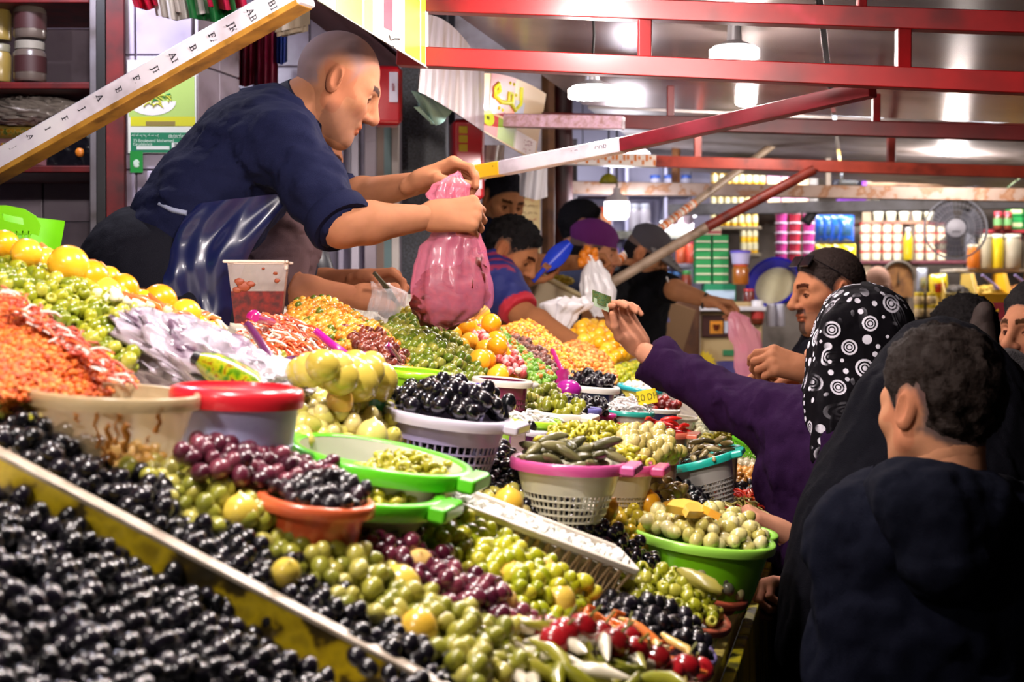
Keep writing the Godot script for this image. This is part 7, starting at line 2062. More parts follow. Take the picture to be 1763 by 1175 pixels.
func customers():
	var fab:={"bump":"fabric","ts":9.0,"bs":0.5,"spec":0.15}
	# ---------------- woman with dotted headscarf and purple robe, holding out money
	var hip:=at(1436,1060,3.12)
	var t:=person("woman in a purple robe and a black headscarf with white dots, holding out a banknote",Vector3(hip.x,0,hip.z))
	var hc:=at(1480,582,3.05)
	var hb:=head_basis(-105,5)
	var chest:=at(1428,800,3.1)
	var s:=at(1402,745,3.08)
	var e:=at(1240,688,3.22)
	var w:=at(1110,608,3.34)
	var s2:=at(1460,780,2.95)
	var e2:=at(1428,985,2.84)
	var w2:=at(1352,920,2.84)
	body(t,[[chest,hc+hb*Vector3(0,-0.06,-0.03),0.08,0.055,0.03],[hip,chest,0.1,0.1,0.04],[chest,s,0.06,0.05,0.03],[s,e,0.045,0.04,0.02],[e,w,0.036,0.026,0.02],[chest,s2,0.06,0.05,0.03],[s2,e2,0.045,0.04,0.02],[e2,w2,0.036,0.026,0.02]]+legs(hip,0.0,Vector3(0,0,1),0.07),lin("b07c62"),[[hx(hc,hb,Vector3.ONE*0.95),"plain",false]],[[-1.0,at(1100,594,3.36),Vector3(-0.56,0.82,0.05),Vector3(0.4,0.2,0.9),"note",0.93],[-1.0,w2,Vector3(-0.85,0.45,0.1),Vector3(-0.3,-0.9,-0.1),"fist",0.93]])
	cloth(t,"robe",[[chest+Vector3(0,0.06,0),chest,0.11,0.15,0.05],[chest,hip,0.15,0.17,0.06],[hip,Vector3(hip.x,0.12,hip.z),0.17,0.24,0.06],[chest,s,0.12,0.1,0.05],[s,s.lerp(e,0.5),0.098,0.078,0.03],[s.lerp(e,0.5),e,0.078,0.064,0.03],[e,w,0.064,0.053,0.02],[s2,e2,0.085,0.07,0.04],[e2,e2.lerp(w2,0.7),0.065,0.05,0.03]],M("24102e",0.85,fab),{"cell":0.011,"wr":0.011,"fr":Vector3(8,5,8),"cuts":[[at(1113,611,3.34),Vector3(-0.82,0.5,0),0.13],[Vector3(0,0.06,0),Vector3.DOWN]]})
	cloth(t,"headscarf",[[hc+Vector3(0.012,0.012,0),hc+Vector3(0.0,-0.06,0),0.108,0.102,0.04],[hc+Vector3(0.0,-0.06,0),at(1440,725,3.05),0.105,0.085,0.05],[at(1436,690,2.97),at(1411,790,2.92),0.05,0.022,0.04],[at(1470,700,3.0),at(1500,770,2.98),0.09,0.1,0.05],[at(1440,560,2.98),at(1424,690,2.99),0.03,0.032,0.04]],M("ffffff",0.85,{"tex":"spots","ts":3.3,"spec":0.15}),{"cell":0.008,"wr":0.004,"fr":Vector3(12,5,12)})
	shoes(t,hip,0.0,Vector3(0,0,1),Vector3(-1,0,0))
	var bn:=thing("banknote","folded green banknote in the outstretched hand","banknote",at(1036,514,3.3))
	mi("note",shifted(gsheet(func(u,v):return at(lerpf(1020,1052,u),lerpf(499,520,v)+12*u,3.3-0.012*sin(PI*u)),6,3,0.0012),-bn.position),M("4c6a4a",0.7,{"tex":"mixprint","ts":20.0}),bn)
	mi("fold",shifted(gsheet(func(u,v):return at(lerpf(1022,1048,u),lerpf(512,526,v)+12*u,3.292),4,3,0.0012),-bn.position),M("8a9a80",0.7),bn)
	# ---------------- man with sunglasses on his hair
	hip=at(1452,800,4.1)
	t=person("dark haired man with goatee and sunglasses pushed up, gesturing over the stall",Vector3(hip.x,0,hip.z))
	hc=at(1424,503,4.05)
	hb=head_basis(-76,6)
	chest=at(1445,650,4.1)
	s=at(1420,625,3.95); e=at(1450,720,3.6); w=at(1392,640,3.36)
	s2=at(1430,625,4.3); e2=at(1400,700,4.0); w2=at(1368,655,3.55)
	body(t,[[chest,hc+hb*Vector3(0,-0.06,-0.03),0.085,0.058,0.03],[hip,chest,0.1,0.1,0.04],[chest,s,0.06,0.05,0.03],[s,e,0.05,0.045,0.02],[e,w,0.048,0.033,0.02],[chest,s2,0.06,0.05,0.03],[s2,e2,0.05,0.04,0.02],[e2,w2,0.042,0.03,0.02]]+legs(hip,0.0,Vector3(0,0,1),0.08),lin("8a5a40"),[[hx(hc,hb),"goatee",true]],[[-1.0,w,Vector3(-0.95,0.28,0.1),Vector3(-0.2,-0.6,-0.75),"pinch",1.02],[1.0,w2,Vector3(-0.97,0.1,0.2),Vector3(-0.1,-0.9,0.3),"point",1.0]])
	hair(t,hx(hc,hb),0.012,0.003,"1c1412")
	cloth(t,"jacket",[[chest+Vector3(0,0.06,0),chest,0.11,0.16,0.05,ZX,1.3],[chest,hip,0.15,0.16,0.06,ZX,1.2],[s,e,0.08,0.07,0.04],[s2,e2,0.08,0.07,0.04],[e,e.lerp(w,0.3),0.066,0.06,0.03],[e2,e2.lerp(w2,0.5),0.066,0.055,0.03]],M("0c0c12",0.85,fab),{"wr":0.006})
	cloth(t,"trousers",legs(hip,0.0,Vector3(0,0,1),0.1),M("16161c",0.8),{"cell":0.016,"wr":0.004})
	shoes(t,hip,0.0,Vector3(0,0,1),Vector3(-1,0,0))
	var g:=G.new()
	var gx:=Transform3D(Basis(),-t.position)*hx(hc,hb)
	for q in [-1.0,1.0]:
		g.box(gx*Transform3D(Basis(Vector3.RIGHT,-0.7),Vector3(0.034*q,0.095,0.07)),Vector3(0.055,0.036,0.004),0.002)
		g.tube([gx*Vector3(0.064*q,0.1,0.066),gx*Vector3(0.08*q,0.055,0.0),gx*Vector3(0.082*q,0.03,-0.03)],0.0016,5)
	mi("sunglasses",g.done(),M("101014",0.08,{"coat":1.0}),t)
	# ---------------- woman wrapped in black
	hip=at(1590,1130,2.72)
	t=person("woman wholly wrapped in a black veil and robe, standing behind the boy",Vector3(hip.x,0,hip.z))
	hc=at(1612,652,2.72)
	hb=head_basis(-125,6)
	chest=at(1606,850,2.75)
	s=at(1490,830,2.68); e=at(1432,985,2.66); w=at(1382,1017,2.7)
	body(t,[[chest,hc+hb*Vector3(0,-0.06,-0.03),0.08,0.055,0.03],[hip,chest,0.1,0.1,0.04],[chest,s,0.06,0.05,0.03],[s,e,0.045,0.04,0.02],[e,w,0.036,0.026,0.02]]+legs(hip,0.0,Vector3(1,0,0),0.07),lin("a87460"),[[hx(hc,hb,Vector3.ONE*0.95),"plain",false]],[[-1.0,w,Vector3(-0.93,0.12,0.25),Vector3(-0.3,-0.75,0.5),"grip",0.92]])
	cloth(t,"robe",[[at(1600,780,2.75),chest,0.13,0.17,0.06,Vector3(1,0,0),1.15],[chest,hip,0.18,0.19,0.06,Vector3(1,0,0),1.1],[hip,Vector3(hip.x,0.12,hip.z),0.2,0.27,0.06],[s,e,0.095,0.085,0.05],[e,at(1388,1012,2.69),0.08,0.06,0.03]],M("0a0a0e",0.9,fab),{"cell":0.014,"wr":0.008,"fr":Vector3(6,3,6),"cuts":[[at(1389,1012,2.69),Vector3(-1,0.05,0.2).normalized(),0.12],[Vector3(0,0.05,0),Vector3.DOWN]]})
	cloth(t,"veil",[[hc+Vector3(0.01,0.006,0),hc+Vector3(0,-0.05,0),0.114,0.112,0.04],[hc+Vector3(0,-0.05,0),at(1600,800,2.72),0.11,0.16,0.08,Vector3(1,0,0),1.15],[at(1535,700,2.66),at(1450,900,2.64),0.06,0.07,0.07],[at(1690,720,2.72),at(1790,830,2.75),0.1,0.14,0.08],[at(1450,900,2.64),at(1415,1120,2.6),0.07,0.09,0.06],[at(1600,800,2.72),at(1560,1000,2.62),0.17,0.2,0.08]],M("0d0d13",0.9,fab),{"cell":0.011,"wr":0.006,"fr":Vector3(9,2.5,9),"cuts":[[hc+Vector3(0,-0.62,0),Vector3.DOWN]]})
	shoes(t,hip,0.0,Vector3(1,0,0),Vector3(-0.6,0,-0.7))
	# ---------------- boy in front
	hip=at(1590,1290,2.15)
	t=person("boy with short dark hair in a dark navy hooded jacket seen from behind",Vector3(hip.x,0,hip.z))
	hc=at(1613,706,2.14)
	hb=head_basis(206,4,3)
	var sc:=Vector3(0.9,0.95,0.92)
	var nk:=at(1606,832,2.14)
	chest=at(1596,960,2.14)
	s=at(1494,920,2.12); e=at(1466,1170,2.1); w=at(1470,1380,2.05)
	s2=at(1742,915,2.18); e2=at(1790,1150,2.16); w2=at(1780,1360,2.1)
	body(t,[[nk,hc+hb*Vector3(0,-0.06,-0.03),0.052,0.05,0.02],[hip,chest,0.09,0.09,0.04],[chest,nk,0.08,0.055,0.04],[chest,s,0.05,0.045,0.03],[s,e,0.04,0.035,0.02],[e,w,0.034,0.024,0.02],[chest,s2,0.05,0.045,0.03],[s2,e2,0.04,0.035,0.02],[e2,w2,0.034,0.024,0.02]]+legs(hip,0.0,Vector3(1,0,0),0.065),lin("9c6c50"),[[hx(hc,hb,sc),"plain",true]],[[-1.0,w,Vector3(0,-1,0.1),Vector3(1,0,0),"relax",0.88],[1.0,w2,Vector3(0,-1,0.1),Vector3(-1,0,0),"relax",0.88]])
	hair(t,hx(hc,hb,sc),0.022,0.011,"18110e",true,"hair",func(p:Vector3)->float:return hair_m(p)-(0.008 if p.z<-0.03 else 0.0),42.0)
	var jac:=M("0b0d18",0.9,fab)
	cloth(t,"jacket",[[chest+Vector3(0,0.05,0),chest-Vector3(0,0.1,0),0.1,0.12,0.05,Vector3(1,0,0),1.2],[chest,hip,0.125,0.14,0.06,Vector3(1,0,0),1.2],[nk+Vector3(0,-0.04,0),s,0.06,0.072,0.06],[nk+Vector3(0,-0.04,0),s2,0.06,0.072,0.06],[s,e,0.075,0.066,0.04],[e,w,0.066,0.05,0.03],[s2,e2,0.075,0.066,0.04],[e2,w2,0.066,0.05,0.03]],jac,{"cell":0.0095,"wr":0.009,"fr":Vector3(6,5,6),"cuts":[[nk+Vector3(0,0.006,0),Vector3(0.1,1,0),0.09]]})
	cloth(t,"hood",[[at(1528,836,2.08),at(1606,872,2.03),0.025,0.032,0.04],[at(1606,872,2.03),at(1690,856,2.07),0.032,0.025,0.04],[at(1528,836,2.08),at(1534,824,2.18),0.024,0.02,0.03],[at(1690,856,2.07),at(1690,840,2.2),0.026,0.02,0.03],[at(1606,870,2.02),at(1625,960,2.02),0.05,0.07,0.06],[at(1560,865,2.04),at(1690,880,2.04),0.04,0.045,0.06]],M("0a0c16",0.9,fab),{"cell":0.0085,"wr":0.005})
	mi("tee_collar",glathe(frame(nk-t.position+Vector3(0,0.012,0),Vector3(0.12,1,0.12),Vector3.RIGHT),[Vector2(0.058,-0.012),Vector2(0.066,-0.012),Vector2(0.064,0.006),Vector2(0.058,0.008)],28),M("c8c8d2",0.7),t)
	cloth(t,"trousers",legs(hip,0.0,Vector3(1,0,0),0.085),M("14161e",0.8),{"cell":0.016,"wr":0.004})
	shoes(t,hip,0.0,Vector3(1,0,0),Vector3(-0.4,0,-0.9))
	# ---------------- at the right edge and behind
	hip=at(1830,880,3.55)
	t=person("man with short black hair at the right edge, only his face in view",Vector3(hip.x,0,hip.z))
	hc=at(1792,572,3.4)
	hb=head_basis(-62,0)
	chest=at(1810,760,3.5)
	body(t,[[chest,hc+hb*Vector3(0,-0.06,-0.03),0.085,0.058,0.03],[hip,chest,0.1,0.1,0.04]]+legs(hip,0.0,Vector3(1,0,0),0.08),lin("946248"),[[hx(hc,hb),"stubble",true]],[])
	hair(t,hx(hc,hb),0.018,0.005,"100c0c")
	cloth(t,"coat",[[chest+Vector3(0,0.04,0),chest,0.13,0.17,0.05,Vector3(1,0,0),1.3],[chest,hip,0.17,0.18,0.05,Vector3(1,0,0),1.2],[at(1735,640,3.3),at(1800,680,3.25),0.045,0.07,0.05],[at(1735,640,3.3),at(1740,760,3.3),0.05,0.1,0.05]],M("100a0e",0.95,{"bump":"lumps","ts":14.0,"bs":1.0}),{"wr":0.007})
	cloth(t,"trousers",legs(hip,0.0,Vector3(1,0,0),0.1),M("16161c",0.8),{"cell":0.018,"wr":0.003})
	shoes(t,hip,0.0,Vector3(1,0,0),Vector3(-1,0,0))
	hip=at(1672,900,4.1)
	t=person("person with spiky black hair in dark clothes behind the black veil",Vector3(hip.x,0,hip.z))
	hc=at(1658,590,4.0)
	hb=head_basis(196,12)
	chest=at(1668,740,4.05)
	body(t,[[chest,hc+hb*Vector3(0,-0.06,-0.03),0.085,0.058,0.03],[hip,chest,0.1,0.1,0.04]]+legs(hip,0.0,Vector3(1,0,0),0.08),lin("8a5e48"),[[hx(hc,hb),"plain",false]],[])
	hair(t,hx(hc,hb),0.02,0.01,"0f0c0d")
	cloth(t,"coat",[[chest+Vector3(0,0.04,0),chest,0.12,0.16,0.05,Vector3(1,0,0),1.3],[chest,hip,0.16,0.17,0.05,Vector3(1,0,0),1.2]],M("0a090c",0.9),{"cell":0.016})
	cloth(t,"raised_collar",[[at(1672,575,3.9),at(1695,535,3.88),0.022,0.02,0.02],[at(1695,535,3.88),at(1703,610,3.88),0.02,0.03,0.03]],M("2a1c18",0.8),{"cell":0.009})
	cloth(t,"trousers",legs(hip,0.0,Vector3(1,0,0),0.1),M("16161c",0.8),{"cell":0.018,"wr":0.003})
	shoes(t,hip,0.0,Vector3(1,0,0),Vector3(0,0,-1))
	hip=at(1512,640,8.9)
	t=person("bald man in a pale shirt looking down in the far shop",Vector3(hip.x,0,hip.z))
	hc=at(1511,492,8.8)
	hb=head_basis(-8,22)
	chest=at(1512,555,8.85)
	body(t,[[chest,hc+hb*Vector3(0,-0.06,-0.03),0.085,0.058,0.03],[hip,chest,0.1,0.1,0.04]]+legs(hip,0.0,Vector3(1,0,0),0.08),lin("b88a72"),[[hx(hc,hb),"bald",false]],[])
	cloth(t,"shirt",[[chest+Vector3(0,0.06,0),chest,0.11,0.16,0.05,Vector3(1,0,0),1.3],[chest,hip,0.16,0.16,0.05,Vector3(1,0,0),1.2]],M("b8b4b4",0.8),{"cell":0.018})
	cloth(t,"trousers",legs(hip,0.0,Vector3(1,0,0),0.1),M("24242c",0.8),{"cell":0.02,"wr":0.0})
	shoes(t,hip,0.0,Vector3(1,0,0),Vector3(0,0,1))
# ================================================================ the shops behind
const ROWS:=["top","second","third","fourth","fifth","sixth"]
# copies of one thing standing at pixel columns xs and rows ys (their feet)
func grid(called:String,label:String,cat:String,xs:Array,ys:Array,d:float,parts:Array):
	var proto:Node3D
	for j in ys.size():
		for i in xs.size():
			var o:Node3D
			if proto==null:
				proto=thing(called,"",cat,Vector3.ZERO)
				for p in parts:mi(p[0],p[1],p[2],proto)
				o=proto
			else:
				o=proto.duplicate()
				o.name=numbered(called)
				add_child(o)
			o.position=at(xs[i],ys[j],d)
			tag(o,"%s, %s row"%[label,ROWS[j]] if ys.size()>1 else label,cat,"%s, %s row"%[label,ROWS[j]])
func px(n:float,d:float)->float:return n/F*d
func jar_parts(w:float,h:float,d:float,fill_:String,lid:String,label:="",lidh:=0.16)->Array:
	var r:=px(w*0.5,d)
	var H:=px(h,d)
	var out:=[["body",glathe(Transform3D(),[Vector2(0,0),Vector2(r*0.92,0),Vector2(r,H*0.06),Vector2(r,H*(0.9-lidh)),Vector2(r*0.84,H*(1-lidh)),Vector2(0,H*(1-lidh))],14),M(fill_,0.3,{"coat":0.5})],["lid",glathe(Transform3D(),[Vector2(r*0.9,H*(1-lidh)),Vector2(r*0.92,H*0.98),Vector2(r*0.85,H),Vector2(0,H)],14),M(lid,0.4)]]
	if label:out.append(["label",glathe(Transform3D(),[Vector2(r*1.0,H*0.22),Vector2(r*1.02,H*0.22),Vector2(r*1.02,H*0.62),Vector2(r,H*0.62)],14),M(label,0.5)])
	return out
func tub_parts(w:float,h:float,d:float,body_:String,lid:String)->Array:
	var r:=px(w*0.5,d)
	var H:=px(h,d)
	return [["body",glathe(Transform3D(),[Vector2(0,0),Vector2(r*0.8,0),Vector2(r*0.95,H*0.8),Vector2(0,H*0.8)],14),M(body_,0.4)],["lid",glathe(Transform3D(),[Vector2(r*0.96,H*0.78),Vector2(r,H*0.8),Vector2(r,H*0.93),Vector2(r*0.9,H*0.97),Vector2(0,H*0.97)],14),M(lid,0.4)]]
func box_parts(w:float,h:float,d:float,hex:String,band:String,dz:=0.1,lo:=0.2,hi:=0.5)->Array:
	var W:=px(w,d)
	var H:=px(h,d)
	return [["carton",gbox(Vector3(0,H*0.5,-dz*0.5),Vector3(W*0.97,H*0.97,dz),0.0,0.003),M(hex,0.5)],["printed_band",gbox(Vector3(0,H*(lo+hi)*0.5,0.0008),Vector3(W*0.9,H*(hi-lo),0.003),0.0,0.001),M(band,0.5)]]
# a filled plastic packet: a pillow with crimped ends
func packet(called:String,label:String,l:float,t:float,r:float,b:float,d:float,hex:String,spots:String,tilt:=0.0):
	var o:=thing(called,label,"packet",at((l+r)*0.5,(t+b)*0.5,d))
	var w:=px((r-l)*0.5,d)
	var h:=px((b-t)*0.5,d)
	var bs:=Basis(Vector3.BACK,tilt)
	for s in [1.0,-1.0]:
		mi("front" if s>0 else "back",gsheet(func(u,v):return bs*Vector3((u*2-1)*w,(1-v*2)*h,s*0.035*pow(sin(PI*u)*sin(PI*v),0.5)+0.006*nz.get_noise_2d(u*5+l,v*5)),12,12,0.001),M(hex,0.25,{"coat":0.6}),o)
	mi("print",gsheet(func(u,v):return bs*Vector3((u*2-1)*w*0.6,-0.15*h+(1-v*2)*h*0.4,0.004+0.035*pow(sin(PI*(0.2+0.6*u))*sin(PI*(0.35+0.45*v)),0.5)),8,8,0.001),M(spots,0.35,{"tex":"mixprint","ts":9.0}),o)
func shelf(label:String,l:float,r:float,y:float,d:float,hex:String,deep:=0.3,th:=0.022):
	var a:=at(l,y,d)
	var o:=mi("shelf_board",gbox(Vector3(0,-th*0.5,-deep*0.5+0.03),Vector3(px(r-l,d),th,deep)),M(hex,0.6,{"tex":"grime","ts":1.5}),null,Transform3D(Basis(),at((l+r)*0.5,y,d)))
	tag(o,label,"shelf")
func xs(a:float,b:float,n:int)->Array:
	var out:=[]
	for i in n:out.append(lerpf(a,b,float(i)/maxi(1,n-1)))
	return out
func build_shops():
	var d:=9.6
	# shop backs and uprights
	struct("wall_shop",gbox(Vector3(at(1500,500,10.1).x,1.5,-10.1),Vector3(3.0,3.0,0.08)),M("75685c",0.8,{"tex":"grime","ts":0.8}),"dim back wall of the far shop")
	struct("wall_spices",gbox(Vector3(at(1085,500,8.95).x,1.6,-8.95),Vector3(1.0,3.0,0.06)),M("b9b4cc",0.6),"lilac back panel of the spice shelves")
	for q in [[1398,240,470,0.05,"77726c"],[1490,250,520,0.04,"9a8466"],[1570,250,520,0.035,"5c4c3c"],[1668,260,400,0.05,"6c6a70"],[1190,255,560,0.05,"8c8a90"]]:
		tag(mi("shelf_upright",gbar(Vector3(at(q[0],400,9.62).x,0,-9.62),Vector3(at(q[0],400,9.62).x,2.9,-9.62),q[3],0.06),M(q[4],0.6,{"tex":"grime","ts":2.0})),"upright post of the far shelves %s"%{1398:"beside the blue packets",1490:"left of the cream tubs",1570:"behind the oil bottle",1668:"between fan and jars",1190:"beside the spice shelves"}[q[0]],"post")
	# yellow tins
	var tin:=jar_parts(10.6,27,d,"e0c870","e8b41c","dcd0a4",0.3)
	tin.append(["base_band",glathe(Transform3D(),[Vector2(px(5.4,d),0),Vector2(px(5.45,d),px(5,d))],14),M("dca818",0.4)])
	grid("yellow_tin","small yellow lidded tin with a white label on the highest shelf","tin",xs(1240,1310,7),[289],d,tin)
	grid("yellow_tin","small yellow lidded tin with a white label below the orange beam","tin",xs(1206,1312,10),[319],d,tin)
	grid("yellow_tin","small yellow lidded tin with a white label above the grey rail","tin",xs(1203,1299,9),[358],d,tin)
	grid("yellow_tin","small yellow lidded tin with a white label under the grey rail","tin",xs(1203,1299,9),[389],d,tin)
	grid("yellow_tin","small yellow lidded tin in the column behind the paper banner","tin",xs(1279,1299,3),[413,436],d,tin)
	for q in [[1195,1320,290,"shelf board of the highest tins"],[1195,1400,320,"shelf board above the rusty beam"],[1195,1400,359,"shelf board at the grey rail"],[1195,1310,390,"shelf board above the green tea boxes"],[1270,1310,437,"shelf board under the tin column"]]:shelf(q[3],q[0],q[1],q[2],d,"8a7c64")
	grid("pink_carton","pink and cream carton with an orange picture beside the tins","carton",[1332,1357,1381],[320,358],d,box_parts(23,30,d,"d89ab4","e0c090",0.1,0.05,0.45))
	tag(mi("dark_carton",gbox(Vector3(0,px(13,d),-0.1),Vector3(px(74,d),px(26,d),0.16)),M("3a3442",0.5),null,Transform3D(Basis(),at(1357,290,d))),"long dark carton on top of the pink cartons","carton")
	grid("pink_tub","pink tub with a white lid stacked behind the man with sunglasses","tub",[1345,1392],[382,399,416,433,450],d-0.2,tub_parts(22,16.5,d-0.2,"c03a84","e4d4e2"))
	grid("red_tub","red tub with a white lid in the middle stack","tub",[1368],[382,399,416,433,450],d-0.2,tub_parts(22,16.5,d-0.2,"b02a3a","e4d4d6"))
	shelf("shelf board under the pink tubs",1325,1405,451,d-0.2,"6a5444")
	for i in 4:packet("blue_packet","%s of the blue packets hanging by the post"%["leftmost","second","third","last and largest"][i],1404+13*i,371,1422+16*i,416,d-0.1-0.03*i,"1e5ac0","3060c8")
	for i in 5:packet("yellow_packet","bright yellow packet, %s of the bunch over the man's hair"%["leftmost","second","third","fourth","lowest"][i],1404+15*(i%4),421+22*int(i/4),1428+15*(i%4),462+30*int(i/4),d-0.1-0.03*i,"e8c410","d87a20")
	packet("black_sack","black bag stuffed on the shelf under the canopy",1432,292,1484,330,d-0.1,"18161c","28242c")
	packet("violet_sack","violet bag bulging out under the black one",1440,312,1492,352,d-0.05,"7a3aa0","8a4ab0")
	packet("tan_sack","tan paper sack above the orange beam",1428,258,1466,300,d,"c89a50","d0a860")
	for i in 3:packet("white_packet","white and blue packet, %s on the high shelf"%["leftmost","middle one","rightmost"][i],1502+22*i,262,1526+22*i,312,d,"d8dce8","2a48b8")
	shelf("high shelf board carrying the white and blue packets",1488,1662,315,d,"a8805c")
	grid("cream_roll","cream coloured can on the shelf above the red lidded tubs","can",xs(1512,1600,5),[356,380],d,tub_parts(18,15,d,"d8cca8","e4dcc4"))
	shelf("wooden shelf board above the red lidded tubs",1486,1610,381,d,"9a6c50")
	grid("cream_tub","cream tub with a red lid stacked on the far shelf","tub",[1489,1508,1527,1545,1582,1602,1621],[400,416,432,448],d,tub_parts(18,16,d,"dcc8a4","cc2c2c"))
	var oil:=thing("oil_bottle","bottle of golden oil standing among the red lidded tubs","bottle",at(1563,448,d-0.05))
	var k:=px(1.0,d)
	mi("body",glathe(Transform3D(),[Vector2(0,0),Vector2(8*k,0),Vector2(8.5*k,3*k),Vector2(8.5*k,38*k),Vector2(5*k,45*k),Vector2(3.5*k,50*k),Vector2(0,50*k)],16),M("9a8410",0.15,{"coat":0.7}),oil)
	mi("cap",glathe(Transform3D(),[Vector2(3.8*k,49*k),Vector2(3.8*k,55*k),Vector2(0,55*k)],12),M("e4e0dc",0.4),oil)
	shelf("dark red edged shelf board under the cream tubs",1478,1666,449,d,"6a2a34")
	# jars at right
	shelf("white shelf board under the big jars",1640,1790,463,9.2,"cfc4b0")
	for q in [[1676,22,40,"b86018","c8b490","short jar of orange spice under the fan"],[1696,21,58,"a89878","d8cca8","tall jar of pale grain beside the fan"],[1717,21,58,"d8b81c","e0d8c0","tall jar with a yellow label"],[1743,30,58,"a8987c","d8d0b4","wide jar of pale grain at the shelf's middle"],[1778,30,56,"8c7a54","c83030","jar with a red lid at the frame's edge"]]:
		grid("grain_jar",q[5],"jar",[q[0]],[462],9.15,jar_parts(q[1],q[2],9.15,q[3],q[4],"",0.1))
	shelf("red shelf board under the small red jars",1695,1790,396,9.5,"b02c34",0.25)
	grid("sauce_jar","small dark jar with a red lid and green label","jar",[1718,1735],[395],9.45,jar_parts(15,30,9.45,"6a2a18","c03440","5c8a4a",0.2))
	grid("green_carton","green carton behind the small red jars","carton",[1750,1775],[395,372],9.5,box_parts(22,22,9.5,"2a9a48","e0d8a0"))
	grid("mixed_carton","green and cream carton on the top right shelf","carton",xs(1740,1780,3),[332,310,288],9.5,box_parts(18,21,9.5,"b8c890","3a9a5a"))
	var sg:=thing("dark_carton","dark plum carton with white script on the upper right shelf","carton",at(1712,332,9.4))
	mi("carton",gbox(Vector3(0,px(14,9.4),-0.06),Vector3(px(44,9.4),px(28,9.4),0.12)),M("4a2c3c",0.5),sg)
	var g:=G.new()
	scrawl(g,Transform3D(Basis(),Vector3(0,px(10,9.4),0.002)),px(34,9.4),px(10,9.4),3)
	mi("lettering",g.done(),M("c8bcc4",0.5),sg)
	# yellow bins
	for i in 3:
		var b:=thing("yellow_bin","yellow open fronted spice bin, %s of the three under the jars"%["left","middle","right"][i],"bin",at(1645+56*i,545,9.0))
		var w:=px(52,9.0)
		for s in [-1.0,1.0]:
			g=G.new()
			g.slab(Transform3D(Basis(Vector3.UP,PI*0.5),Vector3(s*w*0.5,0,0)),PackedVector2Array([Vector2(-0.1,0),Vector2(0.2,0),Vector2(0.2,px(74,9.0)),Vector2(0.0,px(74,9.0)),Vector2(-0.1,px(40,9.0))]),0.006)
			mi("side",g.done(),M("e0a818" if i else "c8a44a",0.5),b)
		mi("front",gbox(Vector3(0,px(20,9.0),0.1),Vector3(w,px(40,9.0),0.006)),M("e8a410" if i else "b89a4c",0.5),b)
		mi("spice",shifted(crumple(w*0.45,0.05,0.1,i),Vector3(0,px(38,9.0),-0.02)),M(["3a2c1c","b8901c","a8641c"][i],0.7),b)
		if i:mi("scoop",gtube([Vector3(-0.06,0.26,0.06),Vector3(0.02,0.2,0.05),Vector3(0.03,0.17,0.05)],[0.007,0.008,0.03],10),M("b8a0d0",0.3),b)
	packet("yellow_packet","yellow and red packet hanging alone beside the bald man",1600,473,1632,513,9.0,"e8c818","d03a28",0.1)
	grid("mustard_jar","jar with a yellow lid in the rack beside the bald man","jar",[1582,1604],[524,545],8.9,jar_parts(17,20,8.9,"c8a870","e8c41c","",0.3))
	packet("grey_packet","grey packet hanging left of the yellow one",1578,462,1596,506,9.2,"8a8a90","9a9a98")
	var sc:=thing("arched_scale","old arched scale board behind the bald man's head","scale",at(1545,512,9.3))
	g=G.new()
	var ar:=PackedVector2Array([Vector2(-px(28,9.3),0),Vector2(px(26,9.3),0)])
	for i in 9:ar.append(Vector2(px(26,9.3)*cos(PI*i/8.0),px(30,9.3)+px(30,9.3)*sin(PI*i/8.0)))
	g.slab(Transform3D(),ar,0.03)
	mi("board",g.done(),M("b89a6a",0.6,{"tex":"wood","ts":2.0}),sc)
	var ap:=[]
	for i in 13:ap.append(Vector3(px(28,9.3)*cos(PI*i/12.0),px(30,9.3)+px(31,9.3)*sin(PI*i/12.0),0.02))
	mi("frame",gtube(ap,0.014,6),M("4a3c2c",0.5),sc)
	mi("pointer",gtube([Vector3(0,px(45,9.3),0.02),Vector3(0,px(30,9.3),0.02),Vector3(0,px(24,9.3),0.02)],[0.002,0.005,0.01],6),M("3a2c1c",0.5),sc)
	tag(mi("cloth_bundle",shifted(crumple(0.09,0.12,0.08,6),Vector3.ZERO),M("cfb898",0.7),null,Transform3D(Basis(),at(1476,505,9.0))),"cream cloth bundle left of the bald man","bundle")
	# the wire fan
	var fp:=at(1645,394,7.6)
	var fan:=thing("wire_fan","round wall fan in a wire cage before the jars","fan",fp)
	var r:=px(52,7.6)
	var fb:=Basis(Vector3.UP,-0.25)
	g=G.new()
	for q in [[1.0,0.0,0.006],[0.99,-0.05,0.004],[0.8,0.045,0.0016],[0.6,0.06,0.0016],[0.4,0.066,0.0016]]:
		var ring:=[]
		for i in 33:ring.append(fb*Vector3(cos(TAU*i/32)*r*q[0],sin(TAU*i/32)*r*q[0],q[1]))
		g.tube(ring,q[2],6,false)
	for i in 40:
		var a:=TAU*i/40
		var c:=Vector3(cos(a),sin(a),0)*r
		g.tube([fb*(c*0.36+Vector3(0,0,0.066)),fb*(c*0.75+Vector3(0,0,0.05)),fb*c],0.0013,4,false)
	mi("cage",g.done(),M("b8b8c0",0.4),fan)
	g=G.new()
	for i in 3:
		g.sheet(func(u,v):return fb*Vector3(cos(i*2.1+u*1.3-0.4)*r*(0.25+0.65*v),sin(i*2.1+u*1.3-0.4)*r*(0.25+0.65*v),0.02-0.04*u),6,5,0.002)
	mi("blades",g.done(),M("9a98a4",0.25,{"alpha":0.55}),fan)
	mi("hub",glathe(Transform3D(fb*Basis(Vector3.RIGHT,PI*0.5),Vector3.ZERO),[Vector2(0,0.078),Vector2(r*0.3,0.074),Vector2(r*0.33,0.062),Vector2(r*0.33,0.03),Vector2(0,0.03)],24),M("d8d4dc",0.4),fan)
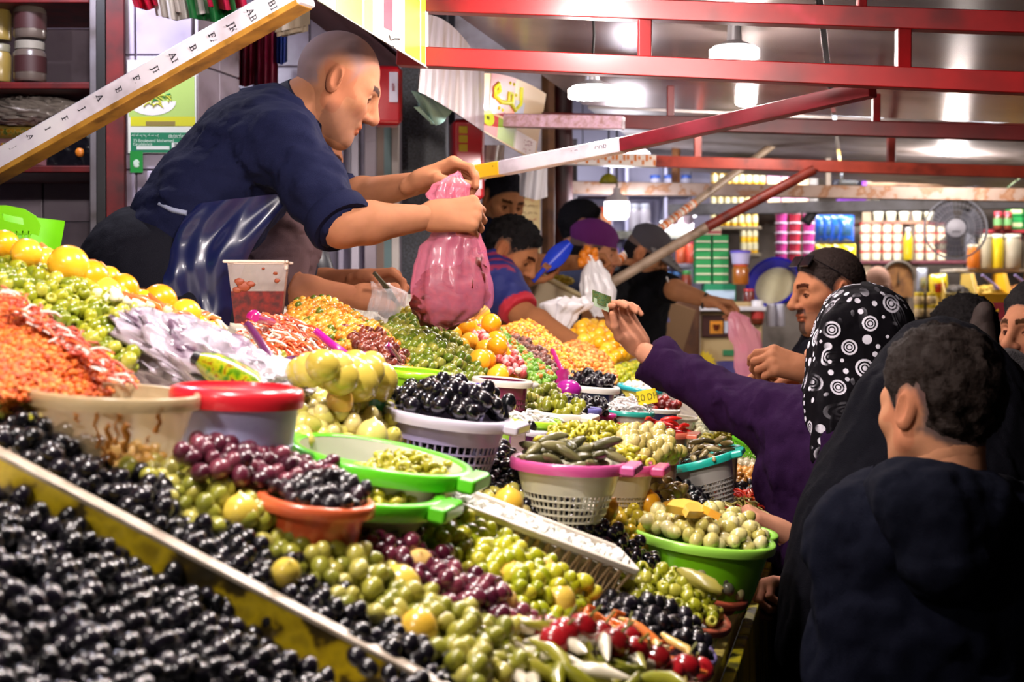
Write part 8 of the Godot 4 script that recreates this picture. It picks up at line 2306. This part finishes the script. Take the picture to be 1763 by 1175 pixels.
	mi("lettering",text("UFESA",0.014,"Droid Sans",0.001,true),M("4a4a58",0.5),fan,Transform3D(fb,fb*Vector3(0,-0.02,0.081)))
	mi("motor",glathe(Transform3D(fb*Basis(Vector3.RIGHT,PI*0.5),Vector3.ZERO),[Vector2(0,-0.14),Vector2(0.05,-0.13),Vector2(0.055,-0.02),Vector2(0,0.0)],18),M("a8c0d8",0.4),fan)
	mi("bracket",gbar(fb*Vector3(0.02,-0.02,-0.12),fb*Vector3(0.12,0.24,-0.2),0.03,0.03),M("8e8e96",0.4),fan)
	# little things over the canopy edge
	tag(mi("cardboard_flap",patch(at(1572,280,7.9),at(1690,245,7.9),at(1690,297,7.9),at(1572,300,7.9),0.02,0.006),M("8a705c",0.8)),"torn brown cardboard flap hanging over the orange beam","cardboard")
	tag(mi("dried_bundle",crumple(0.11,0.06,0.06,12),M("5a4638",0.9),null,Transform3D(Basis(),at(1738,268,7.6))),"brown dried bundle hanging at the top right","bundle")
	var cm:=thing("spot_fitting","dark grey swivelling spot fitting on the grey rail","lamp",at(1400,368,7.9))
	mi("barrel",gtube([Vector3(-0.045,-0.05,0.02),Vector3(0.02,0.03,0)],[0.03,0.024],12),M("3c3a38",0.5),cm)
	mi("arm",gtube([Vector3(0.02,0.03,0),Vector3(0.04,0.06,-0.02)],0.012,8),M("4a4846",0.5),cm)
	# ---- spice shelves between sellers and tins
	d=8.6
	for q in [[331,"top spice shelf board, half behind the rusty beam"],[398,"second spice shelf board of grey green wood"],[455,"third spice shelf board"],[503,"lowest spice shelf board"]]:shelf(q[1],985,1192,q[0],d,"a8a6b8" if q[0]!=398 else "8a8a80",0.3,0.05 if q[0]==398 else 0.025)
	for q in [1050,1076,1142]:tag(mi("shelf_divider",gbox(Vector3.ZERO,Vector3(0.02,0.9,0.28)),M("c4c0dc",0.5),null,Transform3D(Basis(),at(q,400,d+0.14))),"lilac upright divider of the spice shelves %s"%{1050:"behind the bulb's left side",1076:"right of the bulb",1142:"near the strip light"}[q],"divider")
	for q in [[[1006,1026,1044],397,18,40,"d0885c","e05a28","spice jar with an orange lid left of the bulb"],[[1092,1110],397,20,46,"b0a8b0","a8a8b4","spice jar with a silver lid under the slanted light"],[[1128,1152,1182],330,20,28,"a8a4b8","3458b0","spice jar with a blue lid on the top shelf"],[[1090],330,22,16,"c0c4c8","3aa890","low jar with a teal lid on the top shelf"],[[1160,1184],397,20,44,"b8a0a8","d0c0c8","spice jar of pink powder right of the strip light"],[[1172],454,17,40,"d8643c","4aa89c","jar of orange spice with a teal lid"],[[1190],454,20,42,"d8543c","b02848","jar of orange spice with a red lid"],[[1056,1080],454,20,26,"a8a0c4","7a58c0","jar with a violet lid behind the caps"],[[1148],454,17,34,"c89098","a83a90","jar with a magenta lid beside the orange jars"],[[1150,1166],502,16,34,"5a4c58","4a78b0","dark jar with a blue lid on the lowest shelf"],[[1182],502,18,36,"a84c34","50a050","dark jar with a green lid on the lowest shelf"]]:
		grid("spice_jar",q[6],"jar",q[0],[q[1]],d,jar_parts(q[2],q[3],d,q[4],q[5],"",0.2))
	# ---- counter, tea boxes, basin of cheese
	d=7.5
	grid("tea_box","green tea carton of the stack on the counter","carton",[1211,1241],[488,474,460,446,432,418],d,box_parts(28,13.6,d,"128a40","d8d8b0",0.1,0.02,0.24))
	for q in [[1230,419-14,"mixed red and cream carton on top of the tea stack"]]:grid("small_carton",q[2],"carton",[q[0]],[q[1]],d,box_parts(26,14,d,"d8c8a0","a83040"))
	grid("label_carton","wide green and blue carton under the tea stack","carton",[1240],[528],d,box_parts(56,40,d,"1a8a5a","c0d8e8",0.12,0.3,0.7))
	grid("clear_tub","clear tub with a violet lid on the amber jar","tub",[1275],[455],d-0.05,tub_parts(36,24,d,"b8b0d0","6a58c8"))
	grid("amber_jar","clear jar of amber honey under the violet lidded tub","jar",[1275],[490],d-0.05,jar_parts(28,34,d,"a8601c","c8502c","",0.1))
	grid("red_jar","dark red jar with a red lid beside the blue basin","jar",[1289],[532],d-0.1,jar_parts(20,34,d,"6a2418","c02c2c","",0.12))
	grid("dropper_bottle","brown sauce bottle with a white pointed cap","bottle",[1304],[558],d-0.15,jar_parts(22,40,d,"6a2c14","e8e4e4","b83028",0.45))
	grid("glass_cup","clear plastic cup on the counter behind the pink bag","cup",[1327,1343],[562],d-0.1,jar_parts(16,38,d,"a8a4ac","c8c4cc","",0.08))
	var bb:=thing("blue_basin","big blue basin of cream cheese tipped towards the aisle","basin",at(1331,486,7.7))
	var bf:=Transform3D(Basis(Vector3.UP,-0.5)*Basis(Vector3.RIGHT,1.1),Vector3.ZERO)
	r=px(48,7.7)
	mi("body",glathe(bf,[Vector2(0,-0.11),Vector2(r*0.65,-0.11),Vector2(r*0.92,0),Vector2(r,0),Vector2(r,0.008),Vector2(r*0.9,0.008),Vector2(r*0.62,-0.1),Vector2(0,-0.1)],36),M("2420b4",0.3,{"coat":0.5}),bb)
	mi("cheese",glathe(bf,[Vector2(r*0.74,-0.07),Vector2(r*0.76,-0.045),Vector2(r*0.5,-0.032),Vector2(0,-0.03)],24),M("d8ccA0",0.6,{"bump":"lumps","ts":6.0,"bs":1.2}),bb)
	var ct:=thing("counter","white edged counter with a framed coffee picture and a sunflower poster on its front","counter",at(1255,700,7.35))
	k=px(1.0,7.35)
	mi("front",gbox(Vector3(0,60*k-0.5,-0.05),Vector3(116*k,240*k+1.0,0.06)),M("c8b48c",0.6,{"tex":"paper","ts":2.0}),ct)
	mi("top",gbox(Vector3(0,168*k,-0.15),Vector3(124*k,8*k,0.36)),M("dcd8d8",0.4),ct)
	mi("side_strip",gbox(Vector3(-54*k,100*k,-0.01),Vector3(8*k,130*k,0.03)),M("d8d4d4",0.5),ct)
	mi("picture",gbox(Vector3(-16*k,138*k,-0.012),Vector3(62*k,38*k,0.012)),M("3c1a12",0.4),ct)
	mi("picture_patch",gbox(Vector3(-22*k,136*k,-0.004),Vector3(22*k,22*k,0.004)),M("d88a1c",0.5),ct)
	mi("coffee_cup",glathe(Transform3D(Basis(),Vector3(-22*k,132*k,0.0)),[Vector2(0,0),Vector2(4*k,0),Vector2(6.5*k,9*k),Vector2(0,9*k)],12),M("6a2c14",0.4),ct)
	mi("note",gbox(Vector3(-2*k,138*k,-0.003),Vector3(13*k,24*k,0.003),0.2),M("c8ccd8",0.5),ct)
	g=G.new()
	for i in 16:g.slab(Transform3D(Basis(Vector3.BACK,TAU*i/16),Vector3(-44*k,74*k,-0.012+0.001*(i%2))),PackedVector2Array([Vector2(4*k,-3*k),Vector2(15*k,-4.5*k),Vector2(22*k,0),Vector2(15*k,4.5*k),Vector2(4*k,3*k)]),0.004)
	mi("flower_petals",g.done(),M("d8b820",0.5),ct)
	mi("flower_heart",glathe(Transform3D(Basis(Vector3.RIGHT,PI*0.5),Vector3(-44*k,74*k,-0.01)),[Vector2(7*k,0),Vector2(5*k,0.008),Vector2(0,0.01)],16),M("8a4a14",0.6),ct)
	for q in [[2,92,24,10,"2a7a4a"],[14,66,28,9,"20704a"],[20,54,30,10,"2a7a50"],[24,100,16,12,"b83a2c"]]:mi("poster_print",gbox(Vector3(q[0]*k,q[1]*k,-0.018),Vector3(q[2]*k,q[3]*k,0.006),0.0,0.001),M(q[4],0.5),ct)
	tag(mi("cardboard_sheet",gxbox(Basis(Vector3.BACK,-0.32),Vector3.ZERO,Vector3(0.2,0.34,0.012)),M("8a6a48",0.8),null,Transform3D(Basis(Vector3.UP,0.3),at(1150,580,7.0))),"leaning brown cardboard sheet behind the bracelet arm","cardboard")
	tag(mi("plank",gbox(Vector3(0,-0.53,0),Vector3(0.14,1.58,0.03)),M("8a6c50",0.7,{"tex":"wood","ts":1.5}),null,Transform3D(Basis(Vector3.UP,-0.3),at(1180,610,7.1))),"brown wooden panel at the stall's far end beside the counter","panel")
	packet("blue_packet","clear packet of violet wrapped sweets behind the outstretched hand",1104,516,1148,562,6.9,"8a88c0","5a58b0",0.3)
	tag(mi("purple_tub",glathe(frame(Vector3.ZERO,Vector3(0,1,0)),[Vector2(0,-0.06),Vector2(0.07,-0.06),Vector2(0.085,0.06),Vector2(0.08,0.06),Vector2(0.066,-0.05),Vector2(0,-0.05)],24),M("4a4488",0.4),null,Transform3D(Basis(),at(1268,648,5.9))),"dull purple tub behind the purple sleeve","tub")
	tag(mi("blue_bowl",glathe(frame(Vector3.ZERO,Vector3(0.1,1,0)),[Vector2(0,-0.06),Vector2(0.06,-0.06),Vector2(0.1,0.02),Vector2(0.094,0.022),Vector2(0.055,-0.05),Vector2(0,-0.05)],28),M("1c58c8",0.35,{"coat":0.4}),null,Transform3D(Basis(),at(1322,676,5.6))),"bright blue bowl under the gesturing hands","bowl")
	var pn:=thing("pennant","maroon pennant with a golden emblem behind the edge man","flag",at(1715,535,4.9))
	mi("cloth",shifted(gsheet(func(u,v):return at(lerpf(1698,1735,u),lerpf(521,552-26*absf(u-0.6),v),4.9),8,5,0.002),-pn.position),M("7a1420",0.7),pn)
	g=G.new()
	scrawl(g,Transform3D(Basis(Vector3.BACK,-0.6),Vector3(-0.005,0.006,0.004)),0.05,0.02,44,0.003)
	mi("emblem",g.done(),M("d8a820",0.5),pn)
	# ---- shelf goods at far left, posters on the pier, red cans
	d=3.9
	grid("stacked_jar","clear jar of grains on the niche shelf, one of a pair stacked","jar",[52],[142,68],d+0.05,jar_parts(56,70,d,"5c5048","8a8478","3a1c1c",0.2))
	grid("yellow_jar","yellow filled jar at the picture's left rim on the niche shelf","jar",[0],[142,70],d+0.08,jar_parts(40,66,d,"8a7438","7a745c","",0.2))
	tag(mi("clear_sack",crumple(0.13,0.035,0.07,15),M("9a9088",0.2,{"coat":0.7}),null,Transform3D(Basis(),at(60,192,d+0.1))),"clear plastic sack lying on the packs in the niche","plastic bag")
	for i in 3:packet("snack_pack","yellow pink snack pack, %s of the niche pile"%["lowest","middle","upper"][i],-10,262-24*i,80,290-24*i,d+0.1+0.02*i,["8a5c60","a87a84","96803c"][i],"b09a58")
	var bp:=thing("black_package","black package with a clear window and orange and white dots in the niche","package",at(128,290,d+0.03))
	k=px(1.0,d)
	mi("box",gbox(Vector3(0,42*k,-0.05),Vector3(102*k,84*k,0.08)),M("0d0c12",0.2,{"coat":0.8,"bump":"folds","ts":3.0,"bs":0.6}),bp)
	g=G.new()
	g.box(Transform3D(Basis(),Vector3(0,76*k,-0.008)),Vector3(94*k,2*k,0.004),0.0)
	for q in [-47,47]:g.box(Transform3D(Basis(),Vector3(q*k,68*k,-0.008)),Vector3(2*k,16*k,0.004),0.0)
	g.box(Transform3D(Basis(),Vector3(0,60*k,-0.008)),Vector3(94*k,2*k,0.004),0.0)
	mi("white_frame",g.done(),M("c8c4c4",0.5),bp)
	for q in [[8,28,8,"d07820"],[36,48,6.5,"c8c0b0"],[36,28,5,"c8c0b0"]]:mi("dot",shifted(lump(q[2]*k,q[2]*k,0.008,12,8,0.001,1),Vector3(q[0]*k,q[1]*k,-0.008)),M(q[3],0.4),bp)
	var po:=thing("pasta_poster","green poster with a bowl of pasta taped on the tiled pier","poster",at(279,264,d-0.04))
	var pb:=func(nm,l,t,r2,b2,hex,z):mi(nm,gbox(Vector3(((l+r2)*0.5-279)*k,(264-(t+b2)*0.5)*k,z),Vector3((r2-l)*k,(b2-t)*k,0.001),0.0,0.0),M(hex,0.4),po)
	pb.call("sheet",221,106,338,264,"d8dcd2",0.0)
	pb.call("green_field",223,134,335,202,"a8c86a",0.001)
	pb.call("yellow_band",226,202,336,218,"c8c824",0.001)
	pb.call("brown_bar",252,210,302,217,"8a7a40",0.0018)
	pb.call("green_block",226,229,338,263,"147a54",0.001)
	pb.call("barcode_patch",296,246,336,257,"d8dcd8",0.0018)
	pb.call("white_bar",236,252,292,258,"d8e0d8",0.0018)
	g=G.new()
	for i in 14:g.box(Transform3D(Basis(),Vector3((300+i*1.7-279)*k,12.5*k,0.0026)),Vector3((0.5+0.4*(i%3))*k,9*k,0.0006),0.0)
	mi("barcode",g.done(),M("1a1a1a",0.5),po)
	g=G.new()
	var bo:=PackedVector2Array()
	for i in 13:bo.append(Vector2(-41*k*cos(PI*i/12.0),-24*k*sin(PI*i/12.0)))
	g.slab(Transform3D(Basis(),Vector3((263-279)*k,(264-176)*k,0.002)),bo,0.001)
	mi("bowl",g.done(),M("e4e4e0",0.4),po)
	g=G.new()
	var rl:=RandomNumberGenerator.new()
	rl.seed=6
	var g2:=G.new()
	for i in 70:
		var a:=rl.randf()*TAU
		var q:=Vector3((263-279+cos(a)*34*rl.randf())*k,(264-168+sin(a)*20*rl.randf())*k,0.004)
		var dv:=Vector3(cos(a*3.0),sin(a*5.0)*0.6,0)*6*k
		(g if i%5<3 else g2).tube([q-dv,q+Vector3(0,1.5*k,0),q+dv],1.3*k,4)
	mi("pasta",g.done(),M("c8c83c",0.5),po)
	mi("herbs",g2.done(),M("2a8a3c",0.5),po)
	for q in [["08.05.74.01.06",290,236,5.0],["73 Boulevard Mohamed",230,243,5.0],["Casablanca",230,249,5.0]]:
		var tm:=text(q[0],q[3]*k*1.3)
		tm.horizontal_alignment=HORIZONTAL_ALIGNMENT_LEFT
		mi("lettering",tm,M("d8e8dc",0.5),po,Transform3D(Basis(),Vector3((q[1]-279)*k,(264-q[2])*k,0.0018)))
	g=G.new()
	scrawl(g,Transform3D(Basis(),Vector3(-28*k,30*k,0.002)),48*k,4*k,8)
	scrawl(g,Transform3D(Basis(),Vector3(34*k,30*k,0.002)),40*k,4*k,9)
	mi("script",g.done(),M("d8e8dc",0.5),po)
	var gt:=thing("green_tag","small green hanging tag with a white mark under the pasta poster","tag",at(235,279,d-0.04))
	mi("card",gbox(Vector3.ZERO,Vector3(22*k,37*k,0.002)),M("128a34",0.4),gt)
	mi("mark",shifted(lump(6*k,7*k,0.001,10,6,0.001,3),Vector3(0,-3*k,0.001)),M("c8e0cc",0.5),gt)
	# red cans hanging behind the seller
	for q in [[640,690,112,215,4.4,"red plastic canister with a white label hanging behind the seller's face","680","HOT"],[775,832,205,345,4.75,"tall red packaged roll with yellow squares and a white label by the granite column","800","TOTAL WASH"]]:
		var o:=thing("red_canister",q[5],"canister",at((q[0]+q[1])*0.5,q[3],q[4]))
		var kk:=px(1.0,q[4])
		var W:float=(q[1]-q[0])*kk
		var H:float=(q[3]-q[2])*kk
		mi("body",gbox(Vector3(0,H*0.5,-0.04),Vector3(W,H,0.09),0.15,0.016),M("c01420",0.3,{"coat":0.5}),o)
		mi("label",gbox(Vector3(W*0.26 if q[2]<150 else W*0.12,H*(0.62 if q[2]<150 else 0.24),0.008),Vector3(W*(0.3 if q[2]<150 else 0.7),H*(0.5 if q[2]<150 else 0.2),0.004),0.15,0.001),M("e4dce4",0.5),o)
		mi("lettering",text(q[7],0.012,"Droid Sans",0.001,true),M("b03040",0.5),o,Transform3D(Basis(Vector3.UP,0.15)*Basis(Vector3.BACK,PI*0.5 if q[2]<150 else 0.0),Vector3(W*(0.26 if q[2]<150 else 0.12),H*(0.62 if q[2]<150 else 0.26),0.0115)))
		if q[2]>150:
			for i in 3:mi("yellow_square",gbox(Vector3(-W*0.1,H*(0.86-0.11*i),0.008),Vector3(W*0.26,H*0.09,0.003),0.15,0.001),M("c8b020",0.5),o)
	# handwritten price list behind the young seller
	var pl:=thing("price_list","tall cream sheet of handwritten prices beside the young seller","price list",at(908,400,6.1))
	k=px(1.0,6.1)
	mi("sheet",gbox(Vector3(0,-8*k,0),Vector3(44*k,150*k,0.003)),M("dcc894",0.6,{"tex":"paper","ts":3.0}),pl)
	for i in 11:
		g=G.new()
		scrawl(g,Transform3D(Basis(),Vector3(4*k,(56-11.5*i)*k,0.002)),28*k,5*k,60+i,0.0012)
		mi("handwriting",g.done(),M("6a3a28" if i%3 else "a83a34",0.6),pl)
